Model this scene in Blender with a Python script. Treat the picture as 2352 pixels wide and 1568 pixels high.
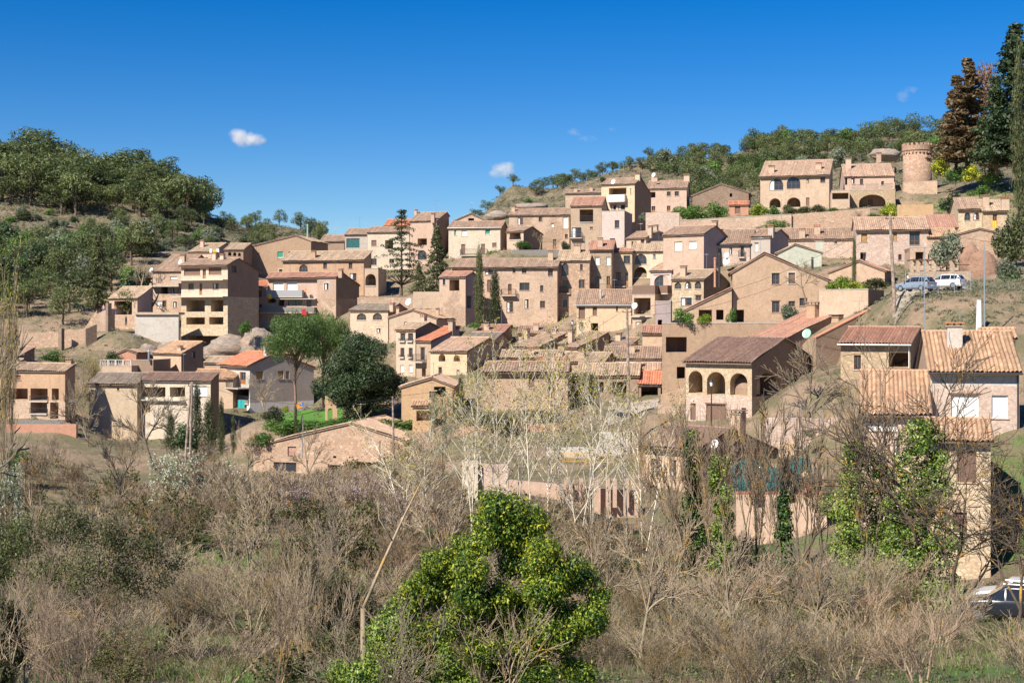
import bpy, math, random
import numpy as np
from mathutils import Vector
from mathutils.geometry import delaunay_2d_cdt
for o in list(bpy.data.objects): bpy.data.objects.remove(o)
S = bpy.context.scene
COL = S.collection
R = math.radians
# ---------------------------------------------------------------- camera, sky, sun, exposure
F, CX, HZ, CAMZ = 3231.0, 1176.0, 740.0, 30.0          # focal length / centre / eye level in units of a 2352 px wide frame
cam = bpy.data.objects.new('camera', bpy.data.cameras.new('camera')); COL.objects.link(cam)
cam.location = (0, 0, CAMZ); cam.rotation_euler = (R(90), 0, 0)
cam.data.sensor_width = 36.0; cam.data.lens = 36.0*F/2352.0
cam.data.shift_y = (HZ-784.0)/2352.0
cam.data.clip_start = 0.5; cam.data.clip_end = 20000
S.camera = cam
S.render.resolution_x, S.render.resolution_y = 1024, 682
SUNEL, SUNAZ = R(42), math.atan2(-0.64, -0.77)          # azimuth clockwise from +Y
W = bpy.data.worlds.new('World'); S.world = W; W.use_nodes = True
nt = W.node_tree; bg = nt.nodes['Background']
sky = nt.nodes.new('ShaderNodeTexSky'); sky.sky_type = 'NISHITA'; sky.sun_disc = False
sky.sun_elevation = SUNEL; sky.sun_rotation = SUNAZ
sky.altitude = 900; sky.air_density = 1.0; sky.dust_density = 0.0; sky.ozone_density = 5.0
hs = nt.nodes.new('ShaderNodeHueSaturation'); hs.inputs['Saturation'].default_value = 1.43; hs.inputs['Hue'].default_value = .511; hs.inputs['Value'].default_value = 1.15
nt.links.new(sky.outputs[0], hs.inputs['Color']); nt.links.new(hs.outputs[0], bg.inputs[0]); bg.inputs[1].default_value = 0.056
sun = bpy.data.objects.new('sun', bpy.data.lights.new('sun', 'SUN')); COL.objects.link(sun)
sun.data.energy = 4.9; sun.data.angle = R(0.5); sun.data.color = (1.0, 0.93, 0.82)
sd_ = Vector((math.sin(SUNAZ)*math.cos(SUNEL), math.cos(SUNAZ)*math.cos(SUNEL), math.sin(SUNEL)))
sun.rotation_euler = sd_.to_track_quat('Z', 'Y').to_euler(); sun.location = sd_*100
S.view_settings.view_transform = 'Standard'; S.view_settings.look = 'None'
S.view_settings.exposure = 0.8; S.view_settings.gamma = 1.0
S.render.engine = 'CYCLES'; S.cycles.volume_bounces = 4

# ---------------------------------------------------------------- pixels of the photograph's enlargements -> frame units
CR = {'P': (0, 0), 'C1': (0, 459.4), 'C2': (516.8, 459.4), 'C3': (976.2, 344.5), 'C4': (1435.5, 287.1), 'C5': (1764, 114.8),
      'C6': (1764, 447.9), 'C7': (976.2, 516.8), 'C8': (1320.7, 574.2), 'C9': (1764, 746.5), 'C10': (1378.1, 861.3),
      'C11': (1764, 1091), 'C12': (0, 689), 'C13': (459.4, 689), 'C14': (861.3, 803.9)}
def pp(cr, x, y):
    if cr == 'P': return x, y
    o = CR[cr]; return o[0]+x*.25, o[1]+y*.25
def ray(px, py): return np.array(((px-CX)/F, 1.0, (HZ-py)/F))
CAM = np.array((0, 0, CAMZ))
def wp(px, py, Y): return CAM+ray(px, py)*Y

# ---------------------------------------------------------------- materials
def newmat(name):
    m = bpy.data.materials.new(name); m.use_nodes = True; n = m.node_tree
    return m, n, n.nodes['Principled BSDF']
def N(n, t, **k):
    q = n.nodes.new(t)
    for a, b in k.items():
        if hasattr(q, a): setattr(q, a, b)
        else: q.inputs[a.replace('_', ' ')].default_value = b
    return q
def ramp(n, fac, stops):
    r = n.nodes.new('ShaderNodeValToRGB'); e = r.color_ramp.elements
    while len(e) > 1: e.remove(e[-1])
    e[0].position = stops[0][0]; e[0].color = (*stops[0][1], 1)
    for p, c in stops[1:]:
        q = e.new(p); q.color = (*c, 1)
    n.links.new(fac, r.inputs[0]); return r.outputs[0]
def mix(n, f, a, b, bt='MIX'):
    q = n.nodes.new('ShaderNodeMix'); q.data_type = 'RGBA'; q.blend_type = bt
    if isinstance(f, (int, float)): q.inputs[0].default_value = f
    else: n.links.new(f, q.inputs[0])
    for s, v in ((6, a), (7, b)):
        if isinstance(v, tuple): q.inputs[s].default_value = (*v, 1)
        else: n.links.new(v, q.inputs[s])
    return q.outputs[2]
def mth(n, op, a, b=0.0, c=None):
    q = n.nodes.new('ShaderNodeMath'); q.operation = op
    for i, v in enumerate((a, b) if c is None else (a, b, c)):
        if isinstance(v, (int, float)): q.inputs[i].default_value = v
        else: n.links.new(v, q.inputs[i])
    return q.outputs[0]
def noise(n, vec, sc, det=3, rough=.55):
    q = N(n, 'ShaderNodeTexNoise'); q.inputs['Scale'].default_value = sc; q.inputs['Detail'].default_value = det; q.inputs['Roughness'].default_value = rough
    if vec: n.links.new(vec, q.inputs['Vector'])
    return q.outputs['Fac']
def geo(n): return n.nodes.new('ShaderNodeNewGeometry')
def mapv(n, vec, s):
    q = n.nodes.new('ShaderNodeMapping'); q.inputs['Scale'].default_value = s; n.links.new(vec, q.inputs[0]); return q.outputs[0]
def bump(n, b, h, st, d=.05):
    q = n.nodes.new('ShaderNodeBump'); q.inputs['Strength'].default_value = st; q.inputs['Distance'].default_value = d
    n.links.new(h, q.inputs['Height']); n.links.new(q.outputs[0], b.inputs['Normal'])
def sc(c, k): return tuple(min(1, v*k) for v in c)
M = {}
def plaster(name, c, stain=.5, patch=None):
    m, n, b = newmat(name); P = geo(n).outputs['Position']
    big = noise(n, P, .35, 4, .6); fine = noise(n, P, 5, 4, .6)
    strk = noise(n, mapv(n, P, (1.6, 1.6, .22)), 1.0, 3)
    col = mix(n, mth(n, 'MULTIPLY', ramp(n, big, [(.35, (0,)*3), (.65, (1,)*3)]), .8), c, patch or (c[0]*.80, c[1]*.74, c[2]*.70))
    col = mix(n, mth(n, 'MULTIPLY', ramp(n, strk, [(.5, (0,)*3), (.75, (1,)*3)]), stain), col, sc(c, .62))
    col = mix(n, .4, col, ramp(n, fine, [(.3, sc(c, .62)), (.7, sc(c, 1.28))])); mid = noise(n, P, 1.3, 5, .65); col = mix(n, mth(n, 'MULTIPLY', ramp(n, mid, [(.52, (0,)*3), (.64, (1,)*3)]), .5), col, sc(c, .68))
    n.links.new(col, b.inputs['Base Color']); b.inputs['Roughness'].default_value = .95
    bump(n, b, fine, .5, .04); M[name] = m
def stone(name, cols, mortar, size=1.9, mort=.05, plas=None):
    m, n, b = newmat(name); P = mapv(n, geo(n).outputs['Position'], (1, 1, 1.6))
    jit = n.nodes.new('ShaderNodeVectorMath'); jit.operation = 'MULTIPLY_ADD'
    nz = N(n, 'ShaderNodeTexNoise'); nz.inputs['Scale'].default_value = 2; n.links.new(P, nz.inputs['Vector'])
    n.links.new(nz.outputs['Color'], jit.inputs[0]); jit.inputs[1].default_value = (.35,)*3; n.links.new(P, jit.inputs[2])
    v = N(n, 'ShaderNodeTexVoronoi'); v.inputs['Scale'].default_value = size; n.links.new(jit.outputs[0], v.inputs['Vector'])
    ve = N(n, 'ShaderNodeTexVoronoi'); ve.feature = 'DISTANCE_TO_EDGE'; ve.inputs['Scale'].default_value = size; n.links.new(jit.outputs[0], ve.inputs['Vector'])
    sp = n.nodes.new('ShaderNodeSeparateColor'); n.links.new(v.outputs['Color'], sp.inputs[0])
    k = len(cols); cc = ramp(n, sp.outputs[0], [(i/(k-1)*.9+.05, c) for i, c in enumerate(cols)])
    big = noise(n, geo(n).outputs['Position'], .3, 4, .6)
    col = mix(n, ramp(n, ve.outputs['Distance'], [(mort, (1,)*3), (mort+.07, (0,)*3)]), mix(n, .45, cc, ramp(n, sp.outputs[1], [(0, sc(cols[0], .6)), (1, sc(cols[-1], 1.25))])), sc(mortar, .62))
    col = mix(n, ramp(n, big, [(.4, (0,)*3), (.62, (.5,)*3)]), col, sc(mortar, .7))
    col = mix(n, ramp(n, noise(n, geo(n).outputs['Position'], .55, 5, .7), [(.50, (0,)*3), (.64, (.55,)*3)]), col, (mortar[0]*.78, mortar[1]*.62, mortar[2]*.55))
    if plas:
        col = mix(n, ramp(n, noise(n, geo(n).outputs['Position'], .22, 5, .6), [(.5, (0,)*3), (.56, (.9,)*3)]), col, plas)
    col = mix(n, .35, col, ramp(n, noise(n, geo(n).outputs['Position'], 3.5, 4, .7), [(.3, sc(mortar, .4)), (.7, sc(mortar, 1.4))]))
    n.links.new(col, b.inputs['Base Color']); b.inputs['Roughness'].default_value = .95
    bump(n, b, ve.outputs['Distance'], .5, .05); M[name] = m
def tile(name, cols, lich=(.30, .26, .19), la=.5):
    cols = [(c[0]*.84, c[1]*.79, c[2]*.78) for c in cols]; lich = (lich[0]*.82, lich[1]*.78, lich[2]*.76)
    m, n, b = newmat(name); uv = n.nodes.new('ShaderNodeUVMap').outputs[0]
    fl = n.nodes.new('ShaderNodeVectorMath'); fl.operation = 'FLOOR'; n.links.new(uv, fl.inputs[0])
    wn = n.nodes.new('ShaderNodeTexWhiteNoise'); wn.noise_dimensions = '2D'; n.links.new(fl.outputs[0], wn.inputs['Vector'])
    k = len(cols); cc = ramp(n, wn.outputs['Value'], [(i/(k-1), c) for i, c in enumerate(cols)])
    sx_ = n.nodes.new('ShaderNodeSeparateXYZ'); n.links.new(fl.outputs[0], sx_.inputs[0]); w1 = n.nodes.new('ShaderNodeTexWhiteNoise'); w1.noise_dimensions = '1D'; n.links.new(sx_.outputs[0], w1.inputs['W'])
    cc = mix(n, .4, cc, ramp(n, w1.outputs['Value'], [(0, (.50,)*3), (.55, (.95,)*3), (1, (1.35,)*3)]), 'MULTIPLY')
    P = geo(n).outputs['Position']
    col = mix(n, mth(n, 'MULTIPLY', ramp(n, noise(n, P, .45, 5, .65), [(.42, (0,)*3), (.66, (1,)*3)]), la), cc, lich)
    col = mix(n, mth(n, 'MULTIPLY', ramp(n, noise(n, P, 1.7, 4, .7), [(.5, (0,)*3), (.72, (1,)*3)]), .55), col, sc(cols[0], .55))
    n.links.new(col, b.inputs['Base Color']); b.inputs['Roughness'].default_value = .92
    bump(n, b, noise(n, P, 14, 2), .4, .03); M[name] = m
def flat(name, c, rough=.7, metal=0.0, var=.15, vs=4):
    m, n, b = newmat(name)
    if var:
        col = ramp(n, noise(n, geo(n).outputs['Position'], vs, 3), [(.3, sc(c, 1-var*1.6)), (.7, sc(c, 1+var))]); n.links.new(col, b.inputs['Base Color'])
    else: b.inputs['Base Color'].default_value = (*c, 1)
    b.inputs['Roughness'].default_value = rough; b.inputs['Metallic'].default_value = metal; M[name] = m
def slats(name, c, sc_=22, axis=(0, 0, 1)):
    m, n, b = newmat(name); P = mapv(n, geo(n).outputs['Position'], axis)
    w = N(n, 'ShaderNodeTexWave'); w.bands_direction = 'Z' if axis[2] else 'X'; w.inputs['Scale'].default_value = sc_*.16; n.links.new(P, w.inputs['Vector'])
    n.links.new(ramp(n, w.outputs['Fac'], [(.1, sc(c, .55)), (.5, c)]), b.inputs['Base Color']); b.inputs['Roughness'].default_value = .7; M[name] = m
plaster('tan', (.44, .305, .205)); plaster('tan2', (.50, .375, .27), .5); plaster('pinkish', (.49, .35, .265), .45)
plaster('pale', (.56, .475, .365), .55, (.46, .37, .28)); plaster('greyp', (.43, .375, .325), .5); plaster('cream', (.60, .46, .31), .35)
plaster('rose', (.56, .43, .38), .3, (.48, .39, .33)); plaster('brownp', (.30, .21, .15), .25); plaster('palegreen', (.46, .47, .38), .2)  # brownp also paints shade onto right-hand walls and loggia backs
plaster('concrete', (.52, .475, .42), .35); plaster('ochre', (.50, .33, .185), .3); plaster('mauve', (.37, .30, .29), .35)  # mauve also paints shade onto some right-hand side walls
plaster('redwall', (.47, .245, .165), .35); plaster('peach', (.54, .395, .29), .45, (.43, .31, .225)); plaster('white', (.74, .70, .64), .3)
stone('stone_red', [(.36, .18, .12), (.45, .27, .18), (.52, .37, .26), (.40, .24, .17), (.58, .45, .33)], (.47, .33, .23))
stone('stone_tower', [(.26, .13, .085), (.40, .22, .15), (.48, .32, .22), (.33, .17, .11), (.56, .42, .31)], (.40, .27, .19), 1.5)
stone('stone_tan', [(.42, .30, .20), (.55, .42, .28), (.47, .33, .23), (.60, .48, .34)], (.50, .38, .27))
stone('stone_mix', [(.40, .23, .16), (.50, .35, .24), (.57, .44, .33), (.44, .29, .21)], (.50, .37, .27), plas=(.50, .35, .25))
stone('stone_och', [(.44, .32, .19), (.58, .45, .29), (.52, .38, .24), (.64, .52, .37)], (.50, .38, .25), 2.6)
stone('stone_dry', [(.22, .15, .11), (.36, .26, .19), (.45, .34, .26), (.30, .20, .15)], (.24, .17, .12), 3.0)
stone('brick_pale', [(.46, .27, .20), (.54, .36, .28), (.50, .31, .24), (.58, .44, .36)], (.56, .45, .37), 3.5)
stone('stone_pink', [(.46, .30, .235), (.58, .43, .34), (.52, .37, .29), (.62, .50, .41)], (.54, .41, .33), 2.2)
tile('tile', [(.30, .20, .15), (.46, .33, .23), (.38, .26, .19), (.54, .41, .29), (.42, .25, .17)])
tile('tile_pale', [(.40, .29, .20), (.56, .43, .29), (.50, .36, .24), (.64, .52, .37)], (.38, .32, .22), .4)
tile('tile_gold', [(.48, .29, .17), (.62, .43, .27), (.55, .35, .21), (.68, .50, .33), (.42, .23, .14)], (.46, .35, .22), .35)
tile('tile_orange', [(.52, .19, .10), (.62, .26, .14), (.56, .22, .12), (.66, .32, .19)], (.50, .26, .17), .3)
tile('tile_terra', [(.42, .22, .155), (.52, .29, .20), (.46, .25, .17), (.56, .34, .25)], (.40, .27, .20), .5)
tile('tile_grey', [(.26, .215, .165), (.38, .32, .25), (.32, .26, .20), (.44, .38, .30)], (.24, .22, .16), .5)
tile('tile_brown', [(.24, .15, .115), (.33, .22, .165), (.29, .18, .14), (.37, .26, .20)], (.27, .20, .15), .5)
tile('tile_peach', [(.46, .29, .21), (.60, .44, .31), (.52, .35, .24), (.64, .50, .37)], (.46, .35, .25), .5)
flat('glass', (.035, .04, .05), .12, 0, 0); flat('wood', (.17, .09, .05), .6, 0, .3, 20); flat('wood_or', (.38, .17, .06), .5, 0, .3, 20)
flat('dark', (.03, .025, .022), .9, 0, 0); flat('iron', (.05, .05, .055), .5, .5, 0); flat('whitep', (.80, .79, .76), .6, 0, .05)
flat('verge', (.27, .19, .14), .9); flat('eavewood', (.16, .10, .07), .8); flat('brick', (.44, .25, .18), .9, 0, .35, 9); flat('metal', (.55, .56, .57), .35, .8, 0)
flat('rail_grey', (.33, .33, .34), .6, .3, 0); flat('pole', (.30, .23, .18), .9, 0, .35, 3); flat('terracotta', (.50, .20, .11), .8)
flat('greenmetal', (.28, .50, .36), .5); flat('curtain', (.72, .72, .70), .8); flat('net_teal', (.02, .11, .11), .8, 0, .4, 6)
flat('net_green', (.02, .10, .075), .8, 0, .3, 6); flat('blue', (.03, .10, .40), .6, 0, 0); flat('yellow', (.75, .45, .03), .6, 0, 0)
flat('red', (.45, .03, .03), .5, 0, 0); flat('teal', (.03, .36, .36), .7, 0, 0); flat('reed', (.22, .20, .18), .9, 0, .35, 12)
slats('blind_w', (.78, .76, .73), 90); slats('blind_y', (.42, .24, .09), 90); slats('blind_b', (.20, .115, .08), 90); slats('blind_g', (.04, .27, .17), 90)
slats('fence_wood', (.20, .12, .085), 60, (1, 1, 0)); flat('rubber', (.02, .02, .02), .8, 0, 0)
flat('green_sheet', (.03, .12, .09), .6, 0, .2, 2)

VARN = {}
for nm, c, st in (('tan', (.44, .305, .205), .5), ('tan2', (.50, .375, .27), .5), ('pinkish', (.49, .35, .265), .45), ('peach', (.54, .395, .29), .45), ('cream', (.58, .46, .325), .45)):
    for j, k in enumerate(((1.1, 1.12, 1.16), (.86, .85, .84), (1.04, .98, .92))): plaster('%s_%d' % (nm, j), tuple(a*b_ for a, b_ in zip(c, k)), st+.1*j); VARN.setdefault(nm, [nm]).append('%s_%d' % (nm, j))
for nm, cols, mo, pl_ in (('stone_mix', [(.40, .23, .16), (.50, .35, .24), (.57, .44, .33), (.44, .29, .21)], (.50, .37, .27), (.50, .36, .26)), ('stone_och', [(.44, .32, .19), (.58, .45, .29), (.52, .38, .24), (.64, .52, .37)], (.50, .38, .25), None), ('stone_tan', [(.42, .30, .20), (.55, .42, .28), (.47, .33, .23), (.60, .48, .34)], (.50, .38, .27), (.48, .37, .27))):
    for j, k in enumerate(((1.08, 1.1, 1.12), (.84, .82, .8))): stone('%s_%d' % (nm, j), [tuple(min(1, a*b_) for a, b_ in zip(c, k)) for c in cols], tuple(a*b_ for a, b_ in zip(mo, k)), 2.1, .05, pl_); VARN.setdefault(nm, [nm]).append('%s_%d' % (nm, j))
def vary(nm, i): return VARN[nm][(i*5+1) % len(VARN[nm])] if nm in VARN else nm

# ---------------------------------------------------------------- mesh and object helpers
def tag(o, label=None, cat=None, group=None, kind=None):
    if label: o['label'] = label
    if cat: o['category'] = cat
    if group: o['group'] = group
    if kind: o['kind'] = kind
    return o
def thing(name, loc, label, cat, group=None, rz=0, sca=1):
    o = bpy.data.objects.new(name, None); COL.objects.link(o); o.empty_display_size = .3
    o.location = loc; o.rotation_euler = (0, 0, rz); o.scale = (sca,)*3 if isinstance(sca, (int, float)) else sca
    return tag(o, label, cat, group)
class MB:
    def __init__(s): s.v = []; s.f = []; s.m = []
    def poly(s, pts, mi=0):
        k = len(s.v); s.v += [tuple(p) for p in pts]; s.f.append(tuple(range(k, k+len(pts)))); s.m.append(mi)
    def boxo(s, o, X, Y, Z, mi=0):            # corner + three edge vectors
        o, X, Y, Z = (np.array(q, float) for q in (o, X, Y, Z))
        if np.dot(np.cross(X, Y), Z) < 0: o = o+X; X = -X
        p = [o, o+X, o+X+Y, o+Y, o+Z, o+X+Z, o+X+Y+Z, o+Y+Z]; k = len(s.v); s.v += [tuple(q) for q in p]
        for f in ((0, 3, 2, 1), (4, 5, 6, 7), (0, 1, 5, 4), (1, 2, 6, 5), (2, 3, 7, 6), (3, 0, 4, 7)): s.f.append(tuple(k+i for i in f)); s.m.append(mi)
    def box(s, c, sx, sy, sz, rz=0, mi=0):    # centre of the bottom face
        u = np.array((math.cos(rz), math.sin(rz), 0)); w = np.array((-math.sin(rz), math.cos(rz), 0)); c = np.array(c, float)
        s.boxo(c-u*sx/2-w*sy/2, u*sx, w*sy, (0, 0, sz), mi)
    def tube(s, pts, rs, k=6, mi=0, cap=True):
        pts = [np.array(p, float) for p in pts]; rings = []
        for i, p in enumerate(pts):
            d = pts[min(i+1, len(pts)-1)]-pts[max(i-1, 0)]; d = d/(np.linalg.norm(d)+1e-9)
            a = np.cross(d, (0, 0, 1) if abs(d[2]) < .9 else (1, 0, 0)); a /= np.linalg.norm(a); b = np.cross(d, a)
            r = rs[i] if hasattr(rs, '__len__') else rs; q = []
            for j in range(k):
                t = 2*math.pi*j/k; q.append(len(s.v)); s.v.append(tuple(p+(a*math.cos(t)+b*math.sin(t))*r))
            rings.append(q)
        for A, B in zip(rings, rings[1:]):
            for j in range(k): s.f.append((A[j], A[(j+1) % k], B[(j+1) % k], B[j])); s.m.append(mi)
        if cap: s.f.append(tuple(rings[0][::-1])); s.m.append(mi); s.f.append(tuple(rings[-1])); s.m.append(mi)
    def lathe(s, c, prof, k=12, mi=0):
        s.tube([(c[0], c[1], c[2]+z) for r, z in prof], [max(r, .001) for r, z in prof], k, mi)
    def build(s, name, mats, parent=None, org=(0, 0, 0), smooth=False):
        me = bpy.data.meshes.new(name); o_ = np.array(org, float)
        me.from_pydata([tuple(np.array(v)-o_) for v in s.v], [], s.f)
        for q in (mats if isinstance(mats, (list, tuple)) else [mats]): me.materials.append(M[q])
        me.polygons.foreach_set('material_index', s.m)
        me.polygons.foreach_set('use_smooth', [bool(smooth)]*len(s.f))
        me.update(); ob = bpy.data.objects.new(name, me); COL.objects.link(ob)
        if parent: ob.parent = parent
        return ob
def np_mesh(name, v, q, mats, mi=None, uv=None, smooth=False):
    v = np.asarray(v, np.float32); q = np.asarray(q, np.int32); me = bpy.data.meshes.new(name)
    k = q.shape[1]; nf = len(q)
    me.vertices.add(len(v)); me.vertices.foreach_set('co', v.ravel()); me.loops.add(nf*k); me.loops.foreach_set('vertex_index', q.ravel())
    me.polygons.add(nf); me.polygons.foreach_set('loop_start', np.arange(0, nf*k, k, dtype=np.int32)); me.polygons.foreach_set('loop_total', np.full(nf, k, np.int32))
    for mm in (mats if isinstance(mats, (list, tuple)) else [mats]): me.materials.append(M[mm])
    if mi is not None: me.polygons.foreach_set('material_index', np.asarray(mi, np.int32))
    if uv is not None:
        l = me.uv_layers.new(name='UVMap'); l.data.foreach_set('uv', np.asarray(uv, np.float32)[q.ravel()].ravel())
    me.polygons.foreach_set('use_smooth', np.full(nf, bool(smooth)))
    me.update(calc_edges=True); me.validate(); return me
def ob(name, me, parent=None, loc=(0, 0, 0)):
    o = bpy.data.objects.new(name, me); COL.objects.link(o); o.location = loc
    if parent: o.parent = parent
    return o
# ---------------------------------------------------------------- houses: a facade seen in the photo, its real depth, roof, openings
HS = []; CP = []                                        # house specs, ground control points (x, y, z)
def arr3(v, z=0): return np.array((v[0], v[1], z), float)
def H(lab, cr, Y, x0, x1, ev, base, **k):
    d = dict(lab=lab, cr=cr, Y=Y, x0=x0, x1=x1, ev=ev, base=base, a=20, rt='g', ry=None, sd=None, m='tan', rm='tile', sm=None, low=None,  # sm: right side wall; its browns and mauves mostly carry painted shade
             w=(), sw=(), b=(), ch=(), dish=(), pipe=(), ap=None, cor=0, name='stone_house' if str(k.get('m', '')).startswith('stone') else 'plastered_house', cat='house', oh=.35, p=18, d=None, rail=None, gutter=None, par=None)
    d.update(k); HS.append(geom(d)); return d
def geom(s):
    cr, Y, a = s['cr'], s['Y'], R(s['a']); ex = pp(cr, s['x1'], 0)[0]; lx = pp(cr, s['x0'], 0)[0]
    T = np.array((math.cos(a), -math.sin(a), 0)); D = np.array((math.sin(a), math.cos(a), 0))
    tR, tL = (ex-CX)/F, (lx-CX)/F
    C = np.array((tR*Y, Y, 0)); w = (C[0]-tL*Y)/(math.cos(a)+tL*math.sin(a)); L = C-T*w
    s.update(T=T, D=D, C=C, L=L, W=w)
    def pl(x, y, side=False):                            # pixel -> (u, z) on the front (or right side) wall plane
        px, py = pp(cr, x, y); r = ray(px, py); n, P0 = (T, C) if side else (D, L)
        t = np.dot(n, P0-CAM*[1, 1, 0])/np.dot(n, r); q = CAM+r*t
        return (np.dot(q-P0, D) if side else np.dot(q-P0, T)), q[2]
    s['pl'] = pl
    zf = lambda y: wp(0, pp(cr, 0, y)[1], Y)[2]
    s['zb'] = zf(s['base']); tp = math.tan(R(s['p'])); oh = s['oh']
    dside = None
    if s['sd'] is not None:
        tb = (pp(cr, s['sd'], 0)[0]-CX)/F; den = math.sin(a)-tb*math.cos(a)
        if den > .02: dside = (tb*Y-C[0])/den
        dside = max(2.5, min(dside or 10, 22))
    if s['rt'] in ('g', 's'):
        ze = zf(s['ev'])+oh*tp; k = (HZ-pp(cr, 0, s['ry'])[1])/F
        r = (CAMZ+k*Y-ze)/(tp-k*math.cos(a)); r = max(1.2, min(r, 14))
        if s['rt'] == 's': d = r
        else: d = s['d'] or dside or 2*r
        if d < r: r = d
        s.update(ze=ze, r=r, d=d, zr=ze+r*tp, zk=ze+(2*r-d)*tp, tp=tp)
    elif s['rt'] == 'f':
        zl = pl(s['x0'], s['ev'][0])[1]; zr = pl(s['x1'], s['ev'][1])[1]; ua, za = pl(*s['ap'])
        s.update(zl=zl, zrt=zr, ua=ua, za=za, d=s['d'] or dside or 9)
    else:
        s.update(ze=zf(s['ev']), d=s['d'] or dside or 7)
    if not s['par']:
        nn = max(2, int(w/3))
        for f in [i/nn for i in range(nn+1)]:
            q = L+T*w*f; CP.append((q[0], q[1], s['zb'])); q2 = q-D*3; CP.append((q2[0], q2[1], s['zb']-.3))
        q = L+T*w*.5+D*s['d']*.6; CP.append((q[0], q[1], s['zb']+.8))
        for f in (.33, .7): q = C+D*s['d']*f+T*1.0; CP.append((q[0], q[1], s['zb']+.4*f))
    return s
def clipz(poly, z, up):
    out = []
    for i in range(len(poly)):
        p, q = poly[i], poly[(i+1) % len(poly)]; ip = (p[1] >= z) == up; iq = (q[1] >= z) == up
        if ip: out.append(p)
        if ip != iq: t = (z-p[1])/(q[1]-p[1]); out.append((p[0]+(q[0]-p[0])*t, z))
    return out
def inpoly(p, poly):
    c = False; j = len(poly)-1
    for i in range(len(poly)):
        if (poly[i][1] > p[1]) != (poly[j][1] > p[1]) and p[0] < (poly[j][0]-poly[i][0])*(p[1]-poly[i][1])/(poly[j][1]-poly[i][1])+poly[i][0]: c = not c
        j = i
    return c
def hole(t, u0, z0, u1, z1):
    if not t.startswith('a'): return [(u0, z0), (u1, z0), (u1, z1), (u0, z1)]
    w = (u1-u0)/2; rise = min(w, (z1-z0)*.62); c = (u0+u1)/2; pts = [(u0, z0), (u1, z0)]
    for i in range(0, 11):
        an = math.pi*i/10; pts.append((c+w*math.cos(an), z1-rise+rise*math.sin(an)))
    return pts
def wall_mesh(mb, outer, holes, P3, rev, nin, mi=0):
    vs = [Vector(p) for p in outer]; ed = [(i, (i+1) % len(outer)) for i in range(len(outer))]
    for h in holes:
        k = len(vs); vs += [Vector(p) for p in h]; ed += [(k+i, k+(i+1) % len(h)) for i in range(len(h))]
    V, E, Fc, *_ = delaunay_2d_cdt(vs, ed, [], 0, 1e-4)
    k = len(mb.v); mb.v += [tuple(P3(v[0], v[1])) for v in V]
    for f in Fc:
        c = sum((V[i] for i in f), Vector((0, 0)))/len(f)
        if inpoly(c, outer) and not any(inpoly(c, h) for h in holes): mb.f.append(tuple(k+i for i in f)); mb.m.append(mi)
    for h, dp in zip(holes, rev):
        for i in range(len(h)):
            a, b = P3(*h[i]), P3(*h[(i+1) % len(h)]); mb.poly([a, b, b+nin*dp, a+nin*dp], mi)
WSTY = {'g': ('wood', 'glass'), 'w': ('whitep', 'blind_w'), 'b': ('wood', 'blind_b'), 'y': ('wood', 'blind_y'), 'v': ('whitep', 'blind_g'), 'd': ('wood_or', 'glass'), 'c': ('whitep', 'curtain'), 'n': ('rail_grey', 'net_teal'), 'k': ('brick', 'brick'), 'm': ('iron', 'glass')}
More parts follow.
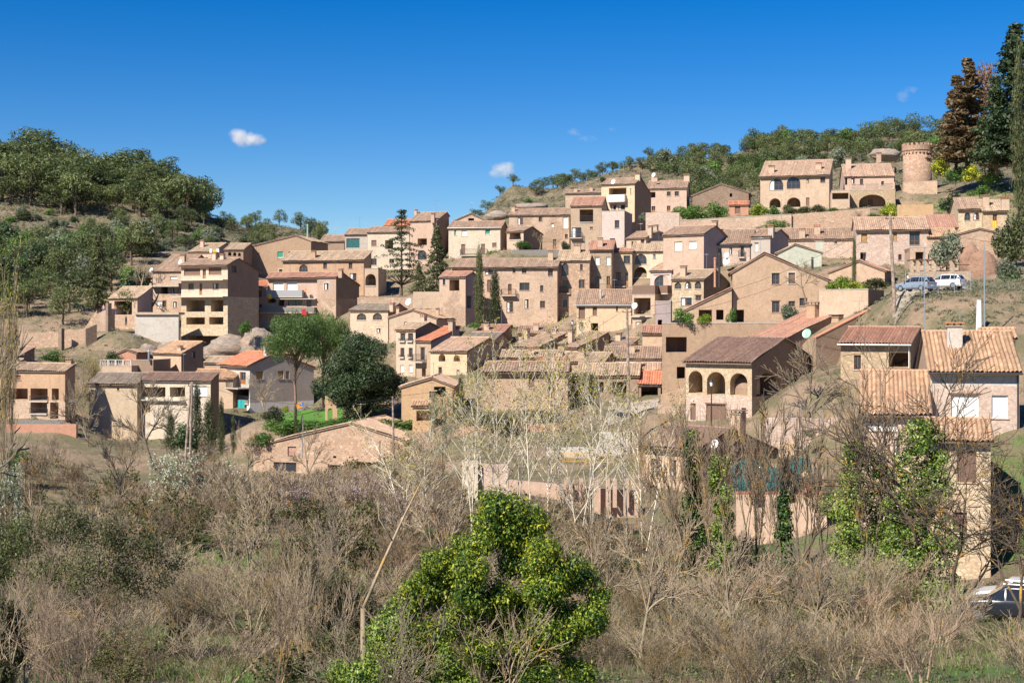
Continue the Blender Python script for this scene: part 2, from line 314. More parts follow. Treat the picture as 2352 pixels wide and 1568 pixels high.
def opening(t, poly, P3, Tn, nin, root, org, matw, rng):
    us = [p[0] for p in poly]; zs = [p[1] for p in poly]; u0, u1, z0, z1 = min(us), max(us), min(zs), max(zs); w, h = u1-u0, z1-z0
    st = t[-1]; up = np.array((0, 0, 1.0))
    if st == 'r':                                          # an open loggia: back wall browned as painted shade, floor and a door inside
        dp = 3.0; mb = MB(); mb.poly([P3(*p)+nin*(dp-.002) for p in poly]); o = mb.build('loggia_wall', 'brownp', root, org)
        if w > 1.3 and h > 1.5:
            db = MB(); c = u0+w*rng.uniform(.3, .6); db.boxo(P3(c, z0)+nin*(dp-.06), Tn*min(1, w*.35), nin*.05, up*min(2.0, h*.85)); db.build('door', 'wood', root, org)
        return .0
    dp = .22; frm, fill = WSTY.get(st, WSTY['g']); mb = MB(); fw = min(.09, w*.12)
    cu = (u0+u1)/2
    if t.startswith('a'):
        n = len(poly)
        for i in range(n):
            a, b = np.array(poly[i]), np.array(poly[(i+1) % n]); c = np.array((cu, z0+h*.45)); k = 1-2*fw/w
            ai, bi = c+(a-c)*k, c+(b-c)*k
            q = [P3(*a), P3(*b), P3(*bi), P3(*ai)]; mb.poly([x+nin*(dp-.05) for x in q])
        for f in ((1/3, 2/3) if w > 1.6 else (.5,)): mb.boxo(P3(u0+w*f-.03, z0)+nin*(dp-.06), Tn*.06, nin*.04, up*(h*(.93 if abs(f-.5) > .1 else .97)))
        mb.boxo(P3(u0, z0+h*.42)+nin*(dp-.058), Tn*w, nin*.036, up*.06)
    else:
        mb.boxo(P3(u0, z0)+nin*(dp-.07), Tn*fw, nin*.06, up*h); mb.boxo(P3(u1-fw, z0)+nin*(dp-.07), Tn*fw, nin*.06, up*h)
        mb.boxo(P3(u0+fw, z0)+nin*(dp-.07), Tn*(w-2*fw), nin*.06, up*fw); mb.boxo(P3(u0+fw, z1-fw)+nin*(dp-.07), Tn*(w-2*fw), nin*.06, up*fw)
        if st in 'gdmc' and w > .6:
            mb.boxo(P3(cu-fw*.4, z0+fw)+nin*(dp-.065), Tn*fw*.8, nin*.05, up*(h-2*fw))
            if h > 1.5: mb.boxo(P3(u0+fw, z0+h*.33)+nin*(dp-.062), Tn*(w-2*fw), nin*.04, up*fw*.8)
    door = st == 'd' or (h > 1.9 and h > 1.7*w and st in 'gm')
    o = mb.build('door' if door else 'window', frm, root, org)
    pb = MB()
    if st == 'd':
        pb.poly([x+nin*(dp-.03) for x in (P3(u0+.01, z0+h*.33), P3(u1-.01, z0+h*.33), P3(u1-.01, z1-.01), P3(u0+.01, z1-.01))]); pb.build('pane', 'glass', o, org)
        q = MB(); q.boxo(P3(u0+fw, z0+fw)+nin*(dp-.045), Tn*(w-2*fw), nin*.03, up*(h*.33-fw)); q.build('panel', frm, o, org)
    else:
        pb.poly([P3(*p)+nin*(dp-(.045 if st in 'wbyvnk' else .02)) for p in poly]); pb.build({'w': 'shutter', 'b': 'shutter', 'y': 'shutter', 'v': 'shutter', 'n': 'netting', 'k': 'brick_infill', 'c': 'curtain'}.get(st, 'pane'), fill, o, org)
        if st == 'g' and rng.random() < .35:
            c = MB(); c.boxo(P3(u0+fw, z0+fw)+nin*(dp-.032), Tn*(w*.3), nin*.008, up*(h-2*fw)); c.build('curtain', 'curtain', o, org)
    if not t.startswith('a') and matw.startswith(('stone', 'pink', 'tan', 'cream')) and rng.random() < .4 and w > .5:
        q = MB(); mt_ = rng.choice(['stone_och', 'concrete', 'brownp', 'cream'])
        for x_, ww in ((u0-.16, .155), (u1+.005, .155)): q.boxo(P3(x_, z0)-nin*.02, Tn*ww, nin*.05, up*h)
        q.boxo(P3(u0-.16, z1+.003)-nin*.025, Tn*(w+.32), nin*.05, up*.2); q.build('surround', mt_, o, org)
    if not door and st in 'gwyvb' :
        q = MB(); q.boxo(P3(u0-.1, z0-.08)-nin*.08, Tn*(w+.2), nin*.1, up*.075); q.build('sill', matw if rng.random() < .5 else 'concrete', o, org)
        if rng.random() < .35: q = MB(); q.boxo(P3(u0-.15, z1+.002)-nin*.015, Tn*(w+.3), nin*.05, up*.15); q.build('lintel', 'wood' if rng.random() < .5 else 'stone_och', o, org)
    return dp
def sheet(O, U, V, w, l, rng, pitch=.25, amp=1.0):
    O, U, V = map(np.asarray, (O, U, V)); Nn = np.cross(U, V); n = max(2, round(w/pitch)); m = max(2, round(l/.42)); du, dv = w/n, l/m
    i = np.arange(4*n+1); hu = np.array((0, .055, .085, .055))[i % 4]*amp; uu = i*du/4
    rows = []; uvs = []; ph = rng.uniform(0, 6)
    colj = np.repeat(np.array([rng.gauss(0, .015) for _ in range(n+1)]), 4)[:4*n+1]
    for j in range(m):
        for e in (0, 1):
            v = (j+e)*dv; jit = colj*(1 if e == 0 else 0)+ (np.array([rng.gauss(0, .012) for _ in range(n+1)]).repeat(4)[:4*n+1] if e == 0 else 0)
            sag = .05*np.sin(uu*.5+ph)*np.sin(v*.6+ph*1.7)+.03*np.sin(uu*1.7+v+ph)
            rows.append(O+np.outer(uu, U)+np.outer(np.clip(v-(.05 if e == 0 else 0)+jit, -.12, l), V)+np.outer(hu+(.02*amp if e == 0 else 0)+sag, Nn))
            uvs.append(np.stack((i/4.0+.49*0, np.full(len(i), j+.1+.8*e)), 1))
    Vt = np.concatenate(rows); UV = np.concatenate(uvs); c = 4*n+1; a = (np.arange(2*m-1)[:, None]*c+np.arange(4*n)[None]).ravel()
    Q = np.stack((a, a+1, a+1+c, a+c), 1)
    # the uv of every face has to stay inside its own tile: shrink a little
    UV[:, 0] = UV[:, 0]*.9999+.00005
    return Vt, Q, UV
def make_roof(name, sheets, mat, root, org, rng, big):
    vs, qs, us, ms = [], [], [], []; k = 0
    for (O, U, V, w, l) in sheets:
        O, U, V = (np.asarray(q, float) for q in (O, U, V)); Nn = np.cross(U, V)
        v, q, uv = sheet(O, U, V, w, l, rng, .36 if big > 235 else .32, .85 if big > 235 else 1.2 if big > 160 else 1.75); vs.append(v); qs.append(q+k); us.append(uv); ms.append(np.zeros(len(q), int)); k += len(v)
        b = MB(); b.boxo(O+U*.04+V*.03-Nn*.22, U*(w-.08), V*(l-.05), Nn*.11); bv = np.array(b.v); bq = np.array(b.f)
        vs.append(bv); qs.append(bq+k); us.append(np.zeros((8, 2))); ms.append(np.ones(6, int)); k += 8
    me = np_mesh(name, np.concatenate(vs)-np.array(org), np.concatenate(qs), [mat, 'verge'], np.concatenate(ms), np.concatenate(us))
    return ob(name, me, root)
def build_house(s, idx):
    s['m'] = vary(s['m'], idx) if not s['par'] else s['par']['m']; s['low'] = (vary(s['low'][0], idx), s['low'][1]) if s['low'] else None; rng = random.Random(idx*7+3); cr, T, D, C, L, W_, d = s['cr'], s['T'], s['D'], s['C'], s['L'], s['W'], s['d']
    up = np.array((0, 0, 1.0)); zb = s['zb']-3.5; pl = s['pl']
    if s['par']: root = s['par']['root']; org = s['par']['org']
    else:
        org = np.array((*(L+T*W_/2)[:2], s['zb'])); root = thing(s['name'], org, s['lab'], s['cat'], s.get('group'))
    s['root'], s['org'] = root, org
    rt = s['rt']
    if rt == 'f':
        fp = [(0, zb), (W_, zb), (W_, s['zrt'])]+([(s['ua'], s['za'])] if .15 < s['ua'] < W_-.15 else [])+[(0, s['zl'])]
        if s['ua'] >= W_-.15: fp[2] = (W_, s['za'])
        sp = [(0, zb), (d, zb), (d, s['zrt']), (0, s['zrt'])]; lp = [(0, zb), (d, zb), (d, s['zl']), (0, s['zl'])]
        if s['ua'] >= W_-.15: sp[2] = (d, s['za']); sp[3] = (0, s['za'])
    elif rt == 'flat':
        fp = [(0, zb), (W_, zb), (W_, s['ze']), (0, s['ze'])]; sp = [(0, zb), (d, zb), (d, s['ze']), (0, s['ze'])]; lp = sp
    else:
        fp = [(0, zb), (W_, zb), (W_, s['ze']), (0, s['ze'])]
        sp = [(0, zb), (d, zb), (d, s['zk'])]+([(s['r'], s['zr'])] if d-s['r'] > .1 else [])+[(0, s['ze'])]; lp = sp
    Pf = lambda u, z: L+T*u+up*z; Ps = lambda v, z: C+D*v+up*z; Pl = lambda v, z: L+D*v+up*z; Pb = lambda u, z: L+D*d+T*u+up*z
    bounds = []
    def openings(lst, side, outer):
        out = []; um = d if side else W_
        for t, x0, y0, x1, y1 in lst:
            (ua, za), (ub, zb_) = pl(x0, y1, side), pl(x1, y0, side); ua, ub = max(.08, min(ua, ub)), min(um-.08, max(ua, ub))
            if ub-ua < .15: continue
            h = hole(t, ua, za, ub, zb_); out.append((t, [(min(max(p[0], .05), um-.05), p[1]) for p in h]))
        return out
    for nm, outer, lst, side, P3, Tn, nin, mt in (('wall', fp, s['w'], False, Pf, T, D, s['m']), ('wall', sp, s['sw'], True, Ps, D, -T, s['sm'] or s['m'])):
        ops = openings(lst, side, outer); segs = [(outer, mt)]
        if s['low']:
            zc = pl(s['x1'], s['low'][1])[1]; segs = [(clipz(outer, zc, True), mt), (clipz(outer, zc, False), s['low'][0])]
        for outl, mm in segs:
            if len(outl) < 3: continue
            zs = [p[1] for p in outl]; mine = [(t, h) for t, h in ops if min(zs) <= sum(p[1] for p in h)/len(h) <= max(zs)]
            mine = [(t, [(p[0], min(max(p[1], min(zs)+.02), max(zs)-.02)) for p in h]) for t, h in mine]
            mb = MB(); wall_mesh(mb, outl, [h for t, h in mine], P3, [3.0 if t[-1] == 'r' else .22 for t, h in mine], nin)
            mb.build(nm, mm, root, org)
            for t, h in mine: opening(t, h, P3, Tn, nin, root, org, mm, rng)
    mb = MB(); mb.poly([Pl(*p) for p in lp][::-1]); mb.poly([Pb(0, zb), Pb(0, fp[-1][1] if rt != 's' else s['zr']), Pb(W_, (s['zrt'] if rt == 'f' else fp[2][1]) if rt != 's' else s['zr']), Pb(W_, zb)] if rt != 'g' else [Pb(0, zb), Pb(0, s['zk']), Pb(W_, s['zk']), Pb(W_, zb)])
    if rt == 'f': mb.poly([Pb(*p) for p in fp[::-1]])
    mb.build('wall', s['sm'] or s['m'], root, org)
    # roof
    oh = s['oh']; og = .22; sheets = []
    if rt in 'gs' and rt != 'flat':
        p = math.atan(s['tp']); zed = s['ze']-oh*s['tp']+.05
        sheets.append((L-T*og-D*oh+up*zed, T, D*math.cos(p)+up*math.sin(p), W_+2*og, (s['r']+oh)/math.cos(p)))
        if d-s['r'] > .3: sheets.append((L+T*(W_+og)+D*(d+oh)+up*(s['zk']-oh*s['tp']+.05), -T, -D*math.cos(p)+up*math.sin(p), W_+2*og, (d-s['r']+oh)/math.cos(p)))
    elif rt == 'f':
        ua, za = s['ua'], s['za']
        if ua > .3:
            p = math.atan2(za-s['zl'], ua); sheets.append((L+D*(d+og)-T*oh*math.cos(p)+up*(s['zl']-oh*math.sin(p)+.05), -D, T*math.cos(p)+up*math.sin(p), d+2*og, ua/math.cos(p)+oh))
        if ua < W_-.3:
            p = math.atan2(za-s['zrt'], W_-ua); sheets.append((C-D*og+T*oh*math.cos(p)+up*(s['zrt']-oh*math.sin(p)+.05), D, -T*math.cos(p)+up*math.sin(p), d+2*og, (W_-ua)/math.cos(p)+oh))
    big = s['Y']
    if sheets:
        roof = make_roof('roof', sheets, s['rm'], root, org, rng, big)
        rb = MB()                                          # ridge tiles
        for (O, U, V, w, l) in sheets[:1]:
            n = int(w/.45)
            for i in range(n): q = O+V*l+U*(i*w/n)+up*.06; rb.tube([q, q+U*(w/n+.05)], [.13, .10], 6)
        rb.build('ridge_tiles', s['rm'], roof, org)
    else:
        mb = MB(); z = s['ze']
        mb.boxo(L+T*.18+D*.18+up*(z-.5), T*(W_-.36), D*(d-.36), up*.1)
        roof = mb.build('roof', 'concrete', root, org)
        mb = MB(); mb.boxo(L-T*.05-D*.05+up*(z+.002), T*(W_+.1), D*.3, up*.08); mb.boxo(C-T*.25+D*.26+up*(z+.002), T*.3, D*(d-.26), up*.08)
        mb.build('coping', 'concrete', root, org)
        mb = MB(); mb.boxo(L+D*.19+up*(z-.6), T*.01, D*(d-.2), up*.6); mb.boxo(L+D*.19+T*.01+up*(z-.5), T*(W_-.02), D*.01, up*.5); mb.build('parapet', s['m'], root, org)
    def hit(x, y):
        px, py = pp(cr, x, y); r = ray(px, py); best = None
        for (O, U, V, w, l) in sheets:
            n = np.cross(U, V); t = np.dot(n, O-CAM)/np.dot(n, r)
            q = CAM+r*t; u, v = np.dot(q-O, U), np.dot(q-O, V)
            if -.5 < u < w+.5 and -.3 < v < l+.3 and (best is None or t < best[1]): best = (q, t)
        if best is None: t = s['Y']+min(d, 8)*.6; best = (CAM+r*t, t)
        return best[0]
    for c in s['ch']:
        x, yt, yb = c[:3]; q = hit(x, yb); h = wp(0, pp(cr, 0, yt)[1], q[1])[2]-q[2]; ww = c[3] if len(c) > 3 else .75
        rz = -R(s['a']); mb = MB(); mb.box(q-up*.5, ww, ww*.8, h*.86+.5, rz); o = mb.build('chimney', s['m'] if not s['m'].startswith('stone') else 'tan2', roof, org)
        cp = MB(); z1 = q+up*(h*.86+.002); cp.box(z1, ww*1.2, ww, .07, rz)
        for a_ in (-1, 0, 1):
            cp.box(z1+T*a_*ww*.42+up*.07+D*-.25*ww, .09, .09, .2, rz, 1)
            cp.box(z1+T*a_*ww*.42+up*.07+D*.25*ww, .09, .09, .2, rz, 1)
        cp.box(z1+up*.27, ww*1.25, ww*1.05, .08, rz, 1); cp.build('chimney_cap', ['tan2', 'terracotta' if rng.random() < .4 else 'tile_brown'], roof, org)
    if sheets and not s['par'] and rng.random() < .55:
        O, U, V, w, l = sheets[0]; antenna(np.asarray(O)+U*w*rng.uniform(.15, .85)+V*l*.95, rng.uniform(1.6, 3), root, org, rng)
    for c in s['pipe']:
        x, yt, yb, mt = c; q = hit(x, yb); q = q if len(sheets) else wp(*pp(cr, x, yb), s['Y']-.3); h = wp(0, pp(cr, 0, yt)[1], q[1])[2]-q[2]
        mb = MB(); mb.tube([q-up*.3, q+up*h], .16, 10); mb.tube([q+up*(h+.1), q+up*(h+.3)], [.24, .1], 10); mb.tube([q+up*h, q+up*(h+.1)], .03, 4); mb.build('flue', mt, root, org)
    for c in s['dish']:
        x, y = c[:2]; q = wp(*pp(cr, x, y), s['Y']+(c[2] if len(c) > 2 else 1.0)); rr = c[3] if len(c) > 3 else .45
        dish(q, rr*.72, c[4] if len(c) > 4 else 'whitep', root, org)
    for c in s['b']:                                       # balconies: x0, y_floor, x1, y_rail, projection
        x0, yf, x1, yr, pr = c[:5]; side = False; (u0, zf), (u1, zr) = pl(x0, yf), pl(x1, yr); q = L+T*u0-D*pr; bw = u1-u0
        mb = MB(); mb.boxo(q+up*(zf-.16), T*bw, D*pr, up*.16); o = mb.build('balcony', 'concrete', root, org)
        if zr > zf+.2:
            h = zr-zf; rl = MB(); st = c[5] if len(c) > 5 else 'bars'
            if st == 'bars':
                n = max(3, int(bw/.16))
                for i in range(n+1): rl.box(q+T*bw*i/n+D*.05+up*(zf+.001), .03, .03, h)
                for i in range(int(pr/.2)+1):
                    for e in (.02, bw-.02): rl.box(q+T*e+D*(.1+i*.2)+up*(zf+.001), .03, .03, h)
                rl.boxo(q+up*(zf+h), T*bw, D*.06, up*.05); rl.build('railing', 'iron', o, org)
            else:
                rl.boxo(q+up*(zf+.001), T*bw, D*.08, up*h); rl.boxo(q+up*(zf+.001)+D*.081, T*.08, D*(pr-.09), up*h); rl.boxo(q+T*(bw-.08)+up*(zf+.001)+D*.081, T*.08, D*(pr-.09), up*h); rl.build('parapet' if st != 'glassy' else 'railing', st if st != 'glassy' else 'rail_grey', o, org)
    if s['cor']:
        mb = MB(); z = (s['ze'] if rt != 'f' else min(s['zl'], s['zrt'])); n = int(W_/.4)
        for i in range(n): mb.boxo(L+T*(i+.25)*W_/n-D*.24+up*(z-.32), T*.18, D*.235, up*.16)
        mb.boxo(L-D*.12+up*(z-.42), T*W_, D*.118, up*.095); mb.build('cornice', s['m'], root, org)
    if s['gutter']:
        mb = MB(); z = s['ze']-oh*s['tp']-.04; mb.tube([L-T*.2-D*(oh+.08)+up*z, C+T*.2-D*(oh+.08)+up*z], .075, 6)
        mb.tube([C-T*.12-D*.09+up*z, C-T*.12-D*.09+up*(zb+3)], .05, 6); mb.build('gutter', s['gutter'], root, org)
    if s['rail']:                                          # parapet rail on a flat roof: y_top, style
        yt, st = s['rail']; h = max(.5, pl(s['x1'], yt)[1]-s['ze']); mb = MB(); z = s['ze']+.09
        if st == 'balusters':
            n = max(4, int(W_/.28))
            for i in range(n): mb.lathe(L+T*(i+.5)*W_/n+D*.1+up*z, [(.05, 0), (.085, .12), (.1, .25), (.04, .45), (.06, h-.1)], 6)
            for i in range(5): mb.boxo(L+T*(i/4)*(W_-.25)+up*z, T*.25, D*.22, up*h)
            mb.boxo(L-D*.02+up*(z+h-.1), T*W_, D*.26, up*.1); mb.build('balustrade', 'concrete', root, org)
        elif st == 'lattice':
            n = int(W_/.22); mb.boxo(L+up*(z+h), T*W_, D*.16, up*.08)
            for i in range(n):
                a_ = L+T*i*W_/n+D*.06+up*z
                mb.tube([a_, a_+T*W_/n+up*h], .035, 4); mb.tube([a_+up*h, a_+T*W_/n], .035, 4)
            for i in range(5):
                mb.boxo(L+T*(i/4)*(W_-.3)-D*.02+up*(z+.002), T*.3, D*.25, up*(h+.2)); mb.lathe(L+T*((i/4)*(W_-.3)+.15)+D*.1+up*(z+h+.2), [(.1, 0), (.17, .25), (.15, .3)], 8)
            mb.build('lattice_parapet', 'tan2', root, org)
        elif st == 'bars':
            n = int(W_/.15)
            for i in range(n+1): mb.box(L+T*i*W_/n+D*.1+up*z, .025, .025, h)
            mb.boxo(L+D*.08+up*(z+h), T*W_, D*.05, up*.05); mb.build('railing', 'iron', root, org)
            for i in range(4): pb = MB(); pb.box(L+T*(.3+(W_-.6)*i/3)+D*.1+up*z, .42, .42, h+.3, -R(s['a'])); pb.build('pillar', 'stone_tan', root, org)
        else:
            mb.boxo(L+D*.03+up*z, T*W_, D*.05, up*h); mb.boxo(C-T*.05+D*.081+up*z, T*.05, D*min(3, d), up*h); mb.build('railing', st, root, org)
def antenna(q, h, root, org, rng):
    mb = MB(); up = np.array((0, 0, 1.0)); a = rng.uniform(0, 3.14); d = np.array((math.cos(a), math.sin(a), 0)); e = np.array((-d[1], d[0], 0)); mb.tube([q-up*.3, q+up*h], .022, 4); mb.tube([q+up*h*.93-d*.5, q+up*h*.93+d*.7], .014, 4)
    for i in range(7): c = q+up*h*.93+d*(-.45+i*.18); mb.tube([c-e*(.38-.03*i), c+e*(.38-.03*i)], .012, 3)
    mb.build('antenna', 'metal', root, org)
def dish(q, r, mat, root, org):
    ax = np.array((-.55, -.75, .38)); ax /= np.linalg.norm(ax); a = np.cross(ax, (0, 0, 1)); a /= np.linalg.norm(a); b = np.cross(a, ax)
    mb = MB(); rings = []
    for k, (rr, dz) in enumerate(((.02, -.16), (.5, -.12), (.85, -.04), (1, 0))):
        ring = []
        for j in range(18): t = j*math.pi/9; ring.append(len(mb.v)); mb.v.append(tuple(q+(a*math.cos(t)+b*math.sin(t)*1.08)*r*rr+ax*dz*r))
        rings.append(ring)
    for A, B in zip(rings, rings[1:]):
        for j in range(18): mb.f.append((A[j], A[(j+1) % 18], B[(j+1) % 18], B[j])); mb.m.append(0)
    mb.tube([q-ax*.17*r, q-ax*.35*r+np.array((0, 0, -.1)), q-ax*.35*r+np.array((0, 0, -1.5*r-.6))], .03, 5, 1)
    mb.tube([q-b*r*.98, q+ax*r*.75], .015, 4, 1); mb.tube([q+ax*r*.7, q+ax*r*.85], .04, 6, 1)
    return mb.build('satellite_dish', [mat, 'metal'], root, org)
# free-standing walls with a sloping top
def WL(name, lab, cat, cr, Y, x0, x1, yt0, yt1, yb, a=10, m='stone_red', th=.45, cap=None, cp=1, extra=2.5, rough=0):
    WLS.append((name, lab, cat, cr, Y, x0, x1, yt0, yt1, yb, a, m, th, cap, extra, rough))
    s = dict(cr=cr, Y=Y, a=a, x0=x0, x1=x1); an = R(a); T = np.array((math.cos(an), -math.sin(an), 0)); D = np.array((math.sin(an), math.cos(an), 0))
    ex, lx = pp(cr, x1, 0)[0], pp(cr, x0, 0)[0]; C = np.array(((ex-CX)/F*Y, Y, 0)); tL = (lx-CX)/F; w = (C[0]-tL*Y)/(math.cos(an)+tL*math.sin(an)); L = C-T*w
    if cp:
        n = max(2, int(w/5)); zb = wp(0, pp(cr, 0, yb)[1], Y)[2]
        for i in range(n+1): q = L+T*w*i/n; CP.append((q[0]-D[0]*1.5, q[1]-D[1]*1.5, zb)); q = q+D*4; 
WLS = []
def build_wall(t, idx):
    name, lab, cat, cr, Y, x0, x1, yt0, yt1, yb, a, m, th, cap, extra, rough = t; an = R(a); rng = random.Random(idx)
    T = np.array((math.cos(an), -math.sin(an), 0)); D = np.array((math.sin(an), math.cos(an), 0))
    ex, lx = pp(cr, x1, 0)[0], pp(cr, x0, 0)[0]; C = np.array(((ex-CX)/F*Y, Y, 0)); tL = (lx-CX)/F; w = (C[0]-tL*Y)/(math.cos(an)+tL*math.sin(an)); L = C-T*w
    YL = L[1]; z0 = wp(0, pp(cr, 0, yt0)[1], YL)[2]; z1 = wp(0, pp(cr, 0, yt1)[1], Y)[2]; zb = wp(0, pp(cr, 0, yb)[1], Y)[2]-extra
    org = np.array((*(L+T*w/2)[:2], zb+extra)); root = thing(name, org, lab, cat)
    n = max(1, int(w/.5)) if rough else max(1, int(w/3)); mb = MB(); up = np.array((0, 0, 1.0)); hs_ = [z0+(z1-z0)*i/n+(rng.uniform(-rough, rough) if rough else 0) for i in range(n+1)]
    for i in range(n):
        a0, a1 = L+T*w*i/n, L+T*w*(i+1)/n; p = [a0+up*zb, a1+up*zb, a1+up*hs_[i+1], a0+up*hs_[i]]; q = [x+D*th for x in p]
        mb.poly(p); mb.poly(q[::-1]); mb.poly([p[3], p[2], q[2], q[3]])
        if i == 0: mb.poly([q[0], p[0], p[3], q[3]])
        if i == n-1: mb.poly([p[1], q[1], q[2], p[2]])
    mb.build('wall', m, root, org)
    if cap:
        mb = MB(); e = T*w+up*(z1-z0); mb.boxo(L-D*.06+up*(z0+.003), e, D*(th+.12), up*.1); mb.build('coping', cap, root, org)
    return root, L, T, D, w, z0, z1, org
# ---------------------------------------------------------------- the village, roughly from left to right and top to bottom
G = 'g'
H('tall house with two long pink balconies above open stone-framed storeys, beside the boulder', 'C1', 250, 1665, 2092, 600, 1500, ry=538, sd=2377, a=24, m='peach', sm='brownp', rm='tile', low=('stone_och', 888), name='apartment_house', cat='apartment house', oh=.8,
  w=[('b', 1690, 628, 1840, 692), ('b', 1917, 618, 2035, 685), ('d', 1862, 630, 1892, 722), (G, 1730, 767, 1780, 822), (G, 1955, 763, 2008, 820), ('d', 1832, 765, 1858, 872), ('r', 1712, 920, 1882, 1025), ('r', 1937, 918, 2052, 1025), ('r', 1712, 1077, 1882, 1142), ('r', 1922, 1075, 2052, 1142), ('r', 1716, 1247, 2050, 1500)],
  sw=[(G, 2127, 605, 2172, 665)], b=[(1600, 737, 2100, 672, 1.5, 'iron' if 0 else 'none_'), (1590, 887, 2096, 830, 1.5, 'none_')], ch=[(1973, 487, 545), (2045, 505, 545)], cor=0)
HS[-1]['b'] = [(1630, 737, 2098, 737, 1.6), (1630, 888, 2096, 888, 1.6)]
H('stone house with a lattice-edged balcony, just left of the tall pink-balconied block', 'C1', 262, 1405, 1672, 658, 1050, ry=505, m='stone_mix', rm='tile', a=12, p=22, w=[('w', 1565, 700, 1630, 725), ('r', 1478, 797, 1540, 862), (G, 1572, 810, 1602, 862), (G, 1640, 812, 1662, 862), ('w', 1440, 927, 1486, 990), (G, 1494, 925, 1524, 985), (G, 1592, 932, 1625, 988)], b=[(1400, 790, 1668, 765, 1.3, 'tan2')], ch=[(1680, 498, 600, 1.0)], dish=[(1653, 566, 1, .6)], pipe=[])
H('low house with two dark arches and a satellite dish, below the hillside scrub', 'C1', 275, 1215, 1458, 712, 880, ry=664, m='mauve', a=10, w=[('ag', 1243, 742, 1303, 785), ('ag', 1322, 740, 1383, 795)], ch=[(1237, 663, 700), (1407, 655, 700)], dish=[(1388, 640, 2, .6)])
H('small pavilion with a pale slate-like roof and a white curtain in its open front', 'C1', 250, 1003, 1262, 905, 1190, ry=788, sd=1392, a=22, m='tan2', sm='mauve', rm='tile_pale', p=26, low=('stone_red', 1060), w=[('r', 1050, 927, 1213, 1053)])
H('cluster-top house with skylight and washing line, highest on the left of the village', 'C1', 300, 1728, 1945, 478, 620, ry=398, m='pinkish', rm='tile_pale', a=15, ch=[(1860, 372, 430)], w=[(G, 1885, 525, 1910, 550)])
H('house with three small dark arches under a pale roof, behind the tall block', 'C1', 296, 2062, 2235, 458, 620, ry=402, m='brownp', rm='tile_pale', a=8, w=[('ar', 2095, 478, 2125, 512), ('ar', 2142, 480, 2170, 514), ('ar', 2187, 484, 2212, 516)])
H('small house with a steep golden tile roof in front of the boulders', 'C1', 222, 1408, 1665, 1415, 1660, ry=1303, sd=1868, a=35, m='tan2', sm='brownp', rm='tile_gold', w=[('ar', 1455, 1618, 1520, 1665), ('ar', 1560, 1618, 1615, 1665)], sw=[(G, 1765, 1395, 1795, 1450)], ch=[(1657, 1350, 1385)], p=22)
H('flat terrace house with a stone baluster railing', 'C1', 213, 915, 1208, 1525, 1640, rt='flat', a=8, sd=None, m='tan2', rail=(1470, 'balusters'), name='terrace_house')
H('dark-walled flat terrace between the balusters and the golden roof', 'C1', 215, 1210, 1408, 1470, 1650, rt='flat', a=8, m='brownp', name='terrace_house', pipe=[(1367, 1395, 1468, 'metal')])
H('roofless reddish shed above the baluster terrace', 'C1', 228, 985, 1255, 1465, 1560, rt='f', ap=(1160, 1368), a=5, d=5, **{'m': 'redwall'}) if 0 else None
H('reddish shed with a sloping tile edge above the baluster terrace', 'C1', 228, 960, 1252, (1450, 1400), 1560, rt='f', ap=(1165, 1370), a=5, d=5, m='redwall')
H('open-fronted house with two loggia storeys, low on the far left', 'C12', 190, 72, 598, 655, 1100, ry=565, sd=668, a=14, m='tan', low=('stone_mix', 925), rm='tile_pale', w=[('r', 280, 812, 438, 920), ('r', 95, 812, 255, 912), ('r', 280, 937, 434, 1040), ('r', 476, 812, 540, 918), ('r', 460, 940, 536, 1090), ('b', 120, 690, 190, 735)], b=[(278, 925, 440, 880, .2), (278, 1040, 434, 992, .2)], ch=[(640, 558, 590)])
H('half-hidden house with a worn brown roof at the left edge of the photo', 'C12', 200, -90, 60, 635, 840, ry=545, sd=215, a=30, m='tan', sm='brownp', p=22)
H('ruined house whose brown roof stops below the stone garden wall', 'C12', 216, -80, 150, 530, 640, ry=430, sd=318, a=32, m='pinkish', sm='stone_dry', p=22)
H('long pale barn-like house under a dark grey tile roof behind bare trees', 'C12', 195, 818, 1260, 775, 1300, ry=675, a=10, m='cream', rm='tile_grey', oh=.5, w=[(G, 1075, 805, 1095, 830)], p=20)
H('pale house with a brown terrace band, right half of the long grey-roofed row', 'C12', 194, 1262, 1935, 748, 1290, ry=672, sd=2012, a=12, m='pale', sm='brownp', rm='tile_brown', p=20, w=[('r', 1275, 800, 1520, 890), ('r', 1275, 925, 1380, 1030), ('r', 1560, 800, 1700, 890), ('w', 1740, 790, 1900, 880)], b=[(1265, 910, 1700, 910, .6)])
H('low house with a fanned golden tile roof behind the grey-roofed row', 'C12', 206, 1735, 2140, 730, 900, ry=643, a=15, m='tan2', rm='tile_gold', p=20)
H('orange-roofed house with two stacked balconies and a broad grey side wall, beside the pines', 'C13', 205, 185, 458, 607, 1110, ry=480, sd=1045, a=48, m='concrete', sm='greyp', rm='tile_orange', oh=.7, p=20, low=('white', 945), w=[('d', 365, 662, 420, 770), ('b', 470, 655, 475, 660), (G, 240, 662, 300, 720), ('r', 285, 805, 445, 935), ('r', 330, 955, 365, 1080), ('r', 395, 955, 430, 1080)], sw=[('y', 515, 655, 580, 728), ('y', 715, 650, 768, 725), ('y', 790, 650, 820, 725)], b=[(168, 787, 458, 715, 2.0), (285, 937, 450, 880, .2, 'reed')], ch=[(612, 418, 515)], name='villa', cat='house')
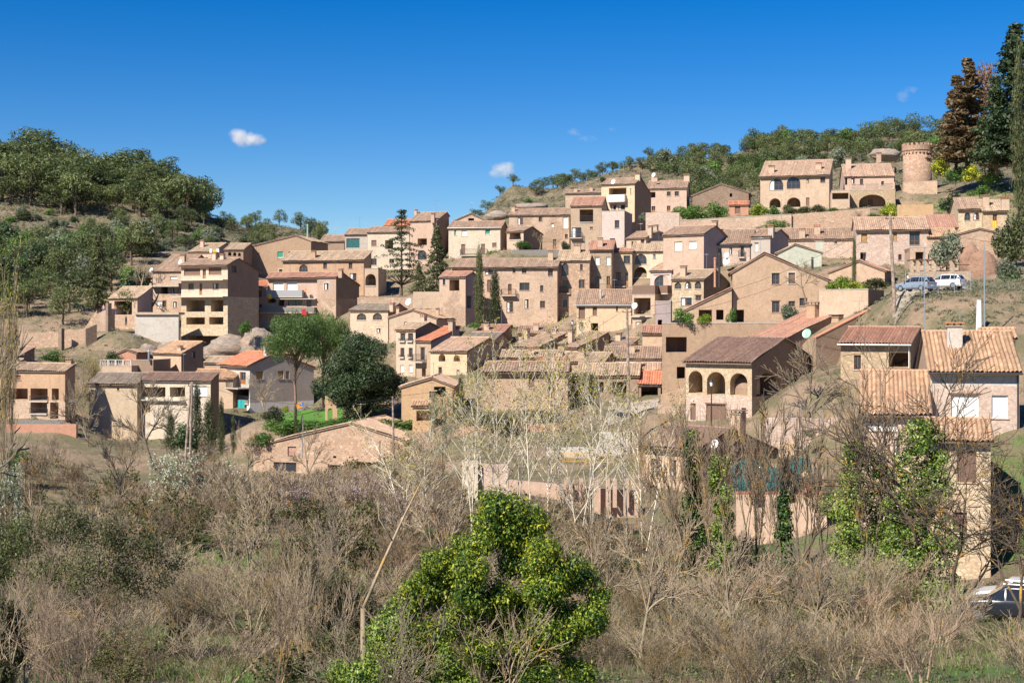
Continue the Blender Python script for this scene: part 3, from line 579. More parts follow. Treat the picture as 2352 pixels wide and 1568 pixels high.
H('old stone barn with a bricked-up window and wooden doors in the foreground', 'C13', 165, 490, 1878, (1335, 1282), 1625, rt='f', ap=(1395, 1122), sd=2270, a=16, m='stone_red', sm='stone_dry', rm='tile_peach', name='barn', cat='barn', d=11, w=[('d', 675, 1492, 885, 1620), ('k', 805, 1345, 882, 1437), ('r', 1172, 1515, 1290, 1572), ('r', 1222, 1430, 1252, 1450), ('w', 1182, 1302, 1300, 1412), ('r', 1435, 1490, 1620, 1560)])
HS[-1]['w'] = [q for q in HS[-1]['w'] if q[0] != 'w']
H('stone house with twin arched windows and a grooved grey-green roof', 'C13', 232, 1380, 1728, 98, 420, ry=32, sd=1990, a=30, m='stone_tan', sm='brownp', rm='tile_grey', p=20, w=[('ag', 1440, 122, 1527, 183), ('ag', 1587, 120, 1672, 182), (G, 1622, 260, 1658, 300)], dish=[(1913, 15, 8, .8)], ch=[(1765, 35, 80)])
H('gable-fronted house with a single tiny white window, in the middle of the village', 'C2', 225, 1508, 1942, (1075, 1082), 1300, rt='f', ap=(1725, 1005), sd=2170, a=14, m='tan2', rm='tile_gold', d=10, w=[('w', 1645, 1118, 1672, 1152), (G, 1757, 1122, 1785, 1132)], ch=[(1953, 1003, 1055, .5), (1588, 995, 1035, .5)])
H('narrow tall house with two columns of windows under a small tiled roof', 'C2', 215, 1572, 1750, 1195, 1640, ry=1125, sd=2055, a=36, m='tan2', sm='brownp', rm='tile_pale', d=11, w=[(G, 1612, 1225, 1656, 1290), (G, 1682, 1222, 1728, 1290), (G, 1612, 1357, 1648, 1440), (G, 1688, 1357, 1724, 1440), ('w', 1612, 1515, 1642, 1580), ('w', 1690, 1515, 1722, 1580)], b=[(1604, 1296, 1660, 1272, .3), (1675, 1296, 1730, 1272, .3), (1606, 1444, 1652, 1420, .3), (1684, 1444, 1728, 1420, .3)], ch=[(1823, 1060, 1165, .9)])
H('narrow house with a bright orange roof slope and iron balcony', 'C2', 210, 1757, 1892, 1300, 1640, ry=1165, sd=2330, a=40, m='tan2', sm='mauve', rm='tile_orange', p=18, rt='s', w=[(G, 1797, 1357, 1835, 1470), ('ar', 1808, 1535, 1845, 1620)], b=[(1747, 1482, 1853, 1418, 1.0)], ch=[(2085, 1105, 1215, .9)])
H('broad house with a straw-coloured tile roof behind the leafless poplars', 'C7', 200, 50, 385, 1165, 1400, ry=1037, sd=760, a=32, m='cream', sm='stone_tan', rm='tile_peach', w=[('ar', 125, 1185, 187, 1252), ('ar', 262, 1195, 320, 1252), (G, 125, 1305, 155, 1385), (G, 290, 1330, 315, 1392)], p=18)
H('ochre gable-fronted house beside the big dark evergreen', 'C14', 172, 243, 712, (332, 322), 640, rt='f', ap=(520, 250), a=4, m='ochre', rm='tile_peach', d=9, w=[('b', 500, 378, 560, 440), ('r', 540, 335, 650, 430), ('r', 400, 540, 470, 640)])
H('little lean-to with a golden tile awning on the ochre house', 'C14', 168, 345, 560, 512, 660, ry=476, a=4, m='ochre', rm='tile_gold', rt='s', name='lean_to', cat='shed', w=[('r', 380, 555, 530, 650)])
H('big plaster house with green shutters and a broad blank gable on the skyline', 'C2', 300, 240, 790, (422, 372), 760, rt='f', ap=(650, 322), sd=915, a=10, m='tan', sm='brownp', rm='tile_pale', d=12, w=[('v', 482, 473, 535, 530), ('v', 585, 472, 610, 515), (G, 497, 635, 528, 668), ('r', 638, 378, 644, 392), ('r', 655, 378, 661, 392)], pipe=[(758, 235, 345, 'greenmetal')])
H('long two-storey house with a heavy grooved roof and one arched window', 'C2', 280, 532, 1275, 553, 880, ry=448, sd=1345, a=14, m='tan', rm='tile_pale', cor=1, p=22, w=[('ag', 682, 592, 760, 665), (G, 903, 575, 936, 630), (G, 1137, 572, 1170, 630), (G, 1147, 672, 1207, 742), ('d', 1143, 815, 1183, 895)], ch=[(815, 470, 530, .9)], oh=.6)
H('flat annex with a deep arched porch beside the bare feathery cedar', 'C2', 276, 1282, 1408, 630, 890, rt='flat', a=8, m='tan2', name='porch_annex', w=[('ar', 1290, 678, 1385, 788)], b=[(1290, 785, 1385, 735, .1)])
H('house with a long glassy balcony and a fenced terrace on the cliff top', 'C2', 262, 392, 850, 718, 1190, ry=668, a=8, m='pinkish', low=('stone_mix', 1036), rm='tile_terra', w=[('c', 440, 752, 537, 828), ('c', 567, 750, 665, 828), ('r', 392, 905, 470, 945), ('r', 490, 915, 545, 972), (G, 578, 915, 712, 970), (G, 750, 908, 795, 980)], b=[(395, 888, 728, 828, 1.4, 'glassy'), (345, 1032, 845, 985, 1.8, 'reed'), (470, 905, 845, 905, 1.2)], oh=.8, dish=[(740, 825, -1, .5, 'terracotta')])
H('square projecting tower-like end house with one small window above the umbrella pine', 'C2', 260, 846, 1020, 708, 1150, ry=668, sd=1098, a=22, m='pinkish', sm='brownp', rm='tile_terra', low=('stone_mix', 905), w=[(G, 912, 762, 952, 825)], ch=[(1063, 640, 690, .8)], d=9)
H('little annex with a vivid orange roof and a white slatted vent', 'C2', 263, 178, 388, 796, 1190, ry=750, a=8, m='peach', low=('stone_mix', 1040), rm='tile_orange', w=[('w', 208, 858, 270, 905), ('b', 298, 827, 337, 890), (G, 206, 960, 247, 1022), (G, 297, 960, 337, 1022)], b=[(175, 1032, 340, 990, 1.0)])
H('distant small house with a dark roof in the notch of the skyline', 'C2', 330, 872, 1095, 382, 500, ry=325, a=8, m='brownp', rm='tile', p=20)
H('house with a teal net stretched over its window, on the skyline', 'C2', 320, 1102, 1306, 320, 620, ry=266, a=8, m='greyp', rm='tile', p=20, w=[('n', 1115, 352, 1238, 442)])
H('grey plaster house with square windows behind the bare feathery cedar', 'C2', 317, 1308, 1692, 297, 660, ry=246, a=10, m='pale', rm='tile', p=20, w=[('b', 1345, 368, 1392, 422), ('r', 1470, 368, 1545, 450), (G, 1345, 537, 1393, 597), (G, 1510, 540, 1555, 580)])
H('house with a strip of orange tiles peeping over the grey plaster house', 'C2', 326, 1463, 1692, 236, 330, ry=180, a=8, m='pinkish', rm='tile_orange', p=20)
H('pinkish house with a steep brown roof and a large arched window behind the evergreens', 'C2', 314, 1697, 1945, 192, 660, ry=112, sd=2058, a=20, m='pinkish', sm='brownp', rm='tile', p=22, w=[('ag', 1770, 460, 1853, 550), ('r', 1770, 352, 1855, 415), (G, 1710, 480, 1735, 515)], ch=[(1912, 125, 190, .8), (1754, 95, 130, .6)])
H('pale plaster house with green shutters and a long low balcony', 'C3', 300, 216, 697, 712, 985, ry=655, sd=750, a=10, m='pale', sm='brownp', rm='tile', gutter='metal', w=[('w', 337, 738, 383, 790), ('v', 552, 725, 600, 777), ('b', 333, 866, 370, 962), ('b', 517, 862, 552, 960), ('b', 618, 852, 657, 892), ('v', 268, 735, 286, 786)], b=[(330, 970, 577, 912, 1.0)], p=20)
H('stone gable with a dark attic opening behind the green-shuttered house', 'C3', 318, 262, 578, (650, 652), 700, rt='f', ap=(420, 582), a=5, m='stone_mix', rm='tile_pale', d=9, w=[('r', 397, 627, 450, 650)])
H('wide stone house with scattered small windows below the hill', 'C3', 295, 772, 1326, 598, 930, ry=538, a=9, m='stone_mix', rm='tile', p=20, w=[(G, 852, 622, 900, 688), (G, 1047, 618, 1073, 658), ('w', 1158, 675, 1182, 710), ('w', 1267, 612, 1312, 722), (G, 1008, 765, 1068, 828), (G, 1285, 772, 1312, 812), ('d', 1175, 820, 1208, 910)], ch=[(812, 520, 565, .7)])
H('porch with a tiled roof and ivy-covered parapet in front of the wide stone house', 'C3', 284, 752, 905, 748, 915, ry=705, sd=995, a=34, m='stone_mix', sm='brownp', rm='tile', name='porch_house', d=7, w=[('r', 778, 755, 878, 824)], b=[(775, 825, 880, 800, .1)])
H('house with a small tiled roof at the back of the tall white-terraced house', 'C3', 322, 1290, 1620, 398, 540, ry=366, a=8, m='stone_tan', rm='tile', w=[], ch=[(1385, 350, 385, .8), (1527, 340, 375, .7)])
H('house with an orange-brown roof, deep loggia and wooden bay balcony', 'C3', 288, 1338, 1622, 515, 935, ry=436, a=10, m='tan2', rm='tile_terra', w=[('r', 1420, 545, 1545, 662), (G, 1350, 712, 1437, 805), ('b', 1515, 705, 1543, 727), ('w', 1505, 852, 1562, 888)], b=[(1335, 808, 1445, 755, .9), (1422, 662, 1540, 605, .15)], p=20)
H('pale pink cube-shaped house with a flat roof terrace', 'C3', 286, 1624, 1832, 560, 900, rt='flat', sd=1872, a=14, m='rose', sm='mauve', d=10, w=[(G, 1743, 645, 1785, 718), ('r', 1697, 812, 1745, 828)], rail=(545, 'iron'), name='cube_house')
HS[-1]['rail'] = None
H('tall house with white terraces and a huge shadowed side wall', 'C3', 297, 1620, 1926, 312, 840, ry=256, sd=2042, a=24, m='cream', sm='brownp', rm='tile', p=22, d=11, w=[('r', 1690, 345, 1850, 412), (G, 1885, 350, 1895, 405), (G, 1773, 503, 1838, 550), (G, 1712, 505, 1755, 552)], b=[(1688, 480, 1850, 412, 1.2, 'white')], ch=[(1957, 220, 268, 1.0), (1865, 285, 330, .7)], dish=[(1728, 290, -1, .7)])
H('long two-storey house with two chimneys right of the shadowed side wall', 'C4', 320, 208, 566, 583, 800, ry=512, sd=592, a=10, m='pinkish', rm='tile', p=20, cor=1, w=[(G, 385, 612, 420, 652), (G, 457, 610, 495, 652), ('r', 208, 615, 280, 668), ('d', 245, 745, 280, 800), ('d', 385, 742, 418, 800)], ch=[(567, 458, 512, 1.3), (283, 478, 520, .8), (257, 468, 515, .7)], dish=[(262, 458, 3, .65)])
H('rough stone gable house with a single square opening, between hedge and hill', 'C4', 318, 620, 1135, (648, 618), 760, rt='f', ap=(885, 540), sd=1240, a=12, m='stone_dry', sm='stone_dry', rm='tile_pale', d=11, w=[('r', 962, 628, 985, 660)])
H('small red lean-to with an orange roof below the rough stone gable', 'C4', 308, 958, 1135, 737, 840, ry=703, a=10, m='redwall', rm='tile_orange', rt='s', name='lean_to', cat='shed', w=[('b', 1010, 745, 1060, 815)])
H('large farmhouse with two arched windows above two arched porches, on the terrace', 'C4', 305, 1243, 1876, 462, 785, ry=322, sd=2016, a=16, m='tan2', sm='mauve', rm='tile_peach', name='farmhouse', cat='farmhouse', cor=1, oh=.8, d=13, p=20, w=[('ag', 1328, 490, 1455, 600), ('ag', 1487, 475, 1612, 587), (G, 1668, 490, 1688, 532), (G, 1795, 477, 1840, 530), ('ar', 1327, 672, 1430, 760), ('ar', 1487, 664, 1612, 755), ('b', 1663, 667, 1695, 745)], sw=[(G, 1900, 475, 1945, 530)], ch=[(1347, 380, 435, 1.2), (1780, 353, 405, 1.2)])
H('wing of the farmhouse with a broad faded roof and a terrace in front', 'C5', 316, 705, 1158, 1160, 1300, ry=1050, a=10, m='pinkish', rm='tile_peach', p=20, w=[('r', 705, 1170, 728, 1240), (G, 765, 1180, 797, 1230), (G, 845, 1185, 875, 1235), (G, 1040, 1205, 1065, 1240)], ch=[(738, 990, 1090, 1.2)])
H('pink gable house beside the round tower with one tall chimney', 'C5', 326, 895, 1160, (1085, 1072), 1220, rt='f', ap=(1035, 1035), sd=1248, a=16, m='pinkish', sm='brownp', rm='tile_pale', d=12, ch=[(1018, 940, 1060, 1.1)])
H('terrace building with one wide stone arch under a railed terrace', 'C5', 298, 750, 1170, 1284, 1450, rt='flat', sd=1245, a=16, m='stone_och', sm='brownp', d=9, rail=(1232, 'bars'), name='arch_terrace', cat='terrace', w=[('ar', 835, 1325, 1080, 1450)])
H('low open store with a tiled ledge between farmhouse and arch terrace', 'C5', 297, 582, 750, 1290, 1450, rt='flat', a=10, m='tan2', d=6, name='store', cat='shed', w=[('r', 590, 1312, 740, 1372)])
H('rambling house with a very broad worn roof and pink rubble walls, right of centre', 'C6', 225, 812, 1475, 322, 650, ry=205, a=10, m='stone_pink', rm='tile_peach', cor=1, oh=.6, p=22, w=[('y', 857, 352, 912, 432), ('y', 1150, 345, 1185, 420), (G, 1300, 340, 1395, 462), (G, 1197, 545, 1228, 598), ('r', 848, 527, 900, 590)])
H('house with the reddest patch of roof behind the olive tree', 'C6', 236, 1478, 1742, 300, 420, ry=187, a=10, m='stone_mix', rm='tile_terra', p=22, w=[('r', 1500, 320, 1540, 360)])
H('house with twin arched windows and two chimneys at the foot of the cypresses', 'C6', 250, 1748, 1972, 132, 320, ry=28, a=10, m='stone_och', rm='tile', cor=1, oh=.6, p=22, w=[('ag', 1805, 162, 1860, 235), ('ag', 1888, 162, 1942, 230)], ch=[(2000, 5, 100, 1.1)])
H('right wing of the house below the cypresses, with a towel at its door', 'C6', 248, 1975, 2195, 150, 330, ry=48, a=10, m='stone_och', rm='tile_pale', cor=1, oh=.6, p=22, w=[('d', 2065, 172, 2105, 272)], ch=[(2178, 20, 130, 1.3)])
H('rubble house with a shallow gable above the red cliff', 'C6', 222, 1740, 2108, (357, 338), 590, rt='f', ap=(1942, 306), a=6, m='stone_red', rm='tile_gold', d=9, w=[('r', 1768, 478, 1875, 546)])
H('rubble house with large rounded roof tiles behind the olive tree', 'C6', 224, 1468, 1738, 388, 600, ry=308, a=8, m='stone_red', rm='tile_gold', p=22, w=[(G, 1620, 420, 1660, 480)])
H('entrance house with a dark doorway behind the wooden pergola', 'C6', 210, 1305, 1752, 478, 700, rt='flat', a=8, m='stone_mix', d=6, w=[('r', 1355, 522, 1430, 640), (G, 1470, 540, 1485, 590)])
H('two-windowed plaster house with white blinds and pale stone window surrounds', 'C4', 225, 352, 724, 1005, 1300, ry=925, sd=1022, a=34, m='pinkish', sm='mauve', rm='tile', d=10, p=20, w=[('w', 455, 1070, 523, 1155), ('w', 588, 1065, 657, 1137)], ch=[(825, 870, 1050, .9)])
H('weathered house with narrow doors and peeling pink walls above the white dishes', 'C4', 228, 724, 1157, 1097, 1300, ry=965, a=14, m='stone_pink', rm='tile', gutter='iron', p=22, w=[(G, 960, 1125, 985, 1190), (G, 1063, 1118, 1093, 1210), (G, 852, 1135, 885, 1190)], b=[(1045, 1215, 1100, 1150, .5)], dish=[(932, 1195, -4, .6), (930, 1250, -4, .8)])
H('narrow grey house with one white shuttered window', 'C4', 226, 1158, 1335, 1028, 1240, ry=955, sd=1518, a=32, m='greyp', sm='mauve', rm='tile', p=18, d=8, cor=1, w=[('w', 1195, 1085, 1222, 1163)], ch=[(1345, 930, 1010, .9)])
H('long low house with a row of chimneys under a mottled roof below the terrace wall', 'C4', 233, 1338, 2098, 1050, 1220, ry=950, a=10, m='stone_pink', rm='tile', cor=1, p=22, w=[(G, 1453, 1078, 1485, 1130), (G, 1922, 1055, 1948, 1090)], ch=[(1628, 955, 1035, .9), (1765, 925, 1005, 1.0), (1225, 952, 990, .7)])
H('pale green plastered gable half hidden behind the modern gable house', 'C4', 212, 1402, 1806, (1172, 1165), 1300, rt='f', ap=(1558, 1092), a=10, m='palegreen', rm='tile_pale', d=11, ch=[(1785, 1055, 1140, 1.2)])
H('plain brown house with a long slope of flat red tiles behind the yellow-green bush', 'C6', 188, 560, 1072, (705, 690), 830, rt='f', ap=(835, 600), sd=1290, a=22, m='tan', sm='brownp', rm='tile_terra', d=9, w=[('r', 905, 780, 975, 800)], pipe=[(883, 548, 640, 'iron'), (408, 590, 660, 'iron')])
H('blank mauve side house wedged between balcony block and modern house', 'C8', 206, 738, 880, 470, 940, rt='flat', a=8, m='mauve', d=8, name='side_house', w=[('r', 760, 640, 800, 740)])
H('low tiled store below the three small arched windows', 'C8', 203, 620, 800, 770, 900, ry=700, a=8, m='tan2', rm='tile_terra', p=18)
H('small tiled house below the whitewashed-looking house, right of the lamp', 'C7', 214, 1420, 1640, 1045, 1130, ry=985, a=14, m='stone_mix', rm='tile_pale', p=18, w=[(G, 1470, 1065, 1500, 1110)])
H('small tiled house directly below the narrow concrete balcony block', 'C7', 206, 1660, 1880, 1110, 1200, ry=1020, sd=1960, a=30, m='tan2', sm='brownp', rm='tile', p=18, ch=[(1780, 1000, 1060, .8)])
H('low house behind the golden steep-roofed house at the boulders', 'C1', 236, 1880, 2120, 1500, 1620, ry=1440, a=10, m='tan2', rm='tile_pale', p=18)
H('stone outbuilding with a mossy roof between the poplars and the tan-roofed house', 'C7', 207, 380, 640, 1060, 1150, ry=990, a=20, m='stone_mix', rm='tile_grey', p=18, w=[(G, 450, 1085, 480, 1130)])
H('small house with two two shuttered windows'.replace('two two', 'two'), 'C2', 243, 1110, 1380, 1000, 1120, ry=945, a=8, m='stone_red', rm='tile', p=18, w=[('b', 1160, 1025, 1190, 1070)]) if 0 else None
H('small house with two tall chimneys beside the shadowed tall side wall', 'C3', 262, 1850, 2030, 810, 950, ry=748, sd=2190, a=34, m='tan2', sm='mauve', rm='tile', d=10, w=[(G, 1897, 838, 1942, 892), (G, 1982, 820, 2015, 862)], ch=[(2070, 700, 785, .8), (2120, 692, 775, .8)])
H('cream house with a big arched window above a dark red arch', 'C3', 258, 1905, 2188, 935, 1210, ry=848, a=10, m='cream', rm='tile_pale', p=22, w=[('ag', 1930, 955, 2037, 1048), ('ar', 1918, 1072, 2037, 1172), (G, 2095, 957, 2118, 997)])
H('cream narrow house with a barred window and a small balcony with a yellow pot', 'C3', 257, 1725, 1903, 938, 1290, ry=912, a=8, m='cream', rm='tile_terra', rt='s', w=[(G, 1825, 970, 1885, 1045), (G, 1757, 1130, 1797, 1198), ('d', 1838, 1128, 1868, 1238)], b=[(1730, 1252, 1842, 1205, .8)])
H('stone-faced house with two pairs of wooden doors on a planted balcony', 'C3', 254, 1512, 1722, 918, 1340, ry=835, a=9, m='stone_tan', rm='tile_terra', p=22, gutter='iron', w=[('w', 1563, 983, 1602, 1060), ('w', 1665, 982, 1702, 1060), ('d', 1565, 1160, 1603, 1280), ('d', 1668, 1158, 1702, 1276)], b=[(1518, 1300, 1706, 1232, .9)], ch=[(1610, 812, 885, .9)])
H('red stone house with a pointed arched window over two orange wooden doors', 'C3', 252, 1216, 1510, 1020, 1500, ry=925, a=9, m='stone_red', rm='tile_pale', p=22, w=[('ag', 1255, 1040, 1320, 1155), (G, 1425, 1048, 1450, 1105), ('d', 1262, 1195, 1320, 1312), ('d', 1413, 1190, 1468, 1308), (G, 1268, 1375, 1305, 1442)], b=[(1240, 1315, 1332, 1255, .4)], ch=[(1400, 870, 940, 1.2)])
H('long red stone house with a tiny roofed balcony behind the two cypresses', 'C3', 250, 250, 1215, 1078, 1640, ry=1000, a=8, m='stone_mix', rm='tile', oh=.6, p=20, w=[('ag', 550, 1095, 630, 1147), (G, 805, 1085, 832, 1127), (G, 890, 1088, 932, 1132), (G, 1130, 1090, 1175, 1160), ('b', 572, 1192, 608, 1300), (G, 868, 1218, 960, 1290), (G, 1058, 1243, 1087, 1300), (G, 915, 1370, 953, 1455), (G, 1057, 1385, 1103, 1450), (G, 750, 1392, 810, 1490), ('d', 763, 1230, 797, 1325)], b=[(703, 1334, 838, 1280, .9)], ch=[(1155, 930, 1010, .9)])
H('corner house with a flower-potted open porch left of the two cypresses', 'C3', 242, 132, 372, 1168, 1640, ry=1118, sd=445, a=24, m='stone_mix', sm='mauve', rm='tile_terra', p=20, d=7, w=[(G, 163, 1187, 188, 1240), ('r', 224, 1190, 315, 1292)], sw=[('r', 385, 1340, 425, 1450)])
H('wide whitewashed-looking house with a sagging roof behind the wooden pole', 'C3', 232, 1392, 1900, 1424, 1690, ry=1285, a=8, m='cream', rm='tile', p=24, w=[('b', 1412, 1442, 1470, 1552), ('b', 1540, 1440, 1580, 1520), (G, 1755, 1434, 1772, 1480), (G, 1420, 1585, 1450, 1650), ('r', 1525, 1590, 1590, 1680)], gutter='metal', pipe=[(1612, 1300, 1365, 'concrete')])
H('narrow concrete-framed balcony block with a white satellite dish', 'C3', 226, 1905, 2112, 1330, 1830, rt='flat', sd=2260, a=22, m='tan2', d=9, w=[('r', 1920, 1358, 2072, 1508), (G, 1935, 1578, 2040, 1672)], b=[(1900, 1525, 2105, 1525, .5)], rail=(1248, 'fence_wood'), dish=[(1925, 1430, -1.5, .7)], name='balcony_block')
H('house with a wide glazed arch, white awning and brown slatted balcony', 'C8', 228, 692, 886, 192, 420, ry=72, sd=1190, a=38, m='rose', sm='mauve', rm='tile_peach', p=20, d=11, w=[('ag', 728, 232, 862, 330)], b=[(690, 400, 886, 325, 1.2, 'fence_wood')], ch=[(897, 98, 165, .9)])
H('dormer house with a strip of small windows under an orange edge', 'C4', 237, 518, 718, 1150, 1240, ry=1136, a=12, m='pinkish', rm='tile_orange', rt='s', w=[('c', 528, 1172, 568, 1212), ('c', 574, 1172, 610, 1212), ('c', 618, 1172, 654, 1208), ('c', 660, 1170, 696, 1206)])
H('stone house with three small arched windows in a row', 'C8', 214, 892, 1182, 270, 660, ry=182, sd=1445, a=30, m='stone_och', sm='stone_dry', rm='tile_pale', p=18, d=11, w=[('ag', 915, 296, 977, 357), ('ag', 1008, 292, 1070, 357), ('ag', 1100, 290, 1160, 357), (G, 972, 437, 1073, 510), (G, 1107, 417, 1158, 465)], ch=[(997, 150, 240, .9)])
H('large modern brown house with a tall blank gable and square wooden windows', 'C8', 186, 1447, 2325, (196, 272), 720, rt='f', ap=(1740, 24), a=8, m='tan', rm='tile_terra', d=13, oh=.5, name='modern_house', w=[(G, 1808, 210, 1880, 315), ('b', 1962, 208, 2022, 312), (G, 1810, 470, 1880, 573), (G, 1962, 468, 2022, 520), (G, 2063, 440, 2135, 512), ('r', 1460, 548, 1553, 662)], pipe=[])
mod = HS[-1]
H('x', 'C8', 186.6, 1022, 1440, (545, 350), 720, rt='f', ap=(1438, 348), a=8, m='tan', rm='tile_terra', d=9, par=mod, w=[('r', 1137, 548, 1257, 660), ('r', 1297, 548, 1365, 640)], pipe=[(1286, 88, 320, 'redwall'), (1326, 48, 320, 'iron')])
H('terraced lower floor of the modern house with a wide dark garage opening', 'C8', 178, 800, 1892, 672, 1200, rt='flat', a=6, m='tan', d=8, name='terrace_house', w=[('r', 835, 798, 1027, 938), ('r', 1425, 798, 1598, 860), ('w', 1270, 832, 1323, 905), ('r', 935, 1072, 1010, 1180)])
H('long brick-red roof stepping down the slope with a skylight', 'C8', 165, 1625, 1945, 806, 1000, ry=560, sd=2565, a=52, m='tan', sm='brownp', rm='tile_terra', rt='s', p=17, oh=.3, ch=[(2190, 485, 620, 1.3), (2405, 600, 720, 1.3)])
H('raised planter terrace with pale rendered panels and a shadowed end', 'C6', 168, 470, 920, 868, 1030, rt='flat', sd=1142, a=28, m='tan2', sm='brownp', d=8, name='planter_terrace', cat='terrace')
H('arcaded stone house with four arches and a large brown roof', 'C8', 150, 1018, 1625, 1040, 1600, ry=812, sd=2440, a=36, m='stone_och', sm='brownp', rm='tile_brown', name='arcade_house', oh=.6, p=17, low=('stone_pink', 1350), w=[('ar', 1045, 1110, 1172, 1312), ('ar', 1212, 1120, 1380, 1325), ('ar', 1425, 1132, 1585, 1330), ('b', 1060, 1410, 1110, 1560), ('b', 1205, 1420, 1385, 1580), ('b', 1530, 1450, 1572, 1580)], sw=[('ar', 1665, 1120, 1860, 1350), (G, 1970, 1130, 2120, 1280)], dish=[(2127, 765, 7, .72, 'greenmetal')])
H('pale rubble house with a white gutter and one orange-framed window', 'C9', 138, 668, 1308, 178, 800, ry=26, d=7.5, a=26, m='stone_och', sm='brownp', rm='tile_terra', gutter='whitep', oh=.6, cor=1, w=[('d', 790, 275, 855, 408), ('r', 1110, 252, 1298, 385), ('w', 790, 600, 905, 700)], b=[(1100, 500, 1300, 395, .5, 'wood')], p=18)
HS[-1]['w'][0] = ('g', 790, 275, 855, 408)
H('house of bare brick and concrete under a big golden tile roof with a dormer', 'C9', 107, 1492, 2308, 440, 900, ry=68, sd=2440, a=12, m='concrete', sm='tan', rm='tile_gold', oh=.6, gutter='iron', p=24, d=16, name='brick_house', low=('brick_pale', 560), w=[('w', 2055, 645, 2205, 855), ('w', 1682, 642, 1935, 860)], ch=[(1712, -15, 190, 1.15)])
big = HS[-1]
H('x', 'C9', 112.5, 1975, 2272, 128, 300, ry=40, sd=2345, a=12, m='tan2', sm='brownp', rm='tile_gold', oh=.35, p=20, d=4, par=big, w=[('w', 2018, 162, 2225, 272)])
H('house with a long golden tile slope and a white awning, behind the ivy-clad trees', 'C9', 105, 868, 1480, 828, 1900, ry=430, sd=1500, a=14, m='peach', rm='tile_gold', oh=.7, p=24, d=9, w=[('w', 905, 905, 1185, 965), ('g', 1155, 1040, 1215, 1200), ('r', 960, 1280, 1100, 1420)])
H('low stone house with a golden lean-to roof at the right, by the parked cars', 'C9', 96, 1480, 2045, 1068, 2380, ry=872, sd=2185, a=14, m='stone_och', sm='brownp', rm='tile_gold', oh=.7, p=24, rt='g', d=8, w=[('r', 1500, 1160, 1590, 1340), ('b', 1740, 1150, 1915, 1440), ('b', 1700, 1720, 1830, 1900)])
H('low brown-roofed house with a dark gable and a white dish, above the netted terrace', 'C10', 128, 385, 900, 690, 1080, ry=497, sd=1965, a=44, m='tan2', sm='brownp', rm='tile_brown', oh=.6, p=17, gutter='eavewood', w=[(G, 470, 770, 550, 930), (G, 640, 780, 700, 930)], dish=[(1050, 630, -2, .55)], ch=[(1265, 330, 500, 1.2)])
H('house with a wavy old roof and a blue-curtained door, behind the poplars', 'C14', 165, 1005, 1770, 205, 540, ry=112, a=6, m='tan', rm='tile', p=20, w=[('b', 1412, 250, 1462, 345), ('d', 1588, 262, 1655, 440)], oh=.7)
H('garage building with two dark open bays under a tan roof', 'C7', 181, 1400, 1960, 1388, 1600, ry=1275, a=8, m='brownp', rm='tile_pale', name='garage_building', cat='garage', p=20, w=[('r', 1450, 1440, 1640, 1600), ('r', 1720, 1440, 1850, 1600)])
H('carport with a bright brick-red roof beside the wooden pole', 'C7', 180, 1965, 2165, 1468, 1610, ry=1348, a=8, m='brownp', rm='tile_orange', name='carport', cat='carport', rt='s', p=24, w=[('r', 1985, 1490, 2140, 1610)])
for i, (x0, x1, ev, ry, sd_x, Y, a, rm, lab) in enumerate([
    (1100, 1290, 1090, 985, 1400, 210, 40, 'tile_pale', 'small slanting-roofed house just behind the street lamp lantern'),
    (440, 700, 1010, 920, 800, 222, 20, 'tile_terra', 'low house below the two cypresses, mostly hidden by poplar twigs'),
    (860, 1180, 1000, 930, None, 219, 6, 'tile', 'low long house below the long red stone house'),
    (1040, 1290, 1300, 1215, None, 183, 4, 'tile_terra', 'low house between the wavy-roofed house and the slanting roofs'),
    (830, 1040, 1125, 975, 1290, 208, 44, 'tile', 'roof-crowded little house left of the street lamp, behind the poplar tops'),
    (1290, 1400, 1130, 985, 1690, 203, 46, 'tile', 'narrow house with a long slanting roof right of the street lamp'),
    (700, 1250, 1222, 1155, None, 194, 6, 'tile_pale', 'low house showing only a thin band of roof above the wavy-roofed house'),
    (1250, 1640, 1262, 1175, 1840, 191, 20, 'tile_pale', 'small house tucked between the slanting roofs and the garage building'),
    (1640, 2160, 1232, 1120, None, 196, 8, 'tile', 'low house below the concrete balcony block'),
    (1760, 2160, 1340, 1268, None, 186, 6, 'tile_peach', 'little house with red-potted terrace above the brick-red carport')]):
    H(lab, 'C7', Y, x0, x1, ev, ev+110, ry=ry, sd=sd_x, a=a, m='tan2' if i % 2 else 'stone_mix', sm='brownp' if sd_x else None, rm=rm, p=18, ch=[(int((x0+x1)/2), ry-20, int((ev+ry)/2), .8)], d=8 if not sd_x else None, w=[(G, x0+40, ev+25, x0+75, ev+80)])  # visible right sides are browned, shade put into the wall colour
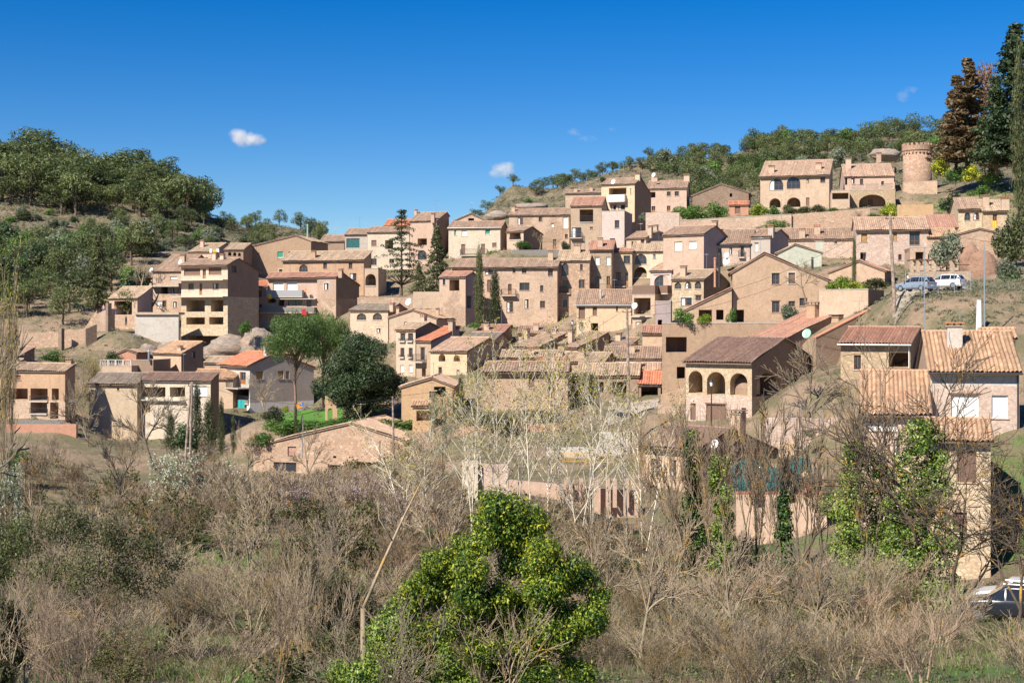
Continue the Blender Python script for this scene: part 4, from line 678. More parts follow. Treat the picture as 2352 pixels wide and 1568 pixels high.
# ---- ground heights under cars and lanes
for px_, Y_, y_ in [(2110, 152, 669), (2170, 155, 663), (2225, 155, 660), (2140, 160, 662), (2200, 162, 658), (2090, 158, 668), (2150, 149, 668), (1400, 160, 985), (1430, 170, 976), (1480, 165, 975), (1500, 155, 985), (1420, 178, 968), (2320, 68, 1409), (2290, 66, 1415), (2345, 74, 1392)]:
    q_ = wp(px_, y_, Y_); CP.append((q_[0], q_[1], q_[2]))
for px_ in range(2078, 2260, 24):
    for Y_ in (149, 152, 155, 158, 161, 165): q_ = wp(px_, 667-(Y_-149)*.4, Y_); CP.append(tuple(q_))
for px_ in range(2040, 2400, 40): CP.append(tuple(wp(px_+40, 748, 140))); CP.append(tuple(wp(px_+40, 705, 143.5))); CP.append(tuple(wp(px_+50, 669, 147)))
for px_, Y_, y_ in [(650, 180, 966), (700, 180, 966), (760, 180, 966), (660, 190, 948), (710, 190, 948), (770, 190, 948), (640, 186, 956), (790, 184, 958), (850, 176, 990), (930, 174, 992), (830, 182, 966)]: CP.append(tuple(wp(px_, y_, Y_)))
for Y_ in range(140, 160, 3):
    for px_ in range(1940, 2030, 22): CP.append(tuple(wp(px_, 850, Y_)))
for t_ in range(6): CP.append(tuple(wp(1870+t_*28, 880-t_*8, 150-t_*1.5))); CP.append(tuple(wp(1880+t_*28, 870-t_*6, 143-t_))); CP.append(tuple(wp(1900+t_*25, 845-t_*6, 156-t_*2)))
# ---- walls
WL('stone_wall', 'ruined red stone garden wall with a jagged top, left of its dark buttress', 'garden wall', 'C1', 240, 185, 572, 1225, 1205, 1400, 4, 'stone_red', rough=.2)
WL('stone_wall', 'ruined red stone garden wall between the dark buttress and the shed', 'garden wall', 'C1', 239, 583, 790, 1195, 1182, 1385, 4, 'stone_red', rough=.2)
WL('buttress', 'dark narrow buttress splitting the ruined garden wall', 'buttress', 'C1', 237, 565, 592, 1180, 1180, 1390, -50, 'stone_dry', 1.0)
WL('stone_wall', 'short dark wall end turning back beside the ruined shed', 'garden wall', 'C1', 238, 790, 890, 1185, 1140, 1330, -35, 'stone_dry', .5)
WL('ruined_shed', 'roofless ruined shed wall with one small opening, below the pavilion', 'ruin', 'C1', 243, 888, 1005, 1040, 990, 1190, 2, 'stone_mix', 3.0, rough=.15)
WL('stone_wall', 'sloping red rubble wall in front of the olive bushes', 'garden wall', 'C1', 246, 780, 890, 1170, 1010, 1190, 4, 'stone_red', .5)
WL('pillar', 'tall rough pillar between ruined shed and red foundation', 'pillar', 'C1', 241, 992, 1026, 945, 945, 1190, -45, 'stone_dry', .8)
WL('retaining_wall', 'smooth pale concrete retaining wall bulging under the lattice balustrade', 'retaining wall', 'C1', 247, 1240, 1640, 1052, 1052, 1305, 4, 'concrete', .8)
WL('terrace_floor', 'stone terrace edge with a diamond lattice parapet and urns', 'terrace', 'C1', 246.6, 1236, 1642, 1030, 1030, 1052, 4, 'tan2', 3.5, extra=0, cp=0)
WL('terrace_wall', 'plastered terrace wall with a wall lamp, left of the flower-potted porch', 'terrace wall', 'C2', 246, 1728, 2045, 842, 842, 1010, 6, 'tan2', .5)
WL('terrace_wall', 'long low red stone terrace wall under the feathery cedar', 'terrace wall', 'C2', 250, 1215, 1730, 895, 895, 990, 4, 'stone_red', .5)
WL('reed_fence', 'long grey reed fence along the terrace of the wide stone house', 'fence', 'C3', 279, 798, 1335, 918, 915, 978, 6, 'reed', .08)
WL('long_terrace_wall', 'long rubble wall with a pale rendered cap below the farmhouse hedge', 'terrace wall', 'C4', 272, 485, 1530, 880, 822, 985, 8, 'stone_mix', .8, cap='concrete')
WL('long_terrace_wall', 'rough rubble terrace wall below the arch terrace, right of the white lamp mast', 'terrace wall', 'C4', 270, 1530, 2250, 822, 765, 985, 10, 'stone_red', .8)
WL('brick_wall', 'broken orange brick wall with two dark openings below the hedge', 'brick wall', 'C4', 268, 190, 500, 805, 805, 950, 10, 'brick_pale', 1.2)
WL('ochre_wall', 'orange-stained earth wall right of the arch terrace shrub', 'retaining wall', 'C6', 262, 1190, 1520, 90, 85, 210, 5, 'ochre', .6)
WL('stone_wall', 'pale rubble wall climbing past the round tower', 'garden wall', 'C5', 312, 1240, 1555, 1215, 1200, 1330, 10, 'stone_mix', .8)
WL('retaining_wall', 'curved-looking rubble retaining wall behind the two parked cars', 'retaining wall', 'C6', 176, 1300, 1860, 712, 695, 880, -4, 'stone_tan', .8)
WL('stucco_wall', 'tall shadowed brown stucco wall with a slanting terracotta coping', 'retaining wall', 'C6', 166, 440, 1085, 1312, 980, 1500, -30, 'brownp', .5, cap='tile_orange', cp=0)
WL('garden_wall', 'long pale rubble wall under the mesh fence right of the arcaded house', 'garden wall', 'C9', 136, -40, 850, 850, 855, 1130, 8, 'stone_pink', .5)
WL('retaining_wall', 'high pink plastered wall below the netted terrace', 'retaining wall', 'C10', 118, 1250, 2085, 1085, 1085, 1715, 8, 'peach', .6, cap='terracotta')
WL('garden_wall', 'pink garden wall with square posts, right of the ivy mound top', 'garden wall', 'C14', 122, 1230, 2420, 1190, 1300, 1560, 8, 'pinkish', .4)
WL('low_wall', 'low reddish wall between hedge and dry field', 'garden wall', 'C14', 158, 780, 1720, 705, 670, 800, 4, 'redwall', .4)
WL('concrete_wall', 'white concrete ramp wall beside the parked cars', 'ramp wall', 'C14', 150, 2060, 2420, 752, 752, 1010, 4, 'concrete', .5)
WL('concrete_wall', 'low white concrete wall left of the ramp', 'ramp wall', 'C14', 148, 1575, 2060, 892, 892, 975, 4, 'concrete', .5)
WL('ruin_wall', 'pale broken wall with faded red brick infill, just above the ivy mound', 'ruin', 'C14', 112, 800, 945, 1012, 1018, 1430, 4, 'pale', .5)
WL('brick_wall', 'faded red brick wall right of the pale broken wall', 'brick wall', 'C14', 112.4, 947, 1225, 1045, 1050, 1320, 4, 'brick_pale', .4)
WL('white_fence', 'pale slatted low fence below the open-fronted house at far left', 'fence', 'C12', 184, 175, 590, 1098, 1100, 1138, 4, 'reed', .1)
WL('orange_wall', 'stained orange plaster wall below the open-fronted house at far left', 'retaining wall', 'C12', 182, 60, 700, 1140, 1140, 1335, 4, 'redwall', .5)
WL('planter_wall', 'low plastered planter wall at the foot of the slope beside the arcaded house', 'garden wall', 'C8', 158, 760, 1015, 1420, 1440, 1560, 4, 'tan2', .5)
WL('outer_stair', 'outside stair wall with pale slanting steps left of the arcaded house', 'stair wall', 'C8', 160, 790, 1012, 1330, 1270, 1420, 4, 'tan', 1.2)
# ---------------------------------------------------------------- ground: one sheet, fitted through the feet of houses and walls
TC = np.array([-500, 0, 300, 600, 900, 1200, 1500, 1800, 2100, 2400, 2850.]); TT = (TC-CX)/F
ROWS = [(-80, [27]*11), (12, [25]*11), (35, [20.3]*11), (60, [16.5, 16.5, 16.3, 16.0, 15.6, 15.2, 15, 15, 15.5, 16, 16]),
 (80, [14.5, 14.3, 14, 13.8, 13, 12.5, 12, 12, 13, 14, 14]), (100, [13, 12.5, 12, 12, 11.5, 11, 10, 9.5, 10.5, 12, 12]),
 (130, [13, 12, 11, 11, 11, 12, 12, 11, 13, 14, 14]), (165, [14, 12, 11, 11.5, 12.5, 15, 18, 21, 23, 24, 26]),
 (200, [17, 14, 13, 15, 18, 21, 23, 27, 31, 34, 36]), (250, [27, 26, 24, 22, 27, 32, 37, 41, 44, 48, 50]),
 (300, [40, 39, 37, 35, 40, 46, 50, 52, 54, 58, 60]), (340, [50, 49, 47, 45, 48, 52, 54, 56, 58, 62, 64]),
 (400, [70, 70, 66, 57, 50, 55, 61, 65, 70, 76, 80]), (430, [79, 77, 68, 56, 49, 58, 64, 70, 76, 82, 86]),
 (500, [82, 78, 64, 54, 46, 66, 76, 83, 88, 94, 98]), (600, [80, 74, 58, 50, 42, 86, 97, 105, 110.5, 111, 114]),
 (700, [70, 64, 50, 44, 38, 80, 92, 101, 107, 108, 112]), (1000, [50, 46, 40, 36, 34, 50, 60, 66, 70, 72, 74]), (2500, [30]*11), (9000, [20]*11)]
RY = np.array([r[0] for r in ROWS], float); RZ = np.array([r[1] for r in ROWS], float)
def skel(x, y):
    x = np.atleast_1d(np.asarray(x, float)); y = np.atleast_1d(np.asarray(y, float))
    t = np.clip(x/np.maximum(y, 30), TT[0], TT[-1]-1e-6); i = np.clip(np.searchsorted(TT, t)-1, 0, 9); ft = (t-TT[i])/(TT[i+1]-TT[i])
    yy = np.clip(y, RY[0], RY[-1]-1e-3); j = np.clip(np.searchsorted(RY, yy)-1, 0, len(RY)-2); fy = (yy-RY[j])/(RY[j+1]-RY[j]); ft = ft*ft*(3-2*ft)
    return (RZ[j, i]*(1-ft)+RZ[j, i+1]*ft)*(1-fy)+(RZ[j+1, i]*(1-ft)+RZ[j+1, i+1]*ft)*fy
CPA = np.array(CP); CPR = CPA[:, 2]-skel(CPA[:, 0], CPA[:, 1])
def nz_(x, y): return (np.sin(x*.11+1.3)*np.cos(y*.093+.7)+.6*np.sin(x*.23+y*.17)+.4*np.sin(x*.51-y*.43+2))
def gzs(x, y):
    x = np.atleast_1d(np.asarray(x, float)); y = np.atleast_1d(np.asarray(y, float)); z = skel(x, y); out = z.copy()
    for s in range(0, len(x), 4000):
        xs, ys = x[s:s+4000], y[s:s+4000]
        d2 = (xs[:, None]-CPA[None, :, 0])**2+(ys[:, None]-CPA[None, :, 1])**2; w = np.exp(-d2/(2*1.9**2))+np.exp(-d2/(2*4.5**2))*.06+np.exp(-d2/(2*11**2))*.002
        out[s:s+4000] += (w*CPR[None]).sum(1)/(w.sum(1)+.0004)
    amp = np.where(y > 330, np.minimum((y-330)/60, 1.5), np.where(y < 100, .25, .1)); out += nz_(x, y)*amp
    return out
def gz(x, y): return float(gzs(x, y)[0])
def mk_ground():
    ys = np.concatenate((np.arange(-60, 20, 8), np.arange(20, 140, 1.6), np.arange(140, 340, 1.7), np.arange(340, 700, 4), np.geomspace(700, 9000, 30)))
    ts = np.linspace(-.75, .75, 330); X = ts[None, :]*(ys[:, None]+60).clip(60); Yg = np.repeat(ys[:, None], len(ts), 1)
    Z = gzs(X.ravel(), Yg.ravel()); c = len(ts); a = (np.arange(len(ys)-1)[:, None]*c+np.arange(c-1)[None]).ravel()
    me = np_mesh('ground', np.stack((X.ravel(), Yg.ravel(), Z), 1), np.stack((a, a+1, a+1+c, a+c), 1), 'ground', smooth=True)
    tag(ob('ground', me), 'dry valley floor, village slope and reddish hillsides', kind='structure')
m, n, b = newmat('ground'); P = geo(n).outputs['Position']; sx = n.nodes.new('ShaderNodeSeparateXYZ'); n.links.new(P, sx.inputs[0])
near = mix(n, ramp(n, noise(n, P, .12, 5, .7), [(.50, (0,)*3), (.58, (1,)*3)]), mix(n, noise(n, P, 1.5, 6, .7), (.105, .075, .048), (.26, .195, .13)), mix(n, noise(n, P, 2.5, 5, .7), (.05, .11, .022), (.14, .21, .05)))
vil = mix(n, ramp(n, noise(n, P, .16, 6, .75), [(.42, (0,)*3), (.56, (1,)*3)]), mix(n, noise(n, P, .8, 5, .7), (.20, .135, .09), (.40, .285, .19)), mix(n, noise(n, P, 1.6, 5, .7), (.10, .092, .045), (.21, .18, .10)))
rocky = ramp(n, noise(n, mapv(n, P, (1, 1, 2.5)), .18, 6, .7), [(.38, (.10, .095, .055)), (.48, (.22, .145, .09)), (.56, (.33, .225, .155)), (.66, (.12, .11, .065))])
hill = mix(n, ramp(n, noise(n, P, 1.1, 6, .75), [(.38, (0,)*3), (.55, (.85,)*3)]), rocky, (.085, .09, .045))
f1 = ramp(n, mth(n, 'MULTIPLY', sx.outputs[1], .001), [(.100, (0,)*3), (.118, (1,)*3)]); f2 = ramp(n, mth(n, 'MULTIPLY', sx.outputs[1], .001), [(.315, (0,)*3), (.335, (1,)*3)])
n.links.new(mix(n, f2, mix(n, f1, near, vil), hill), b.inputs['Base Color']); b.inputs['Roughness'].default_value = 1
bump(n, b, noise(n, P, 1.3, 8, .75), .8, .5); M['ground'] = m
mk_ground()
rr_ = 0
for i, s in enumerate(HS): build_house(s, i)
WROOT = [build_wall(t, i) for i, t in enumerate(WLS)]
# ---------------------------------------------------------------- plants
def leafmat(name, stops, tr=.35, rough=.55, nsc=.6):
    if name not in ('lf_white', 'lf_pink', 'lf_bud', 'lf_dry'): stops = [(p_, sc(c_, 1.5)) for p_, c_ in stops]
    m, n, b = newmat(name); g = geo(n); P = g.outputs['Position']
    oi = n.nodes.new('ShaderNodeObjectInfo')
    f = mth(n, 'ADD', mth(n, 'MULTIPLY', g.outputs['Random Per Island'], .5), mth(n, 'MULTIPLY', noise(n, P, nsc, 3), .5))
    f = mth(n, 'ADD', f, mth(n, 'MULTIPLY', mth(n, 'SUBTRACT', oi.outputs['Random'], .5), .35))
    col = ramp(n, f, stops); n.links.new(col, b.inputs['Base Color']); b.inputs['Roughness'].default_value = rough
    t = n.nodes.new('ShaderNodeBsdfTranslucent'); n.links.new(col, t.inputs[0]); mx = n.nodes.new('ShaderNodeMixShader'); mx.inputs[0].default_value = tr
    n.links.new(b.outputs[0], mx.inputs[1]); n.links.new(t.outputs[0], mx.inputs[2]); n.links.new(mx.outputs[0], n.nodes['Material Output'].inputs[0]); M[name] = m
leafmat('lf_pine', [(.25, (.030, .046, .014)), (.5, (.072, .096, .030)), (.75, (.135, .155, .052))])
leafmat('lf_pine_lite', [(.25, (.035, .07, .015)), (.5, (.085, .14, .03)), (.75, (.14, .20, .05))])
leafmat('lf_dark', [(.25, (.010, .020, .006)), (.5, (.022, .042, .011)), (.75, (.042, .066, .018))], .15)
leafmat('lf_cyp', [(.25, (.018, .026, .010)), (.5, (.05, .065, .022)), (.75, (.10, .105, .035))])
leafmat('lf_brown', [(.25, (.035, .027, .012)), (.5, (.085, .06, .027)), (.75, (.14, .095, .045))])
leafmat('lf_rust', [(.25, (.12, .065, .035)), (.5, (.22, .13, .075)), (.75, (.30, .19, .11))])
leafmat('lf_green', [(.25, (.02, .05, .01)), (.5, (.055, .12, .02)), (.75, (.12, .20, .035))])
leafmat('lf_yell', [(.25, (.05, .10, .01)), (.5, (.16, .22, .02)), (.78, (.48, .45, .04))])
leafmat('lf_ivy', [(.25, (.02, .05, .006)), (.42, (.075, .13, .012)), (.53, (.20, .24, .016)), (.70, (.36, .33, .022))], .3, .55, 1.3)
leafmat('lf_ivy2', [(.28, (.014, .035, .008)), (.5, (.045, .09, .014)), (.68, (.15, .20, .025))], .15, .5, 1.0)
leafmat('lf_olive', [(.25, (.06, .075, .045)), (.5, (.12, .14, .085)), (.75, (.20, .22, .15))])
leafmat('lf_bramble', [(.3, (.035, .032, .014)), (.48, (.075, .075, .026)), (.58, (.06, .095, .02)), (.8, (.15, .16, .05))])
leafmat('lf_bud', [(.3, (.24, .19, .03)), (.7, (.48, .40, .07))])
leafmat('lf_white', [(.3, (.12, .22, .06)), (.48, (.22, .32, .13)), (.56, (.50, .55, .40)), (.75, (.68, .70, .56))]); leafmat('lf_pink', [(.3, (.50, .38, .42)), (.7, (.76, .65, .68))])
leafmat('lf_scrub', [(.25, (.05, .055, .03)), (.5, (.11, .115, .065)), (.8, (.19, .19, .12))]); leafmat('lf_grass', [(.25, (.05, .10, .015)), (.5, (.10, .18, .03)), (.8, (.20, .27, .07))])
leafmat('lf_dry', [(.25, (.16, .115, .07)), (.5, (.28, .21, .135)), (.8, (.42, .34, .23))])
def bark(name, c, lich=None, la=.0, mos=None):
    m, n, b = newmat(name); P = geo(n).outputs['Position']; col = ramp(n, noise(n, mapv(n, P, (3, 3, 1)), 3, 4, .7), [(.3, sc(c, .6)), (.7, sc(c, 1.3))])
    oi = n.nodes.new('ShaderNodeObjectInfo'); col = mix(n, 1.0, col, ramp(n, mth(n, 'ADD', mth(n, 'MULTIPLY', oi.outputs['Random'], .5), mth(n, 'MULTIPLY', noise(n, P, .13, 3, .6), .6)), [(.2, (.62, .60, .56)), (.5, (1, .98, .93)), (.8, (1.4, 1.32, 1.2))]), 'MULTIPLY')
    if lich: col = mix(n, ramp(n, noise(n, P, .9, 5, .75), [(.62-la*.25, (0,)*3), (.66-la*.2, (.9,)*3)]), col, lich)
    n.links.new(col, b.inputs['Base Color']); b.inputs['Roughness'].default_value = .9; M[name] = m
bark('bark', (.13, .095, .07)); bark('bark_pine', (.24, .15, .11)); bark('tw_grey', (.25, .205, .15), (.42, .24, .05), .12); bark('tw_brown', (.18, .13, .08), (.40, .21, .04), .08)
bark('tw_or', (.20, .155, .11), (.44, .25, .045), .22); bark('tw_white', (.60, .56, .48)); bark('tw_mauve', (.26, .19, .135)); bark('tw_dark', (.12, .09, .065), (.46, .26, .045), .18)
def leaves(c, nrm, size, asp, seed, droop=0.0):
    g = np.random.default_rng(seed); n = len(c); nrm = nrm/np.linalg.norm(nrm, axis=1)[:, None]
    r = g.normal(size=(n, 3)); r[:, 2] -= droop; a = np.cross(nrm, r); a /= np.linalg.norm(a, axis=1)[:, None]; b = np.cross(nrm, a); b /= np.linalg.norm(b, axis=1)[:, None]
    s = size*g.uniform(.6, 1.35, n)[:, None]; l, w = b*s, a*s*asp
    v = np.stack((c-l, c+w*.8-l*.1, c+l, c-w*.8-l*.1), 1).reshape(-1, 3); return v, np.arange(4*n).reshape(-1, 4)
def clump_pts(clumps, n, seed, inner=.55, flat=0.0, jit=(.85, 1.12)):
    g = np.random.default_rng(seed); cl = np.array([(*c[0], *(c[1] if hasattr(c[1], '__len__') else (c[1],)*3)) for c in clumps], float)
    vol = (cl[:, 3]*cl[:, 4]*cl[:, 5])**(2/3.); k = g.choice(len(cl), n, p=vol/vol.sum()); d = g.normal(size=(n, 3)); d /= np.linalg.norm(d, axis=1)[:, None]
    r = (inner+(1-inner)*g.random(n)**.6)[:, None]*g.uniform(*jit, (n, 1)); p = cl[k, :3]+d*r*cl[k, 3:]
    if flat: p[:, 2] = np.where(d[:, 2] < 0, cl[k, 2]+(p[:, 2]-cl[k, 2])*(1-flat), p[:, 2])
    return p, d+g.normal(size=(n, 3))*.55+np.array((0, 0, .25))
def crown_mesh(name, clumps, n, size, mat, seed, asp=.55, inner=.55, flat=0, droop=0, jit=(.85, 1.12)):
    p, d = clump_pts(clumps, n, seed, inner, flat, jit); v, q = leaves(p, d, size, asp, seed+1, droop); return np_mesh(name, v, q, mat)
def segmesh(name, segs, mat, k=3):
    A = np.array([(*s[0], *s[1], s[2], s[3]) for s in segs], float); p0, p1, r0, r1 = A[:, :3], A[:, 3:6], A[:, 6], A[:, 7]
    d = p1-p0; d /= (np.linalg.norm(d, axis=1)[:, None]+1e-9); ref = np.where(np.abs(d[:, 2:3]) < .9, np.array([[0, 0, 1.]]), np.array([[1., 0, 0]]))
    a = np.cross(d, ref); a /= np.linalg.norm(a, axis=1)[:, None]; b = np.cross(d, a); th = np.arange(k)*2*math.pi/k
    o = a[:, None]*np.cos(th)[None, :, None]+b[:, None]*np.sin(th)[None, :, None]; v = np.concatenate((p0[:, None]+o*r0[:, None, None], (p1+d*r1[:, None]*.3)[:, None]+o*r1[:, None, None]), 1).reshape(-1, 3)
    j = np.arange(k); base = (np.arange(len(A))*2*k)[:, None, None]; q = np.stack((j, (j+1) % k, (j+1) % k+k, j+k), 1)[None]+base
    return np_mesh(name, v, q.reshape(-1, 4), mat, smooth=k > 3)
def grow(rng, p, d, L, r, lvl, segs, tips, nb=(3, 5), spread=.6, up=.15, wig=.12, shrink=.62, steps=4, minr=.004):
    p = np.array(p, float); d = np.array(d, float); d /= np.linalg.norm(d); st = L/steps; kids = []
    for i in range(steps):
        d = d+np.array([rng.gauss(0, wig) for _ in range(3)])+np.array((0, 0, up*.25)); d /= np.linalg.norm(d)
        q = p+d*st; r1 = max(minr, r*(1-.55*(i+1)/steps)); r0 = max(minr, r*(1-.55*i/steps)); segs.append((p, q, r0, r1)); 
        kids.append((q, d.copy(), r1)); p = q
    if lvl <= 0: tips.append((p, d)); return
    n = rng.randint(*nb)
    for j in range(n):
        i = min(steps-1, int(rng.uniform(.25, 1.0)*steps)); q, dd, rr = kids[i]; ax = np.array([rng.gauss(0, 1) for _ in range(3)]); ax -= dd*np.dot(ax, dd); ax /= np.linalg.norm(ax)+1e-9
        nd = dd*math.cos(spread)+ax*math.sin(spread)*rng.uniform(.7, 1.2)+np.array((0, 0, up)); grow(rng, q, nd, L*shrink*rng.uniform(.7, 1.2), rr*.7, lvl-1, segs, tips, nb, spread, up, wig, shrink, steps, minr)
    grow(rng, p, d, L*shrink, max(minr, r*.45), lvl-1, segs, tips, nb, spread, up, wig, shrink, steps, minr)
PR = {}
def norm_h(segs, h):                                     # make a grown skeleton 1 unit high and centred on its foot
    z = max(s[1][2] for s in segs); k = h/z; return [(s[0]*k, s[1]*k, s[2]*k, s[3]*k) for s in segs], k
def treeproto(name, clumps, n, size, lmat, seed, trunk=None, bmat='bark', **k):
    rng = random.Random(seed); segs = []
    for (p, q, r0, r1) in (trunk or [((0, 0, -.06), (0, 0, .55), .03, .018)]):
        p, q = np.array(p, float), np.array(q, float)
        for i in range(3):
            a, b_ = p+(q-p)*i/3+np.array([rng.gauss(0, .004)*(i > 0) for _ in range(3)]), p+(q-p)*(i+1)/3+np.array([rng.gauss(0, .004)*(i < 2) for _ in range(3)]); segs.append((a, b_, r0+(r1-r0)*i/3, r0+(r1-r0)*(i+1)/3))
    for c in clumps[:14]:
        c0 = np.array(c[0]); segs.append((np.array((0, 0, c0[2]*.55)), c0, .01, .004))
    PR[name] = [('trunk', segmesh(name+'_trunk', segs, bmat, 6)), ('crown', crown_mesh(name+'_crown', clumps, n, size, lmat, seed, **k))]
def rc(seed, n, zlo, zhi, rad, cr, sq=1.0, prof=None):   # random clumps inside a round crown
    rng = random.Random(seed); out = []
    for i in range(n):
        z = rng.uniform(zlo, zhi); t = (z-zlo)/(zhi-zlo); w = (prof(t) if prof else math.sqrt(max(0, 1-(2*t-1)**2))*.9+.1)*rad; a = rng.uniform(0, 6.283); rr = w*math.sqrt(rng.random()); s = cr*rng.uniform(.7, 1.3)
        out.append(((rr*math.cos(a), rr*math.sin(a), z), (s, s, s*sq)))
    return out
dome = lambda t: math.sqrt(max(0, 1-t*t))
for i in range(5): treeproto('pine%d' % i, rc(20+i, 16, .38, .88, .36, .15, .75, lambda t: dome(t*.85)), 1500, .028, 'lf_pine', 40+i, asp=.5)
for i in range(3): treeproto('litepine%d' % i, rc(60+i, 18, .25, .9, .38, .14, .8, lambda t: dome(t*.9)), 1500, .028, 'lf_pine_lite', 70+i)
for i in range(3): treeproto('bush%d' % i, rc(80+i, 16, .12, .75, .38, .22, .9, lambda t: dome(t*.8)), 1800, .045, 'lf_green', 90+i, trunk=[((0, 0, -.1), (0, 0, .4), .02, .01)])
for mt, nm in (('lf_yell', 'ybush'), ('lf_dark', 'dbush'), ('lf_olive', 'obush'), ('lf_cyp', 'cbush')): treeproto(nm, rc(85, 18, .12, .75, .38, .2, .9, lambda t: dome(t*.8)), 2200, .042, mt, 99, trunk=[((0, 0, -.1), (0, 0, .4), .02, .01)])
treeproto('hedge', [((x*.1-.45, y*.2-.1, .5), (.1, .16, .48)) for x in range(10) for y in range(2)], 3600, .035, 'lf_green', 5, inner=.8, trunk=[((0, 0, -.1), (0, 0, .4), .01, .01)])
treeproto('dhedge', [((x*.1-.45, y*.2-.1, .5), (.1, .16, .48)) for x in range(10) for y in range(2)], 4200, .03, 'lf_cyp', 6, inner=.8, trunk=[((0, 0, -.1), (0, 0, .4), .01, .01)])
cyp = lambda t: (min(1, t*5+.3)*(1-t)**.55)
for i in range(2): treeproto('cypress%d' % i, rc(110+i, 70, .06, .98, .34, .13, 1.7, cyp), 6000, .026, 'lf_cyp', 115+i, asp=.4, inner=.6)
cone = lambda t: (1-t)**.9
def firclumps(seed, tiers, rad, droop=.04, sparse=1.0, z0=.1):
    rng = random.Random(seed); out = []
    for i in range(tiers):
        t = i/(tiers-1); z = z0+(.97-z0)*t; R_ = rad*cone(t)*rng.uniform(.75, 1.15)+.02; nb = max(3, int((9-5*t)*sparse))
        for j in range(nb):
            a = rng.uniform(0, 6.283); rr = R_*rng.uniform(.75, 1.1)
            for f in (.35, .65, .95): out.append(((math.cos(a)*rr*f, math.sin(a)*rr*f, z-droop*f), (rad*.17*(1.1-f*.5), rad*.17*(1.1-f*.5), .017)))
    return out
treeproto('fir', firclumps(1, 24, .26), 9000, .014, 'lf_cyp', 130, trunk=[((0, 0, -.03), (0, 0, .95), .018, .003)])
treeproto('brownfir', firclumps(2, 26, .20, .0), 11000, .016, 'lf_brown', 131, trunk=[((0, 0, -.03), (0, 0, .97), .016, .003)])
treeproto('darkfir', firclumps(3, 26, .30, .01)+rc(4, 40, .1, .9, .2, .06, 1.2, cone), 15000, .015, 'lf_dark', 132, trunk=[((0, 0, -.03), (0, 0, .97), .02, .003)])
treeproto('cedar', firclumps(7, 13, .42, .05, .62, .22), 4600, .012, 'lf_cyp', 133, trunk=[((0, 0, -.03), (0, 0, .98), .017, .003)])
treeproto('droopcedar', firclumps(8, 18, .36, .10, .9, .12), 8000, .015, 'lf_cyp', 134, trunk=[((0, 0, -.03), (0, 0, .95), .02, .003)])
treeproto('stonepine', rc(140, 46, .56, .92, .44, .12, .75, lambda t: dome(t*.85)), 24000, .012, 'lf_pine_lite', 141, trunk=[((0, 0, -.02), (-.02, 0, .55), .022, .016), ((-.02, 0, .55), (.12, .05, .7), .012, .006), ((-.02, 0, .55), (-.15, -.05, .7), .012, .006)], bmat='bark_pine', asp=.35)
treeproto('holm', rc(150, 90, .10, .88, .42, .12, .9), 52000, .011, 'lf_dark', 151, asp=.6, inner=.75, trunk=[((0, 0, -.02), (0, 0, .5), .03, .02)])
def bareproto(name, seed, nstem, lvl, mat, spread=.55, up=.12, nb=(3, 4), lean=.5, r=.03, L=.42, steps=4, minr=.0022, wig=.1, bud=None, shrink=.62, k=3, trunk=0):
    rng = random.Random(seed); segs, tips = [], []
    for i in range(nstem):
        a = rng.uniform(0, 6.283); ln = rng.uniform(.1, 1)*lean; grow(rng, (math.cos(a)*.03*(nstem > 1), math.sin(a)*.03*(nstem > 1), -.03), (math.cos(a)*ln, math.sin(a)*ln, 1), L*rng.uniform(.8, 1.1), r*rng.uniform(.6, 1), lvl, segs, tips, nb, spread, up, wig, shrink, steps, minr)
    segs, kk = norm_h(segs, 1.0); rad = np.percentile([math.hypot(t[0][0], t[0][1]) for t in tips], 88)*kk; fx = np.array((.5/rad, .5/rad, 1)); segs = [(s[0]*fx, s[1]*fx, s[2], s[3]) for s in segs]; tips = [(t[0]*fx, t[1]) for t in tips]
    PR[name] = [('branches', segmesh(name, segs, mat, k))]
    if bud:
        g = np.random.default_rng(seed); per, bs, bm = bud; c = np.repeat(np.array([t[0]*kk for t in tips]), per, 0)+g.normal(size=(len(tips)*per, 3))*(.03 if bm == 'lf_bud' else .012); v, q = leaves(c, g.normal(size=c.shape), bs, .7, seed); PR[name].append(('buds' if 'bud' in bm else 'blossom' if bm in ('lf_white', 'lf_pink') else 'leaves', np_mesh(name+'_l', v, q, bm)))
for i in range(5): bareproto('shrub%d' % i, 200+i, 9, 3, 'tw_grey', .5, .16, (3, 4), .75, .0085, .36, 3, .0013, bud=(1, .0045, 'lf_bud'))
for i in range(3): bareproto('bshrub%d' % i, 220+i, 11, 3, 'tw_brown', .7, .05, (2, 4), 1.1, .0075, .34, 3, .0014, .2, bud=(2, .009, 'lf_bramble'))
for i in range(2): bareproto('oshrub%d' % i, 230+i, 5, 3, 'tw_or', .55, .12, (3, 4), .7, .012, .38, 4, .0016)
for i in range(2): bareproto('mshrub%d' % i, 240+i, 5, 3, 'tw_mauve', .5, .14, (3, 4), .5, .012, .40, 4, .002)
for i in range(3): bareproto('bramble%d' % i, 250+i, 14, 2, 'tw_brown', .8, -.1, (3, 4), 1.6, .009, .5, 4, .003, .28, bud=(9, .026, 'lf_bramble'))
